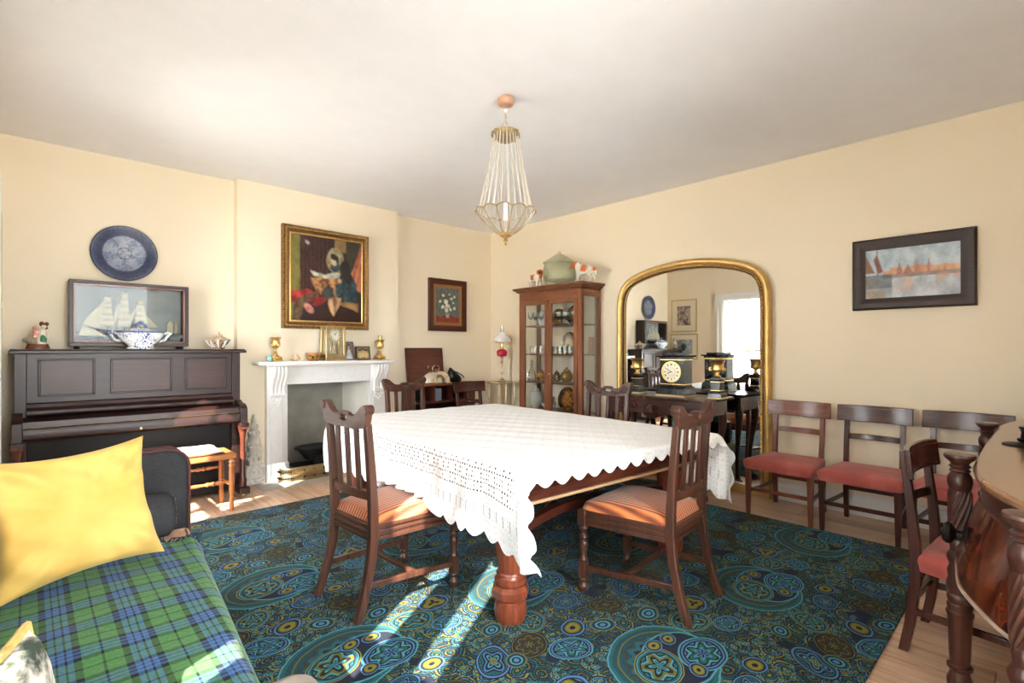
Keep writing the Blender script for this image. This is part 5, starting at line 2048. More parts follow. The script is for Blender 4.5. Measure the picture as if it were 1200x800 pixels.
def dining_chair(label):
    t = thing('dining_chair', label, 'chair', (0, 0, 0), 0, 'carved dining chairs around the table')
    W = M['chair_wood']
    for s in (-1, 1):
        b = MB()
        pts = [(0.0, -0.315, 0.034), (0.06, -0.292, 0.036), (0.16, -0.262, 0.040), (0.27, -0.238, 0.042), (0.38, -0.226, 0.044), (0.50, -0.226, 0.042), (0.65, -0.234, 0.038), (0.80, -0.246, 0.034), (0.915, -0.257, 0.032)]
        secs = [(s * 0.187 + s * 0.012 * (1 - min(1, z / 0.4)), y, z, 0.036, w) for z, y, w in pts]
        section_path(b, secs)
        mk('rear_leg', b, W, t, bevel=0.004)
        b = MB()
        b.cbox(0, 0, 0.39, 0.046, 0.046, 0.085)
        b.lathe([(0.014, 0.0), (0.021, 0.012), (0.024, 0.03), (0.016, 0.045), (0.014, 0.055), (0.022, 0.066), (0.018, 0.075)], 16)
        b.cbox(0, 0, 0.115, 0.04, 0.04, 0.085)
        b.lathe([(0.017, 0.155), (0.023, 0.168), (0.016, 0.18), (0.019, 0.215), (0.025, 0.245), (0.022, 0.262), (0.015, 0.27), (0.025, 0.284), (0.024, 0.296), (0.015, 0.304), (0.018, 0.318), (0.025, 0.334), (0.018, 0.348)], 16)
        mk('front_leg', b, W, t, (s * 0.232, 0.235, 0), bevel=0.002)
        b = MB()
        for (z0_, z1_, o_) in ((0.352, 0.372, 0.0), (0.372, 0.386, -0.006), (0.386, 0.402, 0.001), (0.402, 0.413, -0.006), (0.413, 0.428, 0.002)):
            b.bar((s * (0.187 + o_), -0.208, (z0_ + z1_) / 2), (s * (0.232 + o_), 0.214, (z0_ + z1_) / 2), 0.03, z1_ - z0_)
        mk('seat_rail', b, M['chair_wood'], t, bevel=0.002)
        b = MB()
        b.bar((s * 0.196, -0.258, 0.155), (s * 0.232, 0.22, 0.125), 0.022, 0.028)
        mk('stretcher', b, M['chair_wood'], t, bevel=0.003)
    b = MB()
    b.bar((-0.212, 0.0, 0.14), (0.212, 0.0, 0.14), 0.022, 0.022)
    mk('cross_stretcher', b, M['chair_wood_x'], t, bevel=0.003)
    bf, bb = MB(), MB()
    for (z0_, z1_, o_) in ((0.352, 0.372, 0.0), (0.372, 0.386, -0.006), (0.386, 0.402, 0.001), (0.402, 0.413, -0.006), (0.413, 0.428, 0.002)):
        bf.box(-0.21, 0.22, z0_, 0.21, 0.25 + o_, z1_)
        bb.box(-0.17, -0.24 - o_, z0_, 0.17, -0.212, z1_)
    mk('front_rail', bf, M['chair_wood_x'], t, bevel=0.002)
    mk('rear_rail', bb, M['chair_wood_x'], t, bevel=0.002)
    # stuffed seat
    b = MB()

    def seat(u, v):
        a = 2 * u - 1
        c = 2 * v - 1
        yy = -0.222 + 0.472 * v
        hw = (0.200 + (0.248 - 0.200) * v)
        e = (1 - abs(a) ** 5) ** 0.5 * (1 - abs(c) ** 5) ** 0.5
        z = 0.430 + 0.026 * min(1, e * 3) + 0.038 * e * (1 - 0.35 * c * c)
        return (a * hw * (0.99 + 0.01 * e), yy, z)
    b.grid(seat, 22, 22)
    mk('seat', b, M['rust_cord'], t, fix=False, angle=180)
    # back: lower rail, three fluted slats, scrolled crest with a hand hold
    b = MB()
    n_ = 8
    for i in range(n_):
        x0, x1 = -0.172 + 0.344 * i / n_, -0.172 + 0.344 * (i + 1) / n_
        f0, f1 = (abs(2 * i / n_ - 1)), (abs(2 * (i + 1) / n_ - 1))
        b.bar((x0, -0.229 - 0.016 * (1 - f0 ** 2), 0.568), (x1, -0.229 - 0.016 * (1 - f1 ** 2), 0.568), 0.024, 0.042)
    mk('back_rail', b, M['chair_wood_x'], t)
    for x in (-0.092, 0.0, 0.092):
        b = MB()
        y0_, y1_ = -0.243, -0.262
        b.bar((x, y0_, 0.575), (x, y1_, 0.90), 0.034, 0.012, (0, 1, 0))
        b.bar((x - 0.010, y0_ + 0.007, 0.585), (x - 0.010, y1_ + 0.007, 0.89), 0.006, 0.005, (0, 1, 0))
        b.bar((x + 0.010, y0_ + 0.007, 0.585), (x + 0.010, y1_ + 0.007, 0.89), 0.006, 0.005, (0, 1, 0))
        mk('slat', b, M['chair_wood'], t, bevel=0.002)
    b = MB()
    top = [(0.215, 0.985), (0.205, 0.999), (0.185, 1.002), (0.165, 0.996), (0.14, 0.976), (0.115, 0.957), (0.085, 0.948), (0.05, 0.949), (0.034, 0.953)]
    right = [(0.034, 0.953), (0.034, 0.922), (0.0, 0.918), (0.0, 0.886), (0.10, 0.884), (0.20, 0.896), (0.214, 0.935), (0.222, 0.962)] + top[:-1]
    for s in (-1, 1):
        poly = [(s * x, z) for x, z in right]
        b.prism(poly, -0.282, -0.248, 'y')
        b.tube([(s * 0.204, -0.288, 0.982), (s * 0.204, -0.24, 0.982)], 0.024, 16)
    b.tube([(-0.04, -0.265, 0.949), (-0.02, -0.265, 0.952), (0.02, -0.265, 0.952), (0.04, -0.265, 0.949)], 0.013, 10)
    cr = mk('crest_rail', b, M['chair_wood_x'], t, bevel=0.004)
    for s in (-1, 1):
        b = MB()
        sp = []
        for i in range(22):
            a = i / 21 * 3.4 * pi
            r = 0.034 * (1 - i / 24)
            sp.append((s * (0.16 + r * cos(a)), -0.246, 0.938 + r * sin(a)))
        b.tube(sp, 0.005, 6)
        b.tube([(s * 0.13, -0.246, 0.925), (s * 0.10, -0.246, 0.915), (s * 0.065, -0.246, 0.92), (s * 0.05, -0.246, 0.935)], 0.006, 6)
        for k in range(4):
            b.ball((s * (0.06 + 0.018 * k), -0.247, 0.902 + 0.001 * k), 0.009, 0.005, 0.007, 8, 5)
        b.ball((s * 0.16, -0.247, 0.938), 0.010, 0.006, 0.010, 8, 5)
        mk('carving', b, M['mahog_x'], cr)
    return t


dc = dining_chair('rust seated dining chair at the fireplace side of the table, back to the sofa')
dc.location = (1.405, 2.42, RZ)
dc.rotation_euler.z = radians(-87)
dup(dc, (2.365, 1.475, RZ), radians(5), 'rust seated dining chair tucked at the short table side showing the apron')
dup(dc, (2.50, 3.80, RZ), radians(182), 'carved dining chair at the far end of the table beyond the cloth, before the bookcase')
dup(dc, (3.20, 2.50, RZ), radians(92), 'carved dining chair between the table and the black clock')

# ------------------------------------------------------------------ red seated chairs with curved crest
m, nt, p = new_mat('worn_red_rep')
h = NT(nt)
v = h.coord()
n1 = h.noise(v, 5, 4)
n2 = h.noise(h.mapping(v, scale=(300, 300, 300)), 1, 2)
h.link(h.ramp(n1, [(0.3, rgb(144, 64, 57)), (0.55, rgb(174, 84, 75)), (0.75, rgb(194, 112, 99))]), p.inputs['Base Color'])
p.inputs['Roughness'].default_value = 0.9
p.inputs['Sheen Weight'].default_value = 0.2
h.link(h.bump(n2, 0.15, 0.002), p.inputs['Normal'])
M['red_rep'] = m
M['reg_wood'] = wood('chestnut_mahogany', rgb(84, 42, 30), rgb(140, 82, 60), 0.3, axis='z')
M['reg_wood_x'] = wood('chestnut_mahogany_rail', rgb(88, 44, 30), rgb(146, 86, 62), 0.26, axis='x')
M['reg_dark'] = wood('dark_polished_crest', rgb(46, 22, 18), rgb(88, 48, 38), 0.22, axis='x')
M['reg_dark_z'] = wood('dark_polished_post', rgb(46, 22, 18), rgb(88, 48, 38), 0.25, axis='z')


def curved_rail(b, x0, x1, yc, z0, z1, th, bow, n=12, lean=0.0):
    vs, fs = [], []
    for i in range(n + 1):
        f = i / n
        x = x0 + (x1 - x0) * f
        y = yc - bow * (1 - (2 * f - 1) ** 2)
        vs += [(x, y, z0), (x, y + th, z0), (x, y + th - lean, z1), (x, y - lean, z1)]
    for i in range(n):
        for k in range(4):
            fs.append((i * 4 + k, i * 4 + (k + 1) % 4, (i + 1) * 4 + (k + 1) % 4, (i + 1) * 4 + k))
    fs += [(0, 1, 2, 3), (n * 4 + 3, n * 4 + 2, n * 4 + 1, n * 4)]
    b.add(vs, fs)


def red_chair(label, dark=False, group='red seated chairs'):
    t = thing('side_chair', label, 'chair', (0, 0, 0), 0, group)
    WX, WZ = (M['reg_dark'], M['reg_dark_z']) if dark else (M['reg_wood_x'], M['reg_wood'])
    for s in (-1, 1):
        b = MB()
        section_path(b, [(s * 0.178, -0.262, 0.0, 0.030, 0.034), (s * 0.176, -0.24, 0.12, 0.032, 0.036), (s * 0.174, -0.222, 0.30, 0.034, 0.04), (s * 0.172, -0.222, 0.42, 0.034, 0.04), (s * 0.172, -0.234, 0.58, 0.033, 0.034), (s * 0.172, -0.254, 0.76, 0.032, 0.028), (s * 0.172, -0.266, 0.845, 0.03, 0.022)])
        mk('rear_leg', b, WZ, t, bevel=0.003)
        b = MB()
        section_path(b, [(s * 0.218, 0.205, 0.0, 0.027, 0.027), (s * 0.218, 0.205, 0.37, 0.042, 0.042)])
        mk('front_leg', b, WZ, t, bevel=0.003)
        b = MB()
        b.bar((s * 0.185, -0.226, 0.18), (s * 0.218, 0.20, 0.18), 0.018, 0.026)
        mk('side_stretcher', b, WZ, t, bevel=0.002)
    b = MB()
    b.bar((-0.208, 0.13, 0.178), (0.208, 0.13, 0.178), 0.018, 0.028)
    mk('front_stretcher', b, WX, t, bevel=0.002)
    b = MB()
    b.bar((-0.16, -0.224, 0.235), (0.16, -0.224, 0.235), 0.018, 0.028)
    mk('rear_stretcher', b, WX, t, bevel=0.002)
    b = MB()
    curved_rail(b, -0.232, 0.232, -0.236, 0.738, 0.858, 0.022, 0.035, lean=0.014)
    c = mk('crest_rail', b, WX, t, bevel=0.004)
    b = MB()
    curved_rail(b, -0.218, 0.218, -0.2135, 0.754, 0.757, 0.0015, 0.035)
    curved_rail(b, -0.218, 0.218, -0.2245, 0.838, 0.841, 0.0015, 0.035)
    mk('string_line', b, M['reg_wood_x'], c)
    b = MB()
    curved_rail(b, -0.165, 0.165, -0.248, 0.602, 0.642, 0.016, 0.03, lean=0.004)
    mk('back_rail', b, WX, t, bevel=0.003)
    b = MB()

    def seat(u, v):
        # stuffed over seat: wraps the rails
        a, c_ = 2 * u - 1, 2 * v - 1
        hw = 0.205 + 0.045 * v
        y = -0.212 + 0.452 * v
        ed = max(abs(a), abs(c_))
        if ed > 0.86:
            k_ = (ed - 0.86) / 0.14
            z = 0.432 - 0.075 * k_ ** 1.5
            kx = min(1, 1 / max(1e-6, ed) * 0.965)
        else:
            z = 0.432 + 0.03 * (1 - (ed / 0.86) ** 2.5)
            kx = 1
        sc = 1.0 if ed <= 0.86 else (0.93 + 0.07 * min(1, (ed - 0.86) / 0.05)) / ed * max(0.86, min(ed, 0.93 + 0.0)) / 0.93 if False else 1.0
        return (a * hw, y, z)

    def seat2(u, v):
        a, c_ = 2 * u - 1, 2 * v - 1
        ed = max(abs(a), abs(c_), 1e-6)
        rnd_ = 1 - 0.05 * min(abs(a), abs(c_)) ** 6
        if ed > 0.7:
            k_ = (ed - 0.7) / 0.3
            if k_ < 0.6:
                an = k_ / 0.6 * pi / 2
                q, z = 0.91 + 0.09 * sin(an), 0.430 - 0.034 * (1 - cos(an))
            else:
                q, z = 1.0 - 0.015 * (k_ - 0.6), 0.396 - 0.04 * (k_ - 0.6) / 0.4
        else:
            q = ed / 0.7 * 0.91
            z = 0.430 + 0.028 * (1 - (ed / 0.7) ** 2.2)
        a2, c2 = a / ed * q * rnd_, c_ / ed * q * rnd_
        vv = (c2 + 1) / 2
        return (a2 * (0.207 + 0.045 * vv), -0.214 + 0.456 * vv, z)
    b.grid(seat2, 30, 30)
    mk('seat', b, M['red_rep'], t, fix=False, angle=180)
    b = MB()
    b.box(-0.19, -0.20, 0.365, 0.19, 0.19, 0.385)
    mk('seat_board', b, M['black_wood'], t)
    return t


rc = red_chair('red seated chair with chestnut back next to the mirror frame')
rc.location = (4.287, 1.41, 0.0)
rc.rotation_euler.z = pi / 2
rd = red_chair('red seated chair with dark crest, middle of three along the wall', True)
rd.location = (4.287, 0.90, 0.0)
rd.rotation_euler.z = pi / 2
dup(rd, (4.287, 0.388, 0.0), pi / 2, 'red seated chair with dark crest under the harbour painting, partly behind the sideboard')
dup(rd, (2.87, 0.16, 0.0), pi - 0.07, 'red seated chair drawn up at the sideboard, back towards the carpet')
dup(rd, (3.87, 4.60, 0.0), pi, 'dark curved back chair standing before the alcove bookcase', 1.035)

# ------------------------------------------------------------------ arched overmantel mirror standing on the floor
t = thing('arched_mirror', 'tall gilt framed mirror with an arched top standing against the wall behind the clock', 'mirror', (XR - 0.006, 2.435, 0.0), -pi / 2)
half = [(0.785, 0.0), (0.785, 1.66), (0.782, 1.76), (0.768, 1.85), (0.735, 1.93), (0.68, 1.995), (0.60, 2.042), (0.50, 2.078), (0.38, 2.107), (0.25, 2.128), (0.12, 2.141), (0.0, 2.145)]
outline = half + [(-x, z) for x, z in half[-2::-1]]


def norm2(i):
    p0 = Vector(outline[max(i - 1, 0)])
    p1 = Vector(outline[min(i + 1, len(outline) - 1)])
    d = (p1 - p0).normalized()
    return Vector((-d.y, d.x))


def inset(k):
    return [tuple(Vector(q) + norm2(i) * k) for i, q in enumerate(outline)]


FWm = 0.092
b = MB()
path = []
for i, q in enumerate(outline):
    n2 = norm2(i)
    path.append(((q[0], 0, q[1] + (0.001 if i in (0, len(outline) - 1) else 0)), (n2.x, 0, n2.y), (0, -1, 0)))
b.sweep(path, [(0, 0), (0, 0.05), (0.012, 0.068), (0.03, 0.072), (0.05, 0.062), (0.06, 0.05), (0.078, 0.05), (FWm, 0.034), (FWm, 0.0)])
b.box(-0.785, -0.06, 0.001, 0.785, 0, 0.085)
fr = mk('frame', b, plain('bright_gold_leaf', (0.62, 0.40, 0.14, 1), 0.38, 0.7, var=0.15, scale=14, bump=0.05), t, angle=50)
b = MB()
rp = inset(0.07)
acc = []
for i in range(len(rp) - 1):
    p0, p1 = Vector(rp[i]), Vector(rp[i + 1])
    L = (p1 - p0).length
    n_ = max(1, int(round(L / 0.024)))
    for k in range(n_):
        q = p0.lerp(p1, k / n_)
        d = (p1 - p0).normalized()
        acc.append((q, d))
for q, d in acc:
    if q.y < 0.085:
        continue
    a_ = atan2(d.y, d.x) + 0.7
    Mx = Matrix.Translation((q.x, -0.060, q.y)) @ Matrix.Rotation(-a_, 4, 'Y')
    b.ball((0, 0, 0), 0.018, 0.014, 0.0085, 6, 4, Mx)
mk('rope_moulding', b, M['gilt'], fr)
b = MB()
b.sweep(path, [(0.052, 0.045), (0.052, 0.054), (0.086, 0.054), (0.086, 0.040)])  # dark strip stands in for shade in the grooves behind the rope beads
mk('rope_groove_shade', b, plain('dark_groove_shade', rgb(74, 40, 22), 0.6), fr, angle=50)
m, nt, p = new_mat('silvered_glass')
p.inputs['Base Color'].default_value = (0.86, 0.88, 0.87, 1)
p.inputs['Metallic'].default_value = 1.0
p.inputs['Roughness'].default_value = 0.015
M['mirror'] = m
b = MB()
poly = inset(FWm - 0.01)
poly[0] = (poly[0][0], 0.07)
poly[-1] = (poly[-1][0], 0.07)
b.prism(poly, -0.026, -0.022, 'y')
mk('mirror_glass', b, M['mirror'], t, smooth=False)

# ------------------------------------------------------------------ console table before the mirror
CX0, CX1, CY0, CY1, CZ = 4.02, 4.52, 1.93, 2.98, 0.862
t = thing('console_table', 'dark carved console table with cabriole legs in front of the mirror', 'table', ((CX0 + CX1) / 2, (CY0 + CY1) / 2, 0), -pi / 2)
cw_, cd_ = (CY1 - CY0) / 2, (CX1 - CX0) / 2
M['console'] = wood('dark_console_mahogany', rgb(40, 18, 14), rgb(84, 44, 32), 0.28, axis='x', coat=0.2)
b = MB()
b.box(-cw_, -cd_, CZ - 0.028, cw_, cd_, CZ)
tp = mk('top', b, M['console'], t, bevel=0.006)
b = MB()
nG = 58
for k in range(nG):
    x = -cw_ + 2 * cw_ * (k + 0.5) / nG
    b.ball((x, -cd_ - 0.002, CZ - 0.016), 0.010, 0.008, 0.012, 6, 4)
for s in (-1, 1):
    for k in range(28):
        y = -cd_ + 2 * cd_ * (k + 0.5) / 28
        b.ball((s * (cw_ + 0.002), y, CZ - 0.016), 0.008, 0.010, 0.012, 6, 4)
mk('gadroon_edge', b, M['console'], tp)
b = MB()
prof = [(-cw_ + 0.05, CZ - 0.03), (cw_ - 0.05, CZ - 0.03), (cw_ - 0.05, CZ - 0.15), (cw_ - 0.12, CZ - 0.185), (cw_ - 0.25, CZ - 0.165), (0.12, CZ - 0.16), (0.0, CZ - 0.205), (-0.12, CZ - 0.16), (-cw_ + 0.25, CZ - 0.165), (-cw_ + 0.12, CZ - 0.185), (-cw_ + 0.05, CZ - 0.15)]
b.prism(prof, -cd_ + 0.035, -cd_ + 0.055, 'y')
for s in (-1, 1):
    x0, x1 = sorted((s * (cw_ - 0.04), s * (cw_ - 0.06)))
    b.box(x0, -cd_ + 0.055, CZ - 0.155, x1, cd_ - 0.04, CZ - 0.03)
b.box(-cw_ + 0.06, cd_ - 0.06, CZ - 0.155, cw_ - 0.06, cd_ - 0.04, CZ - 0.03)
apc = mk('apron', b, M['console'], t, bevel=0.003)
b = MB()
for k in range(15):
    a = pi * (k / 14)
    b.tube([(0.0, -cd_ + 0.034, CZ - 0.15), (0.075 * cos(a), -cd_ + 0.03, CZ - 0.15 + 0.075 * sin(a))], [0.004, 0.008], 6)
mk('carved_shell', b, M['console'], apc)
for s in (-1, 1):
    b = MB()
    sp = []
    for i in range(24):
        a = i / 23 * 3.2 * pi
        r = 0.05 * (1 - i / 27)
        sp.append((s * (0.20 + r * cos(a)), -cd_ + 0.033, CZ - 0.10 + r * 0.8 * sin(a)))
    b.tube(sp, 0.007, 6)
    b.tube([(s * 0.26, -cd_ + 0.033, CZ - 0.09), (s * 0.32, -cd_ + 0.033, CZ - 0.13), (s * 0.40, -cd_ + 0.033, CZ - 0.10)], [0.010, 0.009, 0.004], 6)
    b.tube([(s * 0.10, -cd_ + 0.033, CZ - 0.06), (s * 0.15, -cd_ + 0.033, CZ - 0.05), (s * 0.22, -cd_ + 0.033, CZ - 0.06)], [0.004, 0.008, 0.004], 6)
    mk('carved_scroll', b, M['console'], apc)
for sx_ in (-1, 1):
    for sy_ in (-1, 1):
        b = MB()
        dx_, dy_ = sx_ * 0.7071, sy_ * 0.7071
        prof_ = [(0.80, 0.0, 0.034), (0.76, 0.012, 0.036), (0.68, 0.028, 0.037), (0.58, 0.022, 0.031), (0.45, 0.0, 0.024), (0.30, -0.018, 0.020), (0.18, -0.022, 0.018), (0.10, -0.012, 0.020), (0.06, 0.004, 0.026)]
        b.tube([(dx_ * o_, dy_ * o_, z) for z, o_, r in prof_], [r for z, o_, r in prof_], 12)
        lg = mk('leg', b, M['console'], t, (sx_ * (cw_ - 0.085), sy_ * (cd_ - 0.085), 0))
        b = MB()
        b.ball((dx_ * 0.014, dy_ * 0.014, 0.0285), 0.03, 0.03, 0.028, 14, 8)
        for a in (-0.9, -0.3, 0.3, 0.9):
            aa = atan2(dy_, dx_) + a
            b.tube([(0.006 * cos(aa), 0.006 * sin(aa), 0.066), (0.03 * cos(aa) + dx_ * 0.012, 0.03 * sin(aa) + dy_ * 0.012, 0.05), (0.036 * cos(aa) + dx_ * 0.012, 0.036 * sin(aa) + dy_ * 0.012, 0.02), (0.034 * cos(aa) + dx_ * 0.012, 0.034 * sin(aa) + dy_ * 0.012, 0.008)], [0.011, 0.010, 0.008, 0.004], 7)
        mk('claw_foot', b, M['console'], lg)

# under the console: low carved chest with a turquoise tin on it
t = thing('carved_chest', 'low pale carved wooden chest under the console table', 'chest', (4.28, 2.28, 0), -pi / 2)
CHM = wood('grey_oak', rgb(84, 74, 56), rgb(136, 124, 98), 0.6, axis='x')
b = MB()
b.box(-0.16, -0.12, 0.02, 0.16, 0.12, 0.33)
b.box(-0.17, -0.13, 0.0, 0.17, 0.13, 0.03)
bc = mk('body', b, CHM, t, bevel=0.004)
b = MB()
for (x0, z0_, x1, z1_) in ((-0.14, 0.05, 0.14, 0.065), (-0.14, 0.285, 0.14, 0.30), (-0.14, 0.065, -0.125, 0.285), (0.125, 0.065, 0.14, 0.285)):
    b.box(x0, -0.128, z0_, x1, -0.119, z1_)
for (y0, z0_, y1, z1_) in ((-0.10, 0.05, 0.10, 0.065), (-0.10, 0.285, 0.10, 0.30), (-0.10, 0.065, -0.085, 0.285), (0.085, 0.065, 0.10, 0.285)):
    b.box(0.159, y0, z0_, 0.168, y1, z1_)
for k in range(8):
    a = 2 * pi * k / 8
    b.ball((0.05 * cos(a), -0.122, 0.175 + 0.05 * sin(a)), 0.02, 0.006, 0.012, 8, 5)
    b.ball((0.162, 0.045 * cos(a), 0.175 + 0.05 * sin(a)), 0.006, 0.02, 0.012, 8, 5)
mk('carved_panel', b, CHM, bc)
b = MB()
b.box(-0.175, -0.135, 0.33, 0.175, 0.135, 0.36)
mk('lid', b, CHM, t, bevel=0.005)
t = thing('black_hatbox', 'round black box standing on the carved chest under the console', 'box', (4.28, 2.29, 0.3605))
b = MB()
b.lathe([(0.125, 0), (0.13, 0.005), (0.13, 0.19), (0.125, 0.195)], 30)
mk('body', b, M['black_wood'], t)
b = MB()
b.lathe([(0.134, 0.155), (0.134, 0.20), (0.128, 0.208), (0.0, 0.21), (0.0, 0.197), (0.131, 0.197), (0.131, 0.155)], 30)
mk('lid', b, M['iron'], t)
t = thing('turquoise_tin', 'turquoise tin on the black box beneath the console table', 'tin', (4.28, 2.29, 0.571))
b = MB()
b.cbox(0, 0, 0.035, 0.10, 0.15, 0.07)
mk('body', b, plain('turquoise_enamel', rgb(116, 184, 166), 0.4), t, bevel=0.006)
b = MB()
b.cbox(0, 0, 0.078, 0.106, 0.156, 0.016)
mk('lid', b, plain('turquoise_enamel_lid', rgb(130, 192, 176), 0.4), t, bevel=0.004)

# ------------------------------------------------------------------ black slate clock and urns on the console
m, nt, p = new_mat('black_slate')
h = NT(nt)
n1 = h.noise(h.coord(), 9, 5, 0.6, 1.0)
h.link(h.ramp(n1, [(0.4, rgb(22, 22, 24)), (0.7, rgb(40, 40, 42))]), p.inputs['Base Color'])
p.inputs['Roughness'].default_value = 0.22
M['slate'] = m
M['onyx'] = plain('cream_stone_plinth', rgb(206, 190, 142), 0.4, var=0.1, scale=30)
t = thing('slate_mantel_clock', 'black slate clock with a round cream dial standing on the console before the mirror', 'clock', (4.195, 2.305, CZ + 0.001), -pi / 2)
b = MB()
b.box(-0.142, -0.106, 0, 0.142, 0.106, 0.016)
mk('plinth', b, M['onyx'], t, bevel=0.002)
b = MB()
b.frustum(0, 0, 0.016, 0.07, (0.138, 0.102), (0.133, 0.097))
b.frustum(0, 0, 0.07, 0.09, (0.133, 0.097), (0.118, 0.080))
b.box(-0.114, -0.077, 0.09, 0.114, 0.077, 0.322)
cs = mk('case', b, M['slate'], t, bevel=0.002)
b = MB()
b.box(-0.120, -0.082, 0.327, 0.120, 0.082, 0.348)
b.frustum(0, 0, 0.348, 0.362, (0.138, 0.10), (0.144, 0.106))
b.box(-0.10, -0.066, 0.362, 0.10, 0.066, 0.384)
mk('cornice', b, M['slate'], t, bevel=0.002)
b = MB()
b.box(-0.1155, -0.0785, 0.320, 0.1155, 0.0785, 0.327)
b.box(-0.1155, -0.0785, 0.106, 0.1155, 0.0785, 0.112)
mk('gilt_line', b, M['gilt'], cs, smooth=False)
clock_face(t, (0.0, -0.078, 0.217), 0.080, (8.3, 10), True)


def slate_urn(loc, label):
    t = thing('mantel_urn', label, 'urn', loc, -pi / 2, 'urns flanking the slate clock')
    b = MB()
    b.box(-0.062, -0.062, 0, 0.062, 0.062, 0.014)
    mk('plinth', b, M['onyx'], t, bevel=0.002)
    b = MB()
    b.frustum(0, 0, 0.014, 0.045, (0.059, 0.059), (0.056, 0.056))
    b.frustum(0, 0, 0.045, 0.062, (0.056, 0.056), (0.042, 0.042))
    b.box(-0.040, -0.040, 0.062, 0.040, 0.040, 0.15)
    b.frustum(0, 0, 0.15, 0.163, (0.04, 0.04), (0.05, 0.05))
    b.box(-0.05, -0.05, 0.163, 0.05, 0.05, 0.172)
    b.frustum(0, 0, 0.172, 0.182, (0.042, 0.042), (0.026, 0.026))
    ps = mk('pedestal', b, M['slate'], t, bevel=0.002)
    b = MB()
    b.box(-0.0412, -0.0412, 0.068, 0.0412, 0.0412, 0.073)
    b.box(-0.0412, -0.0412, 0.140, 0.0412, 0.0412, 0.145)
    mk('gilt_line', b, M['gilt'], ps, smooth=False)
    b = MB()
    b.lathe([(0.026, 0.182), (0.03, 0.188), (0.018, 0.20), (0.016, 0.212), (0.022, 0.216), (0.02, 0.222), (0.04, 0.232), (0.05, 0.245), (0.048, 0.262), (0.050, 0.30), (0.064, 0.318), (0.066, 0.323), (0.058, 0.324), (0.042, 0.30), (0.0, 0.25)], 28)
    u = mk('cup', b, M['gilt'], t)
    b = MB()
    for s in (-1, 1):
        b.tube([(s * 0.045, 0, 0.24), (s * 0.066, 0, 0.238), (s * 0.07, 0, 0.256), (s * 0.052, 0, 0.262)], 0.006, 7)
    mk('handle', b, M['gilt'], u)
    return t


u1 = slate_urn((4.215, 1.937, CZ + 0.001), 'gilt cup urn on black pedestal at the red chair end of the console')
dup(u1, (4.215, 2.715, CZ + 0.001), -pi / 2, 'gilt cup urn on black pedestal between slate clock and glazed cabinet')

# ------------------------------------------------------------------ glazed display cabinet
KX0, KX1, KY0, KY1, KZ = 4.305, 4.645, 3.465, 4.425, 1.93
kw, kd = (KY1 - KY0) / 2, (KX1 - KX0) / 2
KC = ((KX0 + KX1) / 2, (KY0 + KY1) / 2, 0)
M['cab'] = wood('brown_walnut', rgb(94, 52, 32), rgb(154, 96, 62), 0.35, axis='z')
M['cab_x'] = wood('brown_walnut_rail', rgb(94, 52, 32), rgb(154, 96, 62), 0.35, axis='x')
t = thing('display_cabinet', 'tall glazed walnut cabinet with two glass doors full of glass and china', 'cabinet', KC, -pi / 2)
b = MB()
for (o0, z0_, z1_) in ((0.0, KZ, KZ + 0.02), (0.02, KZ + 0.02, KZ + 0.032), (0.032, KZ + 0.032, KZ + 0.048), (0.055, KZ + 0.048, KZ + 0.062), (0.062, KZ + 0.062, KZ + 0.075)):
    b.box(-kw - o0, -kd - o0, z0_, kw + o0, kd, z1_)
mk('cornice', b, M['cab_x'], t, bevel=0.004)
pw_ = 0.055
for sx_ in (-1, 1):
    for sy_ in (-1, 1):
        b = MB()
        x0, x1 = sorted((sx_ * kw, sx_ * (kw - pw_)))
        y0, y1 = sorted((sy_ * kd, sy_ * (kd - 0.04)))
        b.box(x0, y0, 0.0, x1, y1, KZ)
        mk('corner_post', b, M['cab'], t, bevel=0.003)
rails = [(-kw + pw_, -kd, 1.84, kw - pw_, -kd + 0.04, KZ), (-kw + pw_, -kd, 0.06, kw - pw_, -kd + 0.04, 0.16)]
for s in (-1, 1):
    x0, x1 = sorted((s * kw, s * (kw - 0.03)))
    rails += [(x0, -kd + 0.04, 1.86, x1, kd - 0.04, KZ), (x0, -kd + 0.04, 0.06, x1, kd - 0.04, 0.18)]
for q in rails:
    b = MB()
    b.box(*q)
    mk('carcass_rail', b, M['cab_x'], t, bevel=0.002)
b = MB()
b.box(-kw + pw_, -kd + 0.04, KZ - 0.02, kw - pw_, kd - 0.02, KZ)
mk('top_board', b, M['cab_x'], t)
b = MB()
b.box(-kw + pw_, kd - 0.015, 0.06, kw - pw_, kd - 0.002, KZ - 0.02)
mk('back_board', b, plain('pale_lining_paper', rgb(238, 228, 206), 0.8), t, smooth=False)
SHZ = [0.12, 0.575, 0.895, 1.225, 1.56]
for z_ in SHZ:
    b = MB()
    b.box(-kw + 0.032, -kd + 0.045, z_ - 0.016, kw - 0.032, kd - 0.016, z_)
    mk('shelf', b, M['cab_x'], t, bevel=0.001)
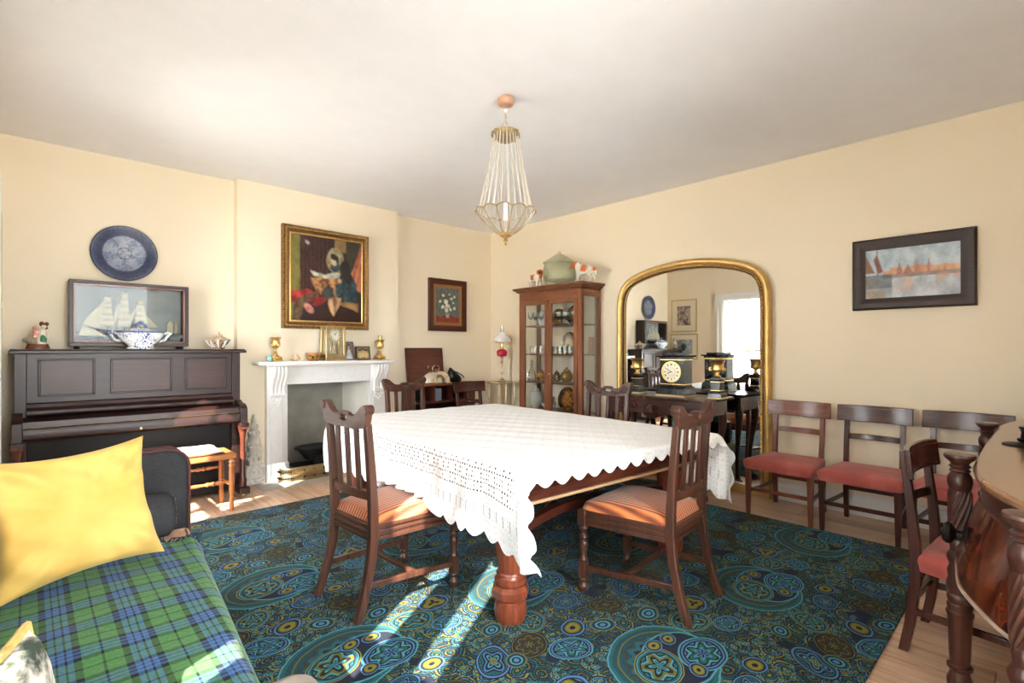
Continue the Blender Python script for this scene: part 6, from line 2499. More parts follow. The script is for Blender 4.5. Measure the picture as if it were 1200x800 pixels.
for s in (-1, 1):
    b = MB()
    xa, xb = sorted((s * 0.003, s * (kw - pw_ + 0.0)))
    st = 0.05
    b.box(xa, -kd - 0.012, 0.165, xa + st, -kd + 0.012, 1.838)
    b.box(xb - st, -kd - 0.012, 0.165, xb, -kd + 0.012, 1.838)
    b.box(xa + st, -kd - 0.012, 1.795, xb - st, -kd + 0.012, 1.838)
    b.box(xa + st, -kd - 0.012, 0.165, xb - st, -kd + 0.012, 0.26)
    dr = mk('door', b, M['cab'], t, bevel=0.003)
    b = MB()
    b.box(xa + st, -kd - 0.002, 0.26, xb - st, -kd + 0.001, 1.795)
    mk('pane', b, M['cabinet_glass'], dr, smooth=False)
    if s > 0:
        b = MB()
        b.lathe([(0.006, 0), (0.011, 0.008), (0.009, 0.016), (0, 0.018)], 10, Matrix.Translation((xa + st / 2, -kd - 0.012, 1.0)) @ RX90)
        mk('knob', b, M['brass'], dr)
    b = MB()
    x_ = s * (kw - 0.012)
    b.box(x_ - 0.0015, -kd + 0.04, 0.18, x_ + 0.0015, kd - 0.04, 1.86)
    mk('side_pane', b, M['cabinet_glass'], t, smooth=False)


def kpos(x, y, z):
    """cabinet-local -> room"""
    return (KC[0] + y, KC[1] - x, z)


def glassware(kind):
    b = MB()
    if kind == 'tumbler':
        b.lathe([(0.026, 0), (0.030, 0.004), (0.034, 0.088), (0.032, 0.089), (0.028, 0.01), (0, 0.008)], 16)
    elif kind == 'wine':
        b.lathe([(0.03, 0), (0.03, 0.003), (0.005, 0.008), (0.004, 0.07), (0.016, 0.08), (0.03, 0.10), (0.033, 0.13), (0.028, 0.16), (0.026, 0.16), (0.03, 0.13), (0.02, 0.09), (0, 0.082)], 16)
    elif kind == 'decanter':
        b.lathe([(0.045, 0), (0.052, 0.01), (0.055, 0.06), (0.04, 0.11), (0.016, 0.15), (0.016, 0.19), (0.024, 0.20), (0.012, 0.205), (0.014, 0.215), (0.02, 0.235), (0.012, 0.25), (0, 0.255)], 18)
    elif kind == 'goblet':
        b.lathe([(0.035, 0), (0.035, 0.004), (0.008, 0.01), (0.006, 0.05), (0.02, 0.06), (0.04, 0.09), (0.043, 0.14), (0.041, 0.14), (0.036, 0.09), (0, 0.065)], 16)
    return b


GL = {}
for kd_, lab in (('tumbler', 'clear glass tumbler'), ('wine', 'stemmed wine glass'), ('decanter', 'glass decanter with a stopper'), ('goblet', 'short stemmed glass goblet')):
    GL[kd_] = glassware(kd_)
glass_protos = {}


def put_glass(kind, x, y, z, label, group):
    nm = {'tumbler': 'tumbler', 'wine': 'wine_glass', 'decanter': 'decanter', 'goblet': 'goblet'}[kind]
    if kind not in glass_protos:
        o = mk(nm, GL[kind], M['glass'], None, kpos(x, y, z))
        glass_protos[kind] = o
    else:
        o = glass_protos[kind].copy()
        col.objects.link(o)
        o.location = kpos(x, y, z)
    tag(o, label, 'glass', group)
    return o


e_ = 0.0008
ORD = ['first', 'second', 'third', 'fourth', 'fifth', 'sixth']
for i, (x, y) in enumerate(((-0.37, -0.085), (-0.36, -0.02), (-0.295, -0.08), (-0.27, 0.0), (-0.19, -0.085), (-0.13, -0.02))):
    put_glass('wine', x, y, SHZ[4] + e_, 'stemmed wine glass on the top shelf, ' + ORD[i] + ' from the oil lamp side', 'wine glasses on the top shelf')
for i, (x, y) in enumerate(((-0.03, -0.08), (0.03, 0.0), (0.075, -0.085), (0.14, -0.005), (0.18, -0.09), (0.30, -0.07))):
    put_glass('goblet', x, y, SHZ[4] + e_, 'short glass goblet on the top shelf, ' + ORD[i] + ' from the cabinet middle', 'goblets on the top shelf')
for i, (x, y) in enumerate(((-0.38, -0.04), (-0.31, -0.07), (-0.22, -0.05), (-0.14, 0.01))):
    put_glass('tumbler', x, y, SHZ[3] + e_, 'clear tumbler on the second shelf, ' + ORD[i] + ' from the oil lamp side', 'tumblers on the alcove side of the second shelf')
for i in range(10):
    put_glass('tumbler', -0.065 + 0.073 * (i // 2), -0.06 + 0.075 * (i % 2), SHZ[3] + e_, 'clear tumbler before the silver dish, ' + ORD[i // 2] + ' in the ' + ('back' if i % 2 else 'front') + ' row', 'tumblers before the silver dish')
put_glass('decanter', -0.385, -0.05, SHZ[2] + e_, 'glass decanter on the third shelf beside the gilt pot', None)


def plate_on_edge(name, x, y, z, R, mat, label, cat, rim=None):
    t = thing(name, label, cat, kpos(x, y, z), -pi / 2)
    T = Matrix.Translation((0, 0, R * 0.985)) @ Matrix.Rotation(radians(-12), 4, 'X') @ RX90
    b = MB()
    b.lathe([(0.0, 0.0), (R * 0.6, 0.0), (R * 0.97, 0.014), (R, 0.018), (R * 0.98, 0.021), (R * 0.62, 0.007), (0.0, 0.006)], 36, T)
    d = mk('dish', b, mat, t)
    if rim:
        b = MB()
        b.lathe([(R * 0.66, 0.0105), (R * 0.97, 0.0215), (R * 0.96, 0.023), (R * 0.66, 0.012)], 36, T, closed=True)
        mk('rim_band', b, rim, d)
        b = MB()
        for k in range(5):
            a = 2 * pi * k / 5
            q = T @ Vector((R * 0.33 * cos(a), R * 0.33 * sin(a), 0.009))
            b.ball(q, R * 0.16, 0.003, R * 0.16, 10, 6)
        mk('painted_flower', b, plain('orange_brown_enamel', rgb(176, 106, 36), 0.3, var=0.4, scale=50), d)
    b = MB()
    b.bar((-0.03, 0.04, 0.006), (0.03, 0.04, 0.006), 0.05, 0.008)
    b.bar((0, 0.055, 0.004), (0, 0.075, R * 1.1), 0.012, 0.006, (0, 1, 0))
    mk('stand', b, M['black_wood'], t)
    return t


M['black_gold'] = china('black_gold_plate', rgb(30, 24, 22), rgb(190, 120, 40), 26, 0.62)
M['amber_plate'] = china('amber_plate', rgb(196, 128, 44), rgb(60, 34, 20), 22, 0.55)
plate_on_edge('painted_plate', 0.115, 0.03, SHZ[1] + e_, 0.135, M['amber_plate'], 'large black and amber painted plate on edge on the lowest visible shelf', 'plate', M['black_gold'])
plate_on_edge('patterned_plate', -0.06, 0.075, SHZ[4] + e_, 0.10, M['imari'], 'dark patterned plate on edge on the top shelf by the cabinet middle', 'plate')
plate_on_edge('dark_plate', 0.185, 0.075, SHZ[4] + e_, 0.115, M['black_gold'], 'dark plate on edge at the console end of the top shelf', 'plate')
plate_on_edge('blue_plate', -0.29, 0.075, SHZ[4] + e_, 0.10, M['blue_china'], 'blue patterned plate on edge behind the wine glasses', 'plate')
t = thing('silver_cake_dish', 'round silver dish standing on edge behind the tumblers', 'dish', kpos(0.10, 0.095, SHZ[3] + e_), -pi / 2)
b = MB()
b.lathe([(0.0, 0), (0.09, 0), (0.12, 0.014), (0.125, 0.02), (0.12, 0.022), (0.085, 0.008), (0, 0.008)], 36, Matrix.Translation((0, 0.01, 0.129)) @ RX90)
mk('dish', b, M['silver'], t)
b = MB()
b.box(-0.05, -0.03, 0, 0.05, 0.03, 0.008)
mk('stand', b, M['black_wood'], t)


def small_pot(name, x, y, z, s, mat, label, cat='pot', lid=True):
    t = thing(name, label, cat, kpos(x, y, z), -pi / 2)
    b = MB()
    b.lathe([(0.03 * s, 0), (0.034 * s, 0.004), (0.055 * s, 0.03 * s), (0.058 * s, 0.06 * s), (0.045 * s, 0.09 * s), (0.03 * s, 0.10 * s), (0.0, 0.10 * s)], 22)
    mk('body', b, mat, t)
    if lid:
        b = MB()
        b.lathe([(0.034 * s, 0.101 * s), (0.03 * s, 0.112 * s), (0.012 * s, 0.122 * s), (0.01 * s, 0.135 * s), (0.0, 0.14 * s)], 22)
        mk('lid', b, mat, t)
    return t


M['gold_china'] = china('gold_brown_china', rgb(206, 150, 62), rgb(66, 36, 20), 40, 0.5)
small_pot('ginger_jar', -0.262, -0.02, SHZ[2] + 0.009, 1.05, M['gold_china'], 'gold and brown jar on the third shelf behind the alcove side door')
small_pot('ginger_jar', 0.0, -0.03, SHZ[2] + 0.009, 0.95, M['imari'], 'dark patterned jar on the third shelf by the cabinet middle')
small_pot('ginger_jar', 0.15, -0.03, SHZ[2] + 0.009, 1.25, M['gold_china'], 'wider gold and brown jar on the third shelf, console side')
for x_, lab in ((-0.262, 'white saucer under the gold jar behind the alcove side door'), (0.0, 'white saucer under the dark patterned jar'), (0.15, 'white saucer under the wider gold jar')):
    b = MB()
    b.lathe([(0.03, 0), (0.06, 0.005), (0.064, 0.007), (0.03, 0.0075), (0.0, 0.0075)], 24)
    tag(mk('saucer', b, M['porcelain'], None, kpos(x_, -0.02 if x_ < -0.1 else -0.03, SHZ[2] + e_)), lab, 'saucer')
t = small_pot('white_jar', -0.335, -0.03, SHZ[1] + e_, 1.5, M['porcelain'], 'tall white jar on the lowest visible shelf behind the alcove side door', 'jar')
t.scale = (0.9, 0.9, 1.35)
t = thing('white_bowl', 'white china bowl on the lowest visible shelf by the door frame', 'bowl', kpos(-0.16, -0.01, SHZ[1] + e_))
b = MB()
b.lathe([(0.035, 0), (0.038, 0.006), (0.075, 0.05), (0.085, 0.075), (0.082, 0.076), (0.06, 0.03), (0, 0.012)], 26)
mk('bowl', b, M['porcelain'], t)
b = MB()
b.lathe([(0.084, 0.07), (0.088, 0.077), (0.082, 0.078), (0.081, 0.072)], 26, closed=True)
mk('rim', b, M['blue_band'], t)
t = thing('pink_glass_bowl', 'pale pink glass bowl on the second shelf at the alcove side', 'bowl', kpos(-0.25, 0.06, SHZ[3] + e_))
b = MB()
b.lathe([(0.04, 0), (0.045, 0.01), (0.065, 0.05), (0.07, 0.10), (0.067, 0.10), (0.055, 0.04), (0, 0.02)], 24)
mk('bowl', b, plain('pale_pink_glass', rgb(226, 170, 158), 0.15), t)
t = thing('pink_vase', 'pink glass vase on the second shelf by the side pane', 'vase', kpos(0.425 - 0.02, 0.075, SHZ[3] + e_))
t.location = kpos(0.41, 0.09, SHZ[3] + e_)
b = MB()
b.lathe([(0.03, 0), (0.034, 0.01), (0.036, 0.10), (0.030, 0.16), (0.034, 0.19), (0.03, 0.19), (0.0, 0.02)], 20)
mk('vase', b, plain('rose_glass', rgb(220, 138, 120), 0.2), t)
t = thing('glass_pitcher', 'clear glass jug on the lowest visible shelf beside the painted plate', 'jug', kpos(-0.035, -0.075, SHZ[1] + e_))
b = MB()
b.lathe([(0.03, 0), (0.034, 0.006), (0.044, 0.05), (0.038, 0.10), (0.028, 0.13), (0.036, 0.155), (0.033, 0.156), (0.0, 0.02)], 20)
mk('body', b, M['glass'], t)
b = MB()
b.tube([(0.036, 0, 0.14), (0.07, 0, 0.13), (0.072, 0, 0.08), (0.044, 0, 0.05)], 0.006, 7)
mk('handle', b, M['glass'], t)

# on top of the cabinet
KT = KZ + 0.0755
m, nt, p = new_mat('greenish_glass')
nt.nodes.remove(p)
h = NT(nt)
tr = h.n('ShaderNodeBsdfTransparent')
tr.inputs['Color'].default_value = (0.92, 0.94, 0.89, 1)
gl = h.n('ShaderNodeBsdfGlossy')
gl.inputs['Roughness'].default_value = 0.05
df = h.n('ShaderNodeBsdfDiffuse')
df.inputs['Color'].default_value = rgb(222, 224, 200)
lw = h.n('ShaderNodeLayerWeight')
lw.inputs['Blend'].default_value = 0.35
m1 = h.n('ShaderNodeMixShader')
m1.inputs[0].default_value = 0.12
h.link(tr.outputs[0], m1.inputs[1])
h.link(df.outputs[0], m1.inputs[2])
m2 = h.n('ShaderNodeMixShader')
h.link(h.math('MULTIPLY', lw.outputs['Fresnel'], 0.4), m2.inputs[0])
h.link(m1.outputs[0], m2.inputs[1])
h.link(gl.outputs[0], m2.inputs[2])
h.link(m2.outputs[0], nt.nodes['Material Output'].inputs['Surface'])
M['jar_glass'] = m
t = thing('glass_jar', 'large pale green glass jar with a pointed lid on top of the cabinet', 'jar', (4.44, 3.90, KT))
b = MB()
b.lathe([(0.13, 0), (0.15, 0.012), (0.185, 0.07), (0.198, 0.14), (0.188, 0.21), (0.17, 0.25), (0.172, 0.262), (0.165, 0.262), (0.18, 0.20), (0.19, 0.14), (0.175, 0.07), (0.0, 0.02)], 36)
mk('body', b, M['jar_glass'], t)
b = MB()
b.lathe([(0.188, 0.263), (0.192, 0.272), (0.17, 0.284), (0.12, 0.315), (0.06, 0.355), (0.022, 0.375), (0.016, 0.385), (0.014, 0.40), (0.0, 0.405)], 36)
mk('lid', b, M['jar_glass'], t)

M['dog_white'] = plain('white_glazed_pottery', rgb(232, 224, 206), 0.2, coat=0.3)
M['dog_rust'] = plain('rust_glaze_patch', rgb(206, 104, 46), 0.25, var=0.2, scale=30, coat=0.3)
M['dog_black'] = plain('black_glaze', rgb(24, 22, 22), 0.25)


def pottery_dog(loc, rz, label, s=1.0):
    """a standing spaniel: body along +x, head at +x turned to -y"""
    t = thing('pottery_dog', label, 'figurine', loc, rz, 'pottery dogs on the cabinet')
    t.scale = (s, s, s)
    me_v = [((-0.105, 0, 0.125), 0.034), ((-0.08, 0, 0.128), 0.045), ((-0.02, 0, 0.128), 0.041), ((0.05, 0, 0.132), 0.047), ((0.085, 0, 0.165), 0.038), ((0.105, -0.008, 0.195), 0.034), ((0.12, -0.022, 0.205), 0.036), ((0.14, -0.045, 0.196), 0.022), ((0.148, -0.062, 0.19), 0.016)]
    edges = [(i, i + 1) for i in range(len(me_v) - 1)]

    def limb(root, pts):
        k = root
        for p_, r_ in pts:
            me_v.append((p_, r_))
            edges.append((k, len(me_v) - 1))
            k = len(me_v) - 1
    for sy in (-1, 1):
        limb(3, [((0.062, sy * 0.028, 0.085), 0.021), ((0.064, sy * 0.03, 0.04), 0.016), ((0.066, sy * 0.03, 0.012), 0.014), ((0.084, sy * 0.03, 0.010), 0.012)])
        limb(1, [((-0.07, sy * 0.03, 0.095), 0.03), ((-0.062, sy * 0.032, 0.07), 0.021), ((-0.092, sy * 0.032, 0.042), 0.014), ((-0.084, sy * 0.032, 0.012), 0.013), ((-0.066, sy * 0.032, 0.010), 0.012)])
    limb(0, [((-0.125, 0.0, 0.12), 0.016), ((-0.138, 0.01, 0.09), 0.018), ((-0.135, 0.012, 0.06), 0.010)])
    me = bpy.data.meshes.new('body')
    me.from_pydata([v for v, r in me_v], edges, [])
    o = bpy.data.objects.new('body', me)
    col.objects.link(o)
    o.parent = t
    sk = o.modifiers.new('skin', 'SKIN')
    sk.use_smooth_shade = True
    lay = me.skin_vertices[0] if me.skin_vertices else None
    for i, (v, r) in enumerate(me_v):
        me.skin_vertices[0].data[i].radius = (r, r)
    me.skin_vertices[0].data[2].use_root = True
    ss = o.modifiers.new('sub', 'SUBSURF')
    ss.levels = 2
    ss.render_levels = 2
    # white body with rust patches: glaze pattern by noise in body space
    me.materials.append(M['dog_pattern'])
    b = MB()
    b.ball((0.152, -0.070, 0.190), 0.013, 0.012, 0.012, 10, 6)
    b.ball((0.145, -0.058, 0.183), 0.015, 0.012, 0.010, 10, 6)
    mk('muzzle', b, M['dog_black'], t)
    for sy in (-1, 1):
        b = MB()
        ex, ey = 0.12 + 0.022 * sy, -0.022 + 0.030 * sy
        b.ball((ex + 0.004, ey, 0.192), 0.014, 0.012, 0.03, 10, 7)
        mk('ear', b, M['dog_rust'], t)
    b = MB()
    b.ball((0.148, -0.034, 0.213), 0.005, 0.005, 0.005, 8, 5)
    b.ball((0.124, -0.052, 0.213), 0.005, 0.005, 0.005, 8, 5)
    mk('eye', b, M['dog_black'], t)
    b = MB()
    b.tube([(0.10, 0.02, 0.16), (0.12, -0.012, 0.155), (0.10, -0.045, 0.16)], 0.005, 6)
    mk('collar', b, M['gilt'], t)
    return t


m, nt, p = new_mat('white_and_rust_glaze')
h = NT(nt)
sp_ = h.n('ShaderNodeSeparateXYZ')
h.link(h.coord(), sp_.inputs[0])
xn = h.math('ADD', sp_.outputs[0], h.math('MULTIPLY', h.math('SUBTRACT', h.noise(h.coord(), 12, 3), 0.5), 0.05))
band = h.ramp(h.math('ADD', h.math('MULTIPLY', xn, 2.5), 0.5), [(0.0, (1, 1, 1, 1)), (0.20, (1, 1, 1, 1)), (0.24, (0, 0, 0, 1)), (0.36, (0, 0, 0, 1)), (0.40, (1, 1, 1, 1)), (0.52, (1, 1, 1, 1)), (0.56, (0, 0, 0, 1)), (0.72, (0, 0, 0, 1)), (0.76, (1, 1, 1, 1))])
up = h.math('GREATER_THAN', h.math('ADD', sp_.outputs[2], h.math('MULTIPLY', h.noise(h.coord(), 15, 3), 0.06)), 0.135)
h.link(h.mix(h.math('MULTIPLY', band, up), rgb(234, 226, 208), rgb(208, 106, 46)), p.inputs['Base Color'])
p.inputs['Roughness'].default_value = 0.2
p.inputs['Coat Weight'].default_value = 0.3
M['dog_pattern'] = m
# the two dogs face each other across the jar
pottery_dog((4.40, 4.245, KT + 0.0005), -pi / 2 - 0.1, 'smaller rust and white pottery dog at the oil lamp side of the glass jar', 0.93)
pottery_dog((4.42, 3.512, KT + 0.0005), pi / 2 + 0.05, 'larger rust and white pottery dog at the mirror side of the glass jar', 1.1)

# ------------------------------------------------------------------ brass stand and oil lamp in the corner
t = thing('corner_stand', 'small half round brass and glass stand on slim legs in the corner', 'stand', (4.455, 4.90, 0))
b = MB()
b.lathe([(0.0, 0.848), (0.20, 0.848), (0.205, 0.854), (0.20, 0.860), (0.0, 0.860)], 36)
mk('top', b, plain('grey_green_glass_top', rgb(120, 124, 104), 0.1), t)
b = MB()
b.tube([(0.203 * cos(2 * pi * k / 36), 0.203 * sin(2 * pi * k / 36), 0.853) for k in range(36)], 0.008, 8, True)
mk('rim', b, M['brass'], t)
for k in range(4):
    a = pi / 4 + k * pi / 2 + 0.35
    b = MB()
    b.lathe([(0.009, 0.0), (0.012, 0.02), (0.007, 0.03), (0.007, 0.28), (0.013, 0.30), (0.007, 0.32), (0.007, 0.62), (0.014, 0.645), (0.007, 0.67), (0.008, 0.846)], 12)
    mk('leg', b, M['brass'], t, (0.17 * cos(a), 0.17 * sin(a), 0))
b = MB()
b.lathe([(0.03, 0.0), (0.032, 0.02), (0.02, 0.03), (0.02, 0.30), (0.026, 0.33), (0.018, 0.36), (0.018, 0.80), (0.03, 0.845)], 18)
mk('centre_column', b, M['brass'], t)
b = MB()
b.lathe([(0.0, 0.30), (0.165, 0.30), (0.165, 0.308), (0.0, 0.308)], 30)
mk('lower_shelf', b, M['brass'], t)

t = thing('oil_lamp', 'oil lamp with white glass shade and ruby red font on the corner stand', 'lamp', (4.455, 4.90, 0.8605))
b = MB()
b.lathe([(0.055, 0), (0.06, 0.008), (0.045, 0.018), (0.022, 0.035), (0.014, 0.06), (0.012, 0.10), (0.018, 0.115), (0.012, 0.13), (0.013, 0.24), (0.022, 0.262), (0.016, 0.275), (0.016, 0.30), (0.03, 0.32)], 22)
mk('column', b, plain('silvered_brass_column', (0.62, 0.56, 0.44, 1), 0.3, 1.0), t)
b = MB()
b.lathe([(0.03, 0.32), (0.058, 0.33), (0.066, 0.35), (0.068, 0.38), (0.062, 0.40), (0.045, 0.414), (0.03, 0.42)], 24, sq=lambda a, z: 1 + 0.03 * abs(cos(6 * a)))
mk('font', b, plain('ruby_glass', rgb(196, 34, 66), 0.12, coat=0.4), t)
b = MB()
b.lathe([(0.03, 0.42), (0.034, 0.43), (0.026, 0.45), (0.03, 0.47), (0.024, 0.50), (0.028, 0.505)], 20)
b.tube([(0.03, 0, 0.462), (0.055, 0, 0.462)], 0.004, 6)
b.lathe([(0.10, 0.512), (0.104, 0.514), (0.104, 0.52), (0.10, 0.52)], 30, closed=True)
for k in range(3):
    a = 2 * pi * k / 3
    b.tube([(0.026 * cos(a), 0.026 * sin(a), 0.49), (0.102 * cos(a), 0.102 * sin(a), 0.516)], 0.003, 6)
mk('burner', b, M['brass'], t)
m, nt, p = new_mat('opal_glass')
p.inputs['Base Color'].default_value = (0.86, 0.86, 0.85, 1)
p.inputs['Roughness'].default_value = 0.15
p.inputs['Subsurface Weight'].default_value = 0.3
p.inputs['Subsurface Radius'].default_value = (0.02, 0.02, 0.02)
M['opal'] = m
b = MB()
b.lathe([(0.118, 0.518), (0.122, 0.524), (0.116, 0.55), (0.095, 0.58), (0.062, 0.598), (0.046, 0.61), (0.042, 0.632), (0.046, 0.638), (0.038, 0.636), (0.04, 0.608), (0.09, 0.575), (0.112, 0.548), (0.116, 0.522)], 34, closed=True)
mk('lamp_shade', b, M['opal'], t)
b = MB()
b.lathe([(0.022, 0.50), (0.03, 0.54), (0.026, 0.58), (0.02, 0.62), (0.019, 0.725), (0.017, 0.725), (0.018, 0.62), (0.024, 0.58), (0.028, 0.54), (0.02, 0.50)], 18, closed=True)
mk('chimney', b, M['glass'], t)

# ------------------------------------------------------------------ chandelier: beaded strings and a petal glass bowl
CH = (2.20, 2.385)
t = thing('chandelier', 'bead strung chandelier with a fluted glass petal bowl hanging over the table', 'chandelier', (CH[0], CH[1], ZC))
M['pink_brass'] = plain('pink_copper_rose', rgb(196, 154, 126), 0.35, 0.3)
M['bead'] = plain('cream_glass_beads', rgb(216, 208, 196), 0.3)
b = MB()
b.lathe([(0.03, -0.058), (0.046, -0.05), (0.052, -0.04), (0.052, -0.012), (0.044, -0.0008)], 28)
mk('ceiling_rose', b, M['pink_brass'], t)
b = MB()
b.lathe([(0.0, -0.098), (0.008, -0.09), (0.012, -0.075), (0.008, -0.06), (0.0, -0.056)], 12)
for k in range(3):
    z_ = -0.105 - 0.016 * k
    ring_ = [(0.007 * cos(2 * pi * i / 10) * (1 if k % 2 else 0), 0.007 * cos(2 * pi * i / 10) * (0 if k % 2 else 1), z_ + 0.011 * sin(2 * pi * i / 10)) for i in range(10)]
    b.tube(ring_, 0.0022, 5, True)
mk('chain', b, M['silver'], t)
TPZ = -0.235
for k in range(3):
    a = 2 * pi * k / 3 + 0.4
    b = MB()
    b.tube([(0, 0, -0.15), (0.075 * cos(a), 0.075 * sin(a), TPZ)], 0.0022, 5)
    mk('hanger_wire', b, M['silver'], t)
b = MB()
scal = lambda a, z: 1 + 0.05 * cos(10 * a)
b.lathe([(0.03, TPZ - 0.05), (0.05, TPZ - 0.04), (0.078, TPZ - 0.01), (0.088, TPZ + 0.012), (0.083, TPZ + 0.014), (0.05, TPZ - 0.02), (0.0, TPZ - 0.02)], 60, sq=scal)
M['bronze'] = plain('antique_bronze', (0.34, 0.25, 0.13, 1), 0.45, 0.6, var=0.2, scale=60)
mk('upper_crown', b, M['bronze'], t)
for k in range(10):
    a = 2 * pi * k / 10
    b = MB()
    b.ball((0.082 * cos(a), 0.082 * sin(a), TPZ - 0.006), 0.012, 0.012, 0.022, 8, 5)
    mk('crown_leaf', b, M['bronze'], t)
BZ = -0.735           # rim of the bowl
R0 = 0.185
NP = 12
for k in range(NP * 2):
    a = 2 * pi * (k + 0.5) / (NP * 2)
    b = MB()
    n_ = 46
    for i in range(n_):
        f = i / (n_ - 1)
        r_ = 0.078 + (R0 - 0.012 - 0.078) * (0.75 * f + 0.25 * f * f)
        z_ = TPZ - 0.01 + (BZ - TPZ + 0.012) * f
        q = 0.0054 + 0.0024 * f
        b.add([(r_ * cos(a) + dx * q, r_ * sin(a) + dy * q, z_ + dz * q * 1.15) for dx, dy, dz in ((1, 0, 0), (-1, 0, 0), (0, 1, 0), (0, -1, 0), (0, 0, 1), (0, 0, -1))],
              [(0, 2, 4), (2, 1, 4), (1, 3, 4), (3, 0, 4), (2, 0, 5), (1, 2, 5), (3, 1, 5), (0, 3, 5)])
    mk('bead_string', b, M['bead'], t, angle=180)
m, nt, p = new_mat('frosted_petal_glass')
nt.nodes.remove(p)
h = NT(nt)
tr = h.n('ShaderNodeBsdfTransparent')
tr.inputs['Color'].default_value = (0.93, 0.92, 0.90, 1)
df = h.n('ShaderNodeBsdfDiffuse')
df.inputs['Color'].default_value = rgb(236, 230, 218)
tl = h.n('ShaderNodeBsdfTranslucent')
tl.inputs['Color'].default_value = rgb(240, 234, 222)
gl = h.n('ShaderNodeBsdfGlossy')
gl.inputs['Roughness'].default_value = 0.12
m0 = h.n('ShaderNodeMixShader')
m0.inputs[0].default_value = 0.55
h.link(df.outputs[0], m0.inputs[1])
h.link(tl.outputs[0], m0.inputs[2])
m1 = h.n('ShaderNodeMixShader')
m1.inputs[0].default_value = 0.26
h.link(tr.outputs[0], m1.inputs[1])
h.link(m0.outputs[0], m1.inputs[2])
m2 = h.n('ShaderNodeMixShader')
m2.inputs[0].default_value = 0.07
h.link(m1.outputs[0], m2.inputs[1])
h.link(gl.outputs[0], m2.inputs[2])
h.link(m2.outputs[0], nt.nodes['Material Output'].inputs['Surface'])
M['petal'] = m
BOT = BZ - 0.152


def bowl_pt(a, f, lift=0.0):
    r = 0.022 + (R0 - 0.022) * (f ** 0.72)
    z = BOT + 0.01 + (BZ - BOT - 0.01) * (f ** 1.12)
    return r, z


for k in range(NP):
    a0, a1 = 2 * pi * k / NP, 2 * pi * (k + 1) / NP
    b = MB()

    def petal(u, v, a0=a0, a1=a1):
        a = a0 + (a1 - a0) * u
        r, z = bowl_pt(a, v)
        bul = 0.010 * sin(pi * u) * v
        return ((r + bul) * cos(a), (r + bul) * sin(a), z + 0.014 * sin(pi * u) * v ** 4)
    b.grid(petal, 8, 10)
    mk('glass_petal', b, M['petal'], t, angle=180, fix=False)
    b = MB()
    pts = []
    for i in range(11):
        r, z = bowl_pt(a0, i / 10)
        pts.append((r * cos(a0), r * sin(a0), z))
    b.tube(pts, 0.0030, 6)
    mk('rib', b, M['bronze'], t)
b = MB()
pts = []
for k in range(NP):
    for i in range(8):
        u = i / 8
        a = 2 * pi * (k + u) / NP
        r, z = bowl_pt(a, 1)
        bul = 0.010 * sin(pi * u)
        pts.append(((r + bul) * cos(a), (r + bul) * sin(a), z + 0.014 * sin(pi * u)))
b.tube(pts, 0.0045, 6, True)
mk('rim_wire', b, M['bronze'], t)
b = MB()
b.lathe([(0.0, BOT - 0.055), (0.005, BOT - 0.05), (0.008, BOT - 0.04), (0.004, BOT - 0.032), (0.016, BOT - 0.022), (0.008, BOT - 0.012), (0.012, BOT - 0.006), (0.04, BOT + 0.008), (0.046, BOT + 0.02), (0.038, BOT + 0.024), (0.0, BOT + 0.014)], 24)
mk('finial', b, M['old_gilt'], t)
b = MB()
b.lathe([(0.016, BOT + 0.024), (0.018, BOT + 0.05), (0.016, BOT + 0.10), (0.012, BOT + 0.105)], 14)
mk('lamp_holder', b, M['silver'], t)
m, nt, p = new_mat('lit_bulb_tube')
p.inputs['Base Color'].default_value = (0.95, 0.95, 0.92, 1)
p.inputs['Emission Color'].default_value = (1, 0.97, 0.9, 1)
p.inputs['Emission Strength'].default_value = 0.9
M['bulb'] = m
b = MB()
for s in (-1, 1):
    b.tube([(s * 0.007, 0, BOT + 0.105), (s * 0.007, 0, BOT + 0.205)], 0.006, 10)
b.tube([(-0.007, 0, BOT + 0.205), (-0.005, 0, BOT + 0.214), (0.0, 0, BOT + 0.217), (0.005, 0, BOT + 0.214), (0.007, 0, BOT + 0.205)], 0.006, 10)
mk('bulb', b, M['bulb'], t)

# ------------------------------------------------------------------ sofa by the window wall
m, nt, p = new_mat('charcoal_upholstery')
h = NT(nt)
v = h.coord()
n1 = h.noise(v, 180, 2)
n2 = h.noise(v, 4, 4)
h.link(h.ramp(h.math('ADD', h.math('MULTIPLY', n1, 0.5), h.math('MULTIPLY', n2, 0.5)), [(0.35, rgb(40, 40, 42)), (0.65, rgb(66, 66, 68))]), p.inputs['Base Color'])
p.inputs['Roughness'].default_value = 0.95
p.inputs['Specular IOR Level'].default_value = 0.2
h.link(h.bump(n1, 0.3, 0.003), p.inputs['Normal'])
M['charcoal'] = m
M['worn_taupe'] = plain('worn_taupe_cloth', rgb(128, 116, 104), 0.95, var=0.25, scale=18, bump=0.3)
M['pink_beige'] = plain('pink_beige_ticking', rgb(204, 164, 136), 0.9, var=0.06, scale=12)
M['oxblood'] = plain('oxblood_piping', rgb(84, 40, 36), 0.7)
def SX(y):
    return 0.430 + 0.094 * (y + 0.57)      # front edge, the seat widens towards the tall end


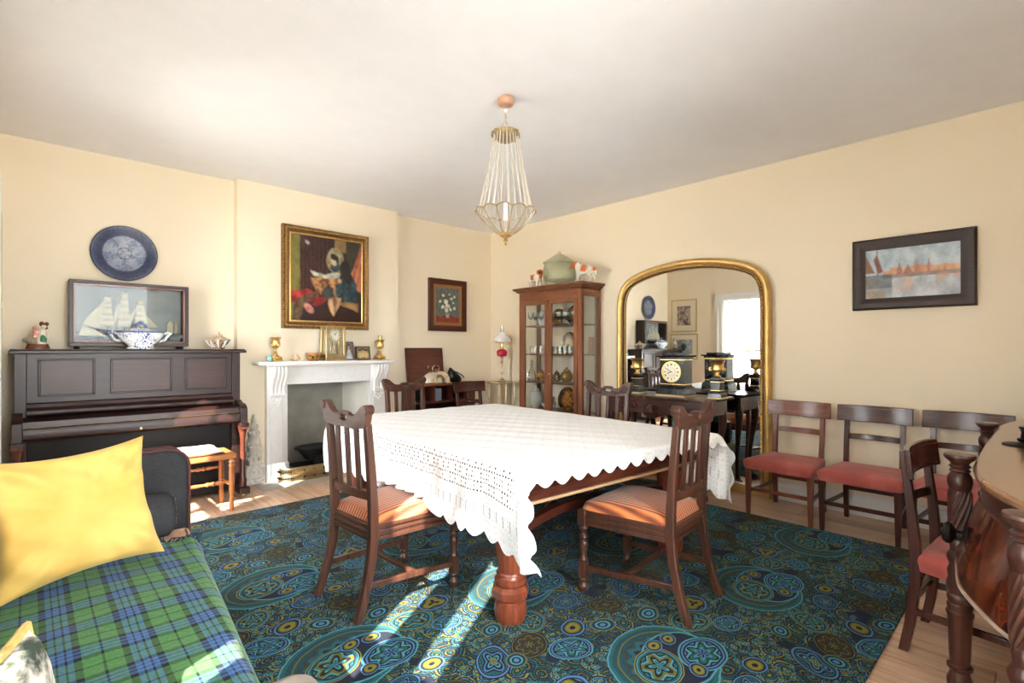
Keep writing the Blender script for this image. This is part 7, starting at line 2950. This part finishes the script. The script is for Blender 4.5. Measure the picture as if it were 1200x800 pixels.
t = thing('sofa', 'long low sofa with a tall charcoal end under the window wall', 'sofa', (0.0, 2.0, 0.0))
b = MB()
b.prism([(-0.145, -0.92), (SX(-0.92) - 0.04, -0.92), (SX(0.98) - 0.04, 0.98), (-0.145, 0.98)], 0.09, 0.27, 'z')
mk('base', b, M['charcoal'], t, bevel=0.02)
for sx_, sy_ in ((-0.10, -0.86), (-0.10, 0.93), (0.32, -0.86), (0.50, 0.93)):
    if True:
        b = MB()
        b.lathe([(0.02, 0), (0.026, 0.02), (0.03, 0.06), (0.034, 0.092)], 14)
        mk('foot', b, M['mahog'], t, (sx_, sy_, 0.0125 if sx_ > 0.31 else 0.0005))
b = MB()
b.box(-0.15, -0.92, 0.27, -0.122, 0.98, 0.70)
mk('backrest', b, M['charcoal'], t, bevel=0.010)


def arm_outline(w, z0_, z1_, r=0.09):
    pts = [(-0.145, z0_), (w, z0_)]
    for i in range(7):
        a = i / 6 * pi / 2
        pts.append((w - r + r * cos(a), z1_ - r + r * sin(a)))
    pts.append((-0.145, z1_ - 0.01))
    return pts


ol = arm_outline(0.585, 0.09, 0.785)
b = MB()
b.prism(ol, 0.985, 1.085, 'y')
a1 = mk('arm', b, M['charcoal'], t, bevel=0.018, angle=50)
b = MB()
b.tube([(x, 0.988, z) for x, z in ol[1:]], 0.007, 7)
b.tube([(x, 1.082, z) for x, z in ol[1:]], 0.007, 7)
mk('piping', b, M['oxblood'], a1)
ol2 = arm_outline(0.455, 0.09, 0.60, 0.06)
b = MB()
b.prism(ol2, -1.06, -0.885, 'y')
mk('arm', b, M['worn_taupe'], t, bevel=0.03, angle=50)
b = MB()


def seatc(u, v):
    a, c_ = 2 * u - 1, 2 * v - 1
    return a, c_


b.prism([(-0.118, -0.882), (SX(-0.882), -0.882), (SX(0.975), 0.975), (-0.118, 0.975)], 0.272, 0.40, 'z')
sc_ = mk('seat_cushion', b, M['pink_beige'], t, bevel=0.045, angle=60)
b = MB()
ring_ = [(-0.05, -0.87), (SX(-0.87) - 0.012, -0.87), (SX(-0.85) - 0.004, -0.85), (SX(0.94) - 0.004, 0.94), (SX(0.96) - 0.012, 0.965), (-0.05, 0.965)]
b.tube([(x, y, 0.385) for x, y in ring_], 0.007, 6)
mk('piping', b, M['pink_beige'], sc_)

# bolster lying against the tall end
t = thing('bolster', 'round charcoal bolster with a gathered end lying against the sofa end', 'bolster', (0.205, 2.866, 0.402))
b = MB()
TXb = Matrix.Translation((0, 0, 0.103)) @ TX
prof = [(0.0, -0.262), (0.03, -0.282), (0.075, -0.288), (0.097, -0.265), (0.103, -0.22), (0.104, 0.0), (0.103, 0.22), (0.097, 0.268), (0.075, 0.290), (0.045, 0.288), (0.018, 0.276), (0.0, 0.272)]
b.lathe(prof, 40, TXb, sq=lambda a, z: 1 + (0.025 * cos(18 * a) if abs(z) > 0.25 else 0))
mk('body', b, M['charcoal'], t, angle=180)
b = MB()
rnd = random.Random(5)
for k in range(26):
    a = 2 * pi * k / 26
    r0_, r1_ = 0.02, 0.07 + rnd.uniform(-0.02, 0.02)
    b.tube([(0.282, r0_ * cos(a), 0.103 + r0_ * sin(a)), (0.294, (r0_ + r1_) / 2 * cos(a), 0.103 + (r0_ + r1_) / 2 * sin(a)), (0.292, r1_ * cos(a + 0.1), 0.103 + r1_ * sin(a + 0.1))], [0.004, 0.003, 0.0015], 5)
for k in range(14):
    a = rnd.uniform(0, 2 * pi)
    b.tube([(0.278, 0, 0.103), (0.300, 0.012 * cos(a), 0.103 + 0.012 * sin(a)), (0.306, 0.03 * cos(a), 0.10 + 0.03 * sin(a))], [0.003, 0.002, 0.0012], 5)
mk('gathered_end', b, plain('faded_brown_thread', rgb(96, 84, 66), 0.9), t)

# tartan blanket over the seat
m, nt, p = new_mat('blue_green_tartan')
h = NT(nt)
uvn = h.n('ShaderNodeUVMap')
uvn.uv_map = 'UVMap'
su = h.n('ShaderNodeSeparateXYZ')
h.link(uvn.outputs[0], su.inputs[0])
BK, BL, GR = rgb(7, 10, 16), rgb(66, 104, 158), rgb(76, 126, 70)
sett = [(0.0, BL), (0.075, BK), (0.105, BL), (0.185, BK), (0.215, BL), (0.29, BK), (0.39, GR), (0.635, BK), (0.668, GR), (0.90, BK)]
fu = h.math('FRACT', h.math('MULTIPLY', su.outputs[0], 1 / 0.172))
fv = h.math('FRACT', h.math('MULTIPLY', su.outputs[1], 1 / 0.19))
cu = h.ramp(fu, sett, 'CONSTANT')
cv = h.ramp(fv, sett, 'CONSTANT')
tw = h.math('FRACT', h.math('MULTIPLY', h.math('ADD', su.outputs[0], su.outputs[1]), 160))
f = h.math('ADD', h.math('MULTIPLY', h.math('GREATER_THAN', tw, 0.5), 0.16), 0.42)
cc = h.mix(f, cu, cv)
nz = h.noise(uvn.outputs[0], 90, 3)
cc = h.mix(1.0, cc, h.ramp(nz, [(0.3, (0.75, 0.75, 0.75, 1)), (0.7, (1.12, 1.12, 1.12, 1))]), 'MULTIPLY')
h.link(cc, p.inputs['Base Color'])
p.inputs['Roughness'].default_value = 0.95
p.inputs['Sheen Weight'].default_value = 0.12
p.inputs['Specular IOR Level'].default_value = 0.1
h.link(h.bump(nz, 0.3, 0.004), p.inputs['Normal'])
M['tartan'] = m


def blanket(u, v):
    """u across the seat from the back, v along it"""
    L = 0.90
    s = u * L
    y = 1.135 + 1.56 * v
    xe = SX(y - 2.0) + 0.018
    x0_ = -0.105
    flat_ = xe - x0_
    r_ = 0.055
    w1 = 0.009 * mnoise.noise(Vector((s * 5, y * 4, 0.3))) + 0.004 * mnoise.noise(Vector((s * 13, y * 11, 2.3)))
    zt = 0.401 + 0.022
    if s < flat_ - r_:
        x, z = x0_ + s, zt + w1 + 0.006 * sin(s * 6)
    else:
        d = s - (flat_ - r_)
        Lq = r_ * pi / 2
        if d < Lq:
            a = d / r_
            x, z = xe - r_ + r_ * sin(a), zt - r_ + r_ * cos(a) + w1 * cos(a)
        else:
            q = d - Lq
            x = xe + 0.22 * q + 0.014 * sin(y * 13 + 1) * min(1, q / 0.15)
            z = zt - r_ - q
    if v > 0.9:
        x += 0.012 * sin(y * 60) * (v - 0.9) * 10 * (1 if s > flat_ else 0)
        z += 0.008 * abs(sin(s * 22)) * (v - 0.9) * 10
    yy = y + 0.02 * sin(s * 7) * v
    return (x, yy, z)


b = MB()
b.grid(blanket, 80, 110, lambda u, v: (u * 0.90 + 0.03, v * 1.66 + 0.02 * sin(u * 5)))
t = thing('tartan_blanket', 'blue and green tartan blanket spread over the sofa seat', 'blanket', (0, 0, 0))
mk('blanket', b, M['tartan'], t, fix=False, angle=180)
b = MB()
rnd = random.Random(11)
for k in range(110):
    u = (k + rnd.uniform(-0.3, 0.3)) / 110
    u = min(0.99, max(0.0, u))
    p0 = Vector(blanket(u, 1.0))
    of = 0.0 if u < 0.6 else 0.02
    q = p0 + Vector((rnd.uniform(-0.008, 0.008) + of, 0.022, 0.008))
    e2 = q + Vector((rnd.uniform(-0.015, 0.015) + of, 0.026, 0.004 if u < 0.6 else -0.012))
    b.tube([p0, q, e2], [0.0032, 0.0026, 0.0012], 5)
fo = mk('fringe', b, plain('dark_wool_fringe', rgb(34, 52, 66), 0.95), t)


def pillow(b, w, d, th, nu=48, nv=44, seed=0.0, wr=0.012, pin=0.085):
    """scatter cushion in the xy plane with pointed corners and puckers"""
    def f(sgn):
        def g(u, v):
            x, y = 2 * u - 1, 2 * v - 1
            e = max(0.0, (1 - abs(x) ** 2.6)) ** 0.55 * max(0.0, (1 - abs(y) ** 2.6)) ** 0.55
            px = x * w / 2 * (1 - pin * (1 - y * y) * x * x)
            py = y * d / 2 * (1 - pin * (1 - x * x) * y * y)
            rad = sqrt(x * x + y * y) / 1.414
            ang = atan2(y, x)
            pk = wr * 0.5 * sin(ang * 17 + seed) * rad ** 3 * (1 - rad) * 5 * max(0, abs(sin(2 * ang)))
            nz_ = wr * mnoise.noise(Vector((px * 7 + seed, py * 7, seed))) + wr * (0.5 + 0.9 * max(0, y) ** 2) * mnoise.noise(Vector((px * 9 + py * 16 + seed, py * 6 - px * 5, seed + 4)))
            return (px, py, sgn * (th / 2 * e + (nz_ + pk) * min(1, e * 2)))
        return g
    b.grid(f(1), nu, nv)
    b.grid(f(-1), nu, nv, flip=True)


m, nt, p = new_mat('yellow_velvet')
h = NT(nt)
n1 = h.noise(h.coord(), 5, 3)
h.link(h.ramp(n1, [(0.3, rgb(206, 162, 74)), (0.7, rgb(222, 186, 104))]), p.inputs['Base Color'])
p.inputs['Roughness'].default_value = 0.8
p.inputs['Sheen Weight'].default_value = 0.5
p.inputs['Sheen Roughness'].default_value = 0.35
p.inputs['Sheen Tint'].default_value = (1.0, 0.9, 0.55, 1)
M['yellow'] = m
b = MB()
pillow(b, 0.495, 0.475, 0.17, seed=1.3, wr=0.034, pin=0.13)
o = mk('yellow_cushion', b, M['yellow'], None, (0.128, 2.45, 0.684), angle=180)
o.rotation_euler = Euler((radians(74), radians(-3), radians(14)), 'XYZ')
tag(o, 'large plain yellow velvet cushion propped against the charcoal bolster', 'cushion')

# patterned cushion close to the lens end of the sofa
m, nt, p = new_mat('painterly_print_cotton')
h = NT(nt)
v = h.coord()
n1 = h.noise(v, 9, 5, 0.6, 0.6)
n2 = h.noise(h.mapping(v, loc=(3, 1, 0)), 6, 4, 0.6, 0.5)
c1 = h.ramp(n1, [(0.44, rgb(214, 204, 186)), (0.50, rgb(120, 122, 108)), (0.56, rgb(44, 56, 44))])
c2 = h.ramp(n2, [(0.5, (0, 0, 0, 1)), (0.6, (1, 1, 1, 1))])
h.link(h.mix(c2, c1, rgb(208, 196, 182)), p.inputs['Base Color'])
p.inputs['Roughness'].default_value = 0.9
M['print_cotton'] = m
t = thing('patterned_cushion', 'cream cushion with dark green print and straw edge on the tartan blanket', 'cushion', (-0.022, 1.36, 0.574))
t.rotation_euler = Euler((radians(78), radians(4), radians(72)), 'XYZ')
b = MB()
pillow(b, 0.26, 0.26, 0.11, seed=5.1, wr=0.006)
pb_ = mk('cover', b, M['print_cotton'], t, angle=180)
b = MB()
pts = []
for (xa, ya, xb, yb) in ((-1, -1, 1, -1), (1, -1, 1, 1), (1, 1, -1, 1), (-1, 1, -1, -1)):
    for i in range(14):
        f = i / 14
        x, y = xa + (xb - xa) * f, ya + (yb - ya) * f
        pin = 0.085
        pts.append((x * 0.13 * (1 - pin * (1 - y * y) * x * x), y * 0.13 * (1 - pin * (1 - x * x) * y * y), 0))
b.tube(pts, 0.010, 7, True)
mk('straw_edging', b, plain('straw_yellow_trim', rgb(190, 160, 92), 0.9, var=0.25, scale=60), t)

# ------------------------------------------------------------------ D-ended sideboard beside the photographer
m, nt, p = new_mat('flame_mahogany')
h = NT(nt)
v = h.coord()
n1 = h.noise(h.mapping(v, rot=(0, 0.5, 0), scale=(9, 9, 4)), 1.0, 6, 0.65, 1.6)
n2 = h.noise(h.mapping(v, rot=(0, 0.9, 0), scale=(40, 40, 6)), 1.0, 4)
h.link(h.ramp(h.math('ADD', h.math('MULTIPLY', n1, 0.8), h.math('MULTIPLY', n2, 0.2)), [(0.36, rgb(24, 9, 7)), (0.46, rgb(62, 24, 13)), (0.56, rgb(112, 48, 23)), (0.66, rgb(56, 21, 12))]), p.inputs['Base Color'])
p.inputs['Roughness'].default_value = 0.22
p.inputs['Coat Weight'].default_value = 0.3
M['flame'] = m
M['sb_top'] = wood('faded_mahogany_top', rgb(112, 74, 50), rgb(150, 108, 76), 0.22, axis='x', coat=0.3)
M['sb_dark'] = wood('very_dark_mahogany', rgb(42, 22, 18), rgb(86, 50, 40), 0.28, axis='z')
SBX, SBY = 3.115, -0.40
t = thing('sideboard', 'bow ended mahogany sideboard with reeded twist columns and a flame veneer drawer', 'sideboard', (SBX, SBY, 0))


def bow(k=0.0, n=12):
    """front outline in local xy (x along, y forward), from one end round to the other"""
    pts = []
    ctrl = [(-1.50 + max(k, -0.015), 0.0), (-1.49 + max(k, -0.015), 0.12), (-1.42 + max(k, -0.03), 0.27), (-1.30 + k, 0.385), (-1.195 + k * 0.8, 0.455 - k * 0.5), (-1.06 + k * 0.5, 0.515 - k * 0.8), (-0.925 + k * 0.3, 0.558 - k), (-0.76 + k * 0.1, 0.583 - k), (-0.60, 0.594 - k), (0.0, 0.60 - k)]
    sm = []
    for i in range(len(ctrl) - 1):
        p0 = Vector(ctrl[max(i - 1, 0)])
        p1, p2 = Vector(ctrl[i]), Vector(ctrl[i + 1])
        p3 = Vector(ctrl[min(i + 2, len(ctrl) - 1)])
        for j in range(4):
            f = j / 4
            sm.append(tuple(0.5 * ((2 * p1) + (p2 - p0) * f + (2 * p0 - 5 * p1 + 4 * p2 - p3) * f * f + (3 * p1 - p0 - 3 * p2 + p3) * f ** 3)))
    sm.append(ctrl[-1])
    return sm + [(-x, y) for x, y in sm[-2::-1]]


b = MB()
b.prism(bow(0.0), 0.842, 0.872, 'z')
mk('top', b, M['sb_top'], t, bevel=0.010, angle=50)
b = MB()
b.prism(bow(0.012), 0.825, 0.842, 'z')
b.prism(bow(0.020), 0.785, 0.825, 'z')
mk('frieze', b, M['sb_dark'], t, angle=50)
b = MB()
lo, mi, hi_ = bow(-0.045), bow(-0.012), bow(0.022)
nb = len(lo)
rows_ = [(lo, 0.52), (lo, 0.56), (mi, 0.66), (hi_, 0.785)]
vs = [(x, y, z) for o_, z in rows_ for x, y in o_]
fs = [(r * nb + k, r * nb + (k + 1) % nb, (r + 1) * nb + (k + 1) % nb, (r + 1) * nb + k) for r in range(3) for k in range(nb)]
fs += [tuple(range(nb - 1, -1, -1)), tuple(3 * nb + k for k in range(nb))]
b.add(vs, fs)
bd = mk('body', b, M['flame'], t, angle=50)
b = MB()
b.prism(bow(-0.049), 0.512, 0.523, 'z')
mk('string_line', b, plain('pale_boxwood_line', rgb(188, 168, 148), 0.4), bd, angle=50)
b = MB()
b.prism(bow(0.016), 0.770, 0.787, 'z')
mk('cock_bead', b, M['sb_dark'], bd, angle=50)


def column(x, y):
    lg = MB()
    lg.lathe([(0.036, 0.0), (0.044, 0.02), (0.046, 0.05), (0.036, 0.07), (0.034, 0.085), (0.045, 0.094), (0.045, 0.104), (0.034, 0.112), (0.037, 0.14), (0.043, 0.285), (0.048, 0.295), (0.048, 0.303), (0.041, 0.31), (0.045, 0.322), (0.045, 0.33), (0.040, 0.337), (0.045, 0.352), (0.045, 0.362), (0.040, 0.37), (0.048, 0.40), (0.040, 0.43), (0.044, 0.455), (0.036, 0.475), (0.045, 0.50), (0.045, 0.512), (0.034, 0.53), (0.036, 0.56), (0.028, 0.575)], 26)
    o = mk('column', lg, M['sb_dark'], t, (x, y, 0))
    o.scale = (0.86, 0.86, 1.0)
    b = MB()
    b.lathe([(0.030, 0.57), (0.034, 0.60), (0.034, 0.75), (0.03, 0.76)], 22)
    n_ = 11
    for k in range(n_):
        pts = []
        for i in range(15):
            f = i / 14
            a = 2 * pi * k / n_ + f * 2.1
            pts.append((0.0345 * cos(a), 0.0345 * sin(a), 0.575 + 0.178 * f))
        b.tube(pts, [0.004] + [0.0078] * 13 + [0.004], 6)
    mk('twist_reeding', b, M['sb_dark'], o)
    b = MB()
    b.lathe([(0.03, 0.752), (0.038, 0.76), (0.044, 0.785), (0.042, 0.805), (0.030, 0.822), (0.038, 0.828), (0.030, 0.836), (0.040, 0.844), (0.030, 0.852), (0.036, 0.86), (0.052, 0.873), (0.056, 0.881), (0.054, 0.889), (0.0, 0.892)], 28)
    mk('capital', b, M['sb_dark'], o)


for x in (-0.595, 0.595):
    column(x, 0.635)
column(-1.40, 0.437)
column(1.05, 0.44)
for x in (-1.36, 1.36):
    b = MB()
    b.lathe([(0.03, 0), (0.04, 0.05), (0.034, 0.30), (0.045, 0.33), (0.045, 0.512)], 18)
    mk('rear_leg', b, M['sb_dark'], t, (x, 0.08, 0))
b = MB()
KB = Matrix.Translation((-0.80, 0.588, 0.645)) @ Matrix.Rotation(-pi / 2, 4, 'X')
b.lathe([(0.03, 0.0), (0.034, 0.006), (0.030, 0.014), (0.014, 0.02), (0.012, 0.036), (0.022, 0.042), (0.034, 0.052), (0.036, 0.062), (0.028, 0.072), (0.0, 0.076)], 24, KB)
mk('drawer_knob', b, M['black_wood'], t)
# dark turned candlestick foot at the edge of the frame
t = thing('turned_candlestick', 'squat dark turned wooden candlestick on the sideboard top', 'candlestick', (3.06, 0.075, 0.8725))
b = MB()
b.lathe([(0.07, 0), (0.075, 0.006), (0.07, 0.014), (0.03, 0.022), (0.018, 0.034)], 26)
mk('base', b, M['black_wood'], t)
b = MB()
b.lathe([(0.016, 0.034), (0.026, 0.05), (0.028, 0.075), (0.016, 0.09), (0.014, 0.16), (0.02, 0.175), (0.014, 0.185), (0.022, 0.20), (0.022, 0.215), (0.0, 0.21)], 20)
mk('stem', b, M['black_wood'], t)
t.scale = (1.0, 1.0, 0.36)
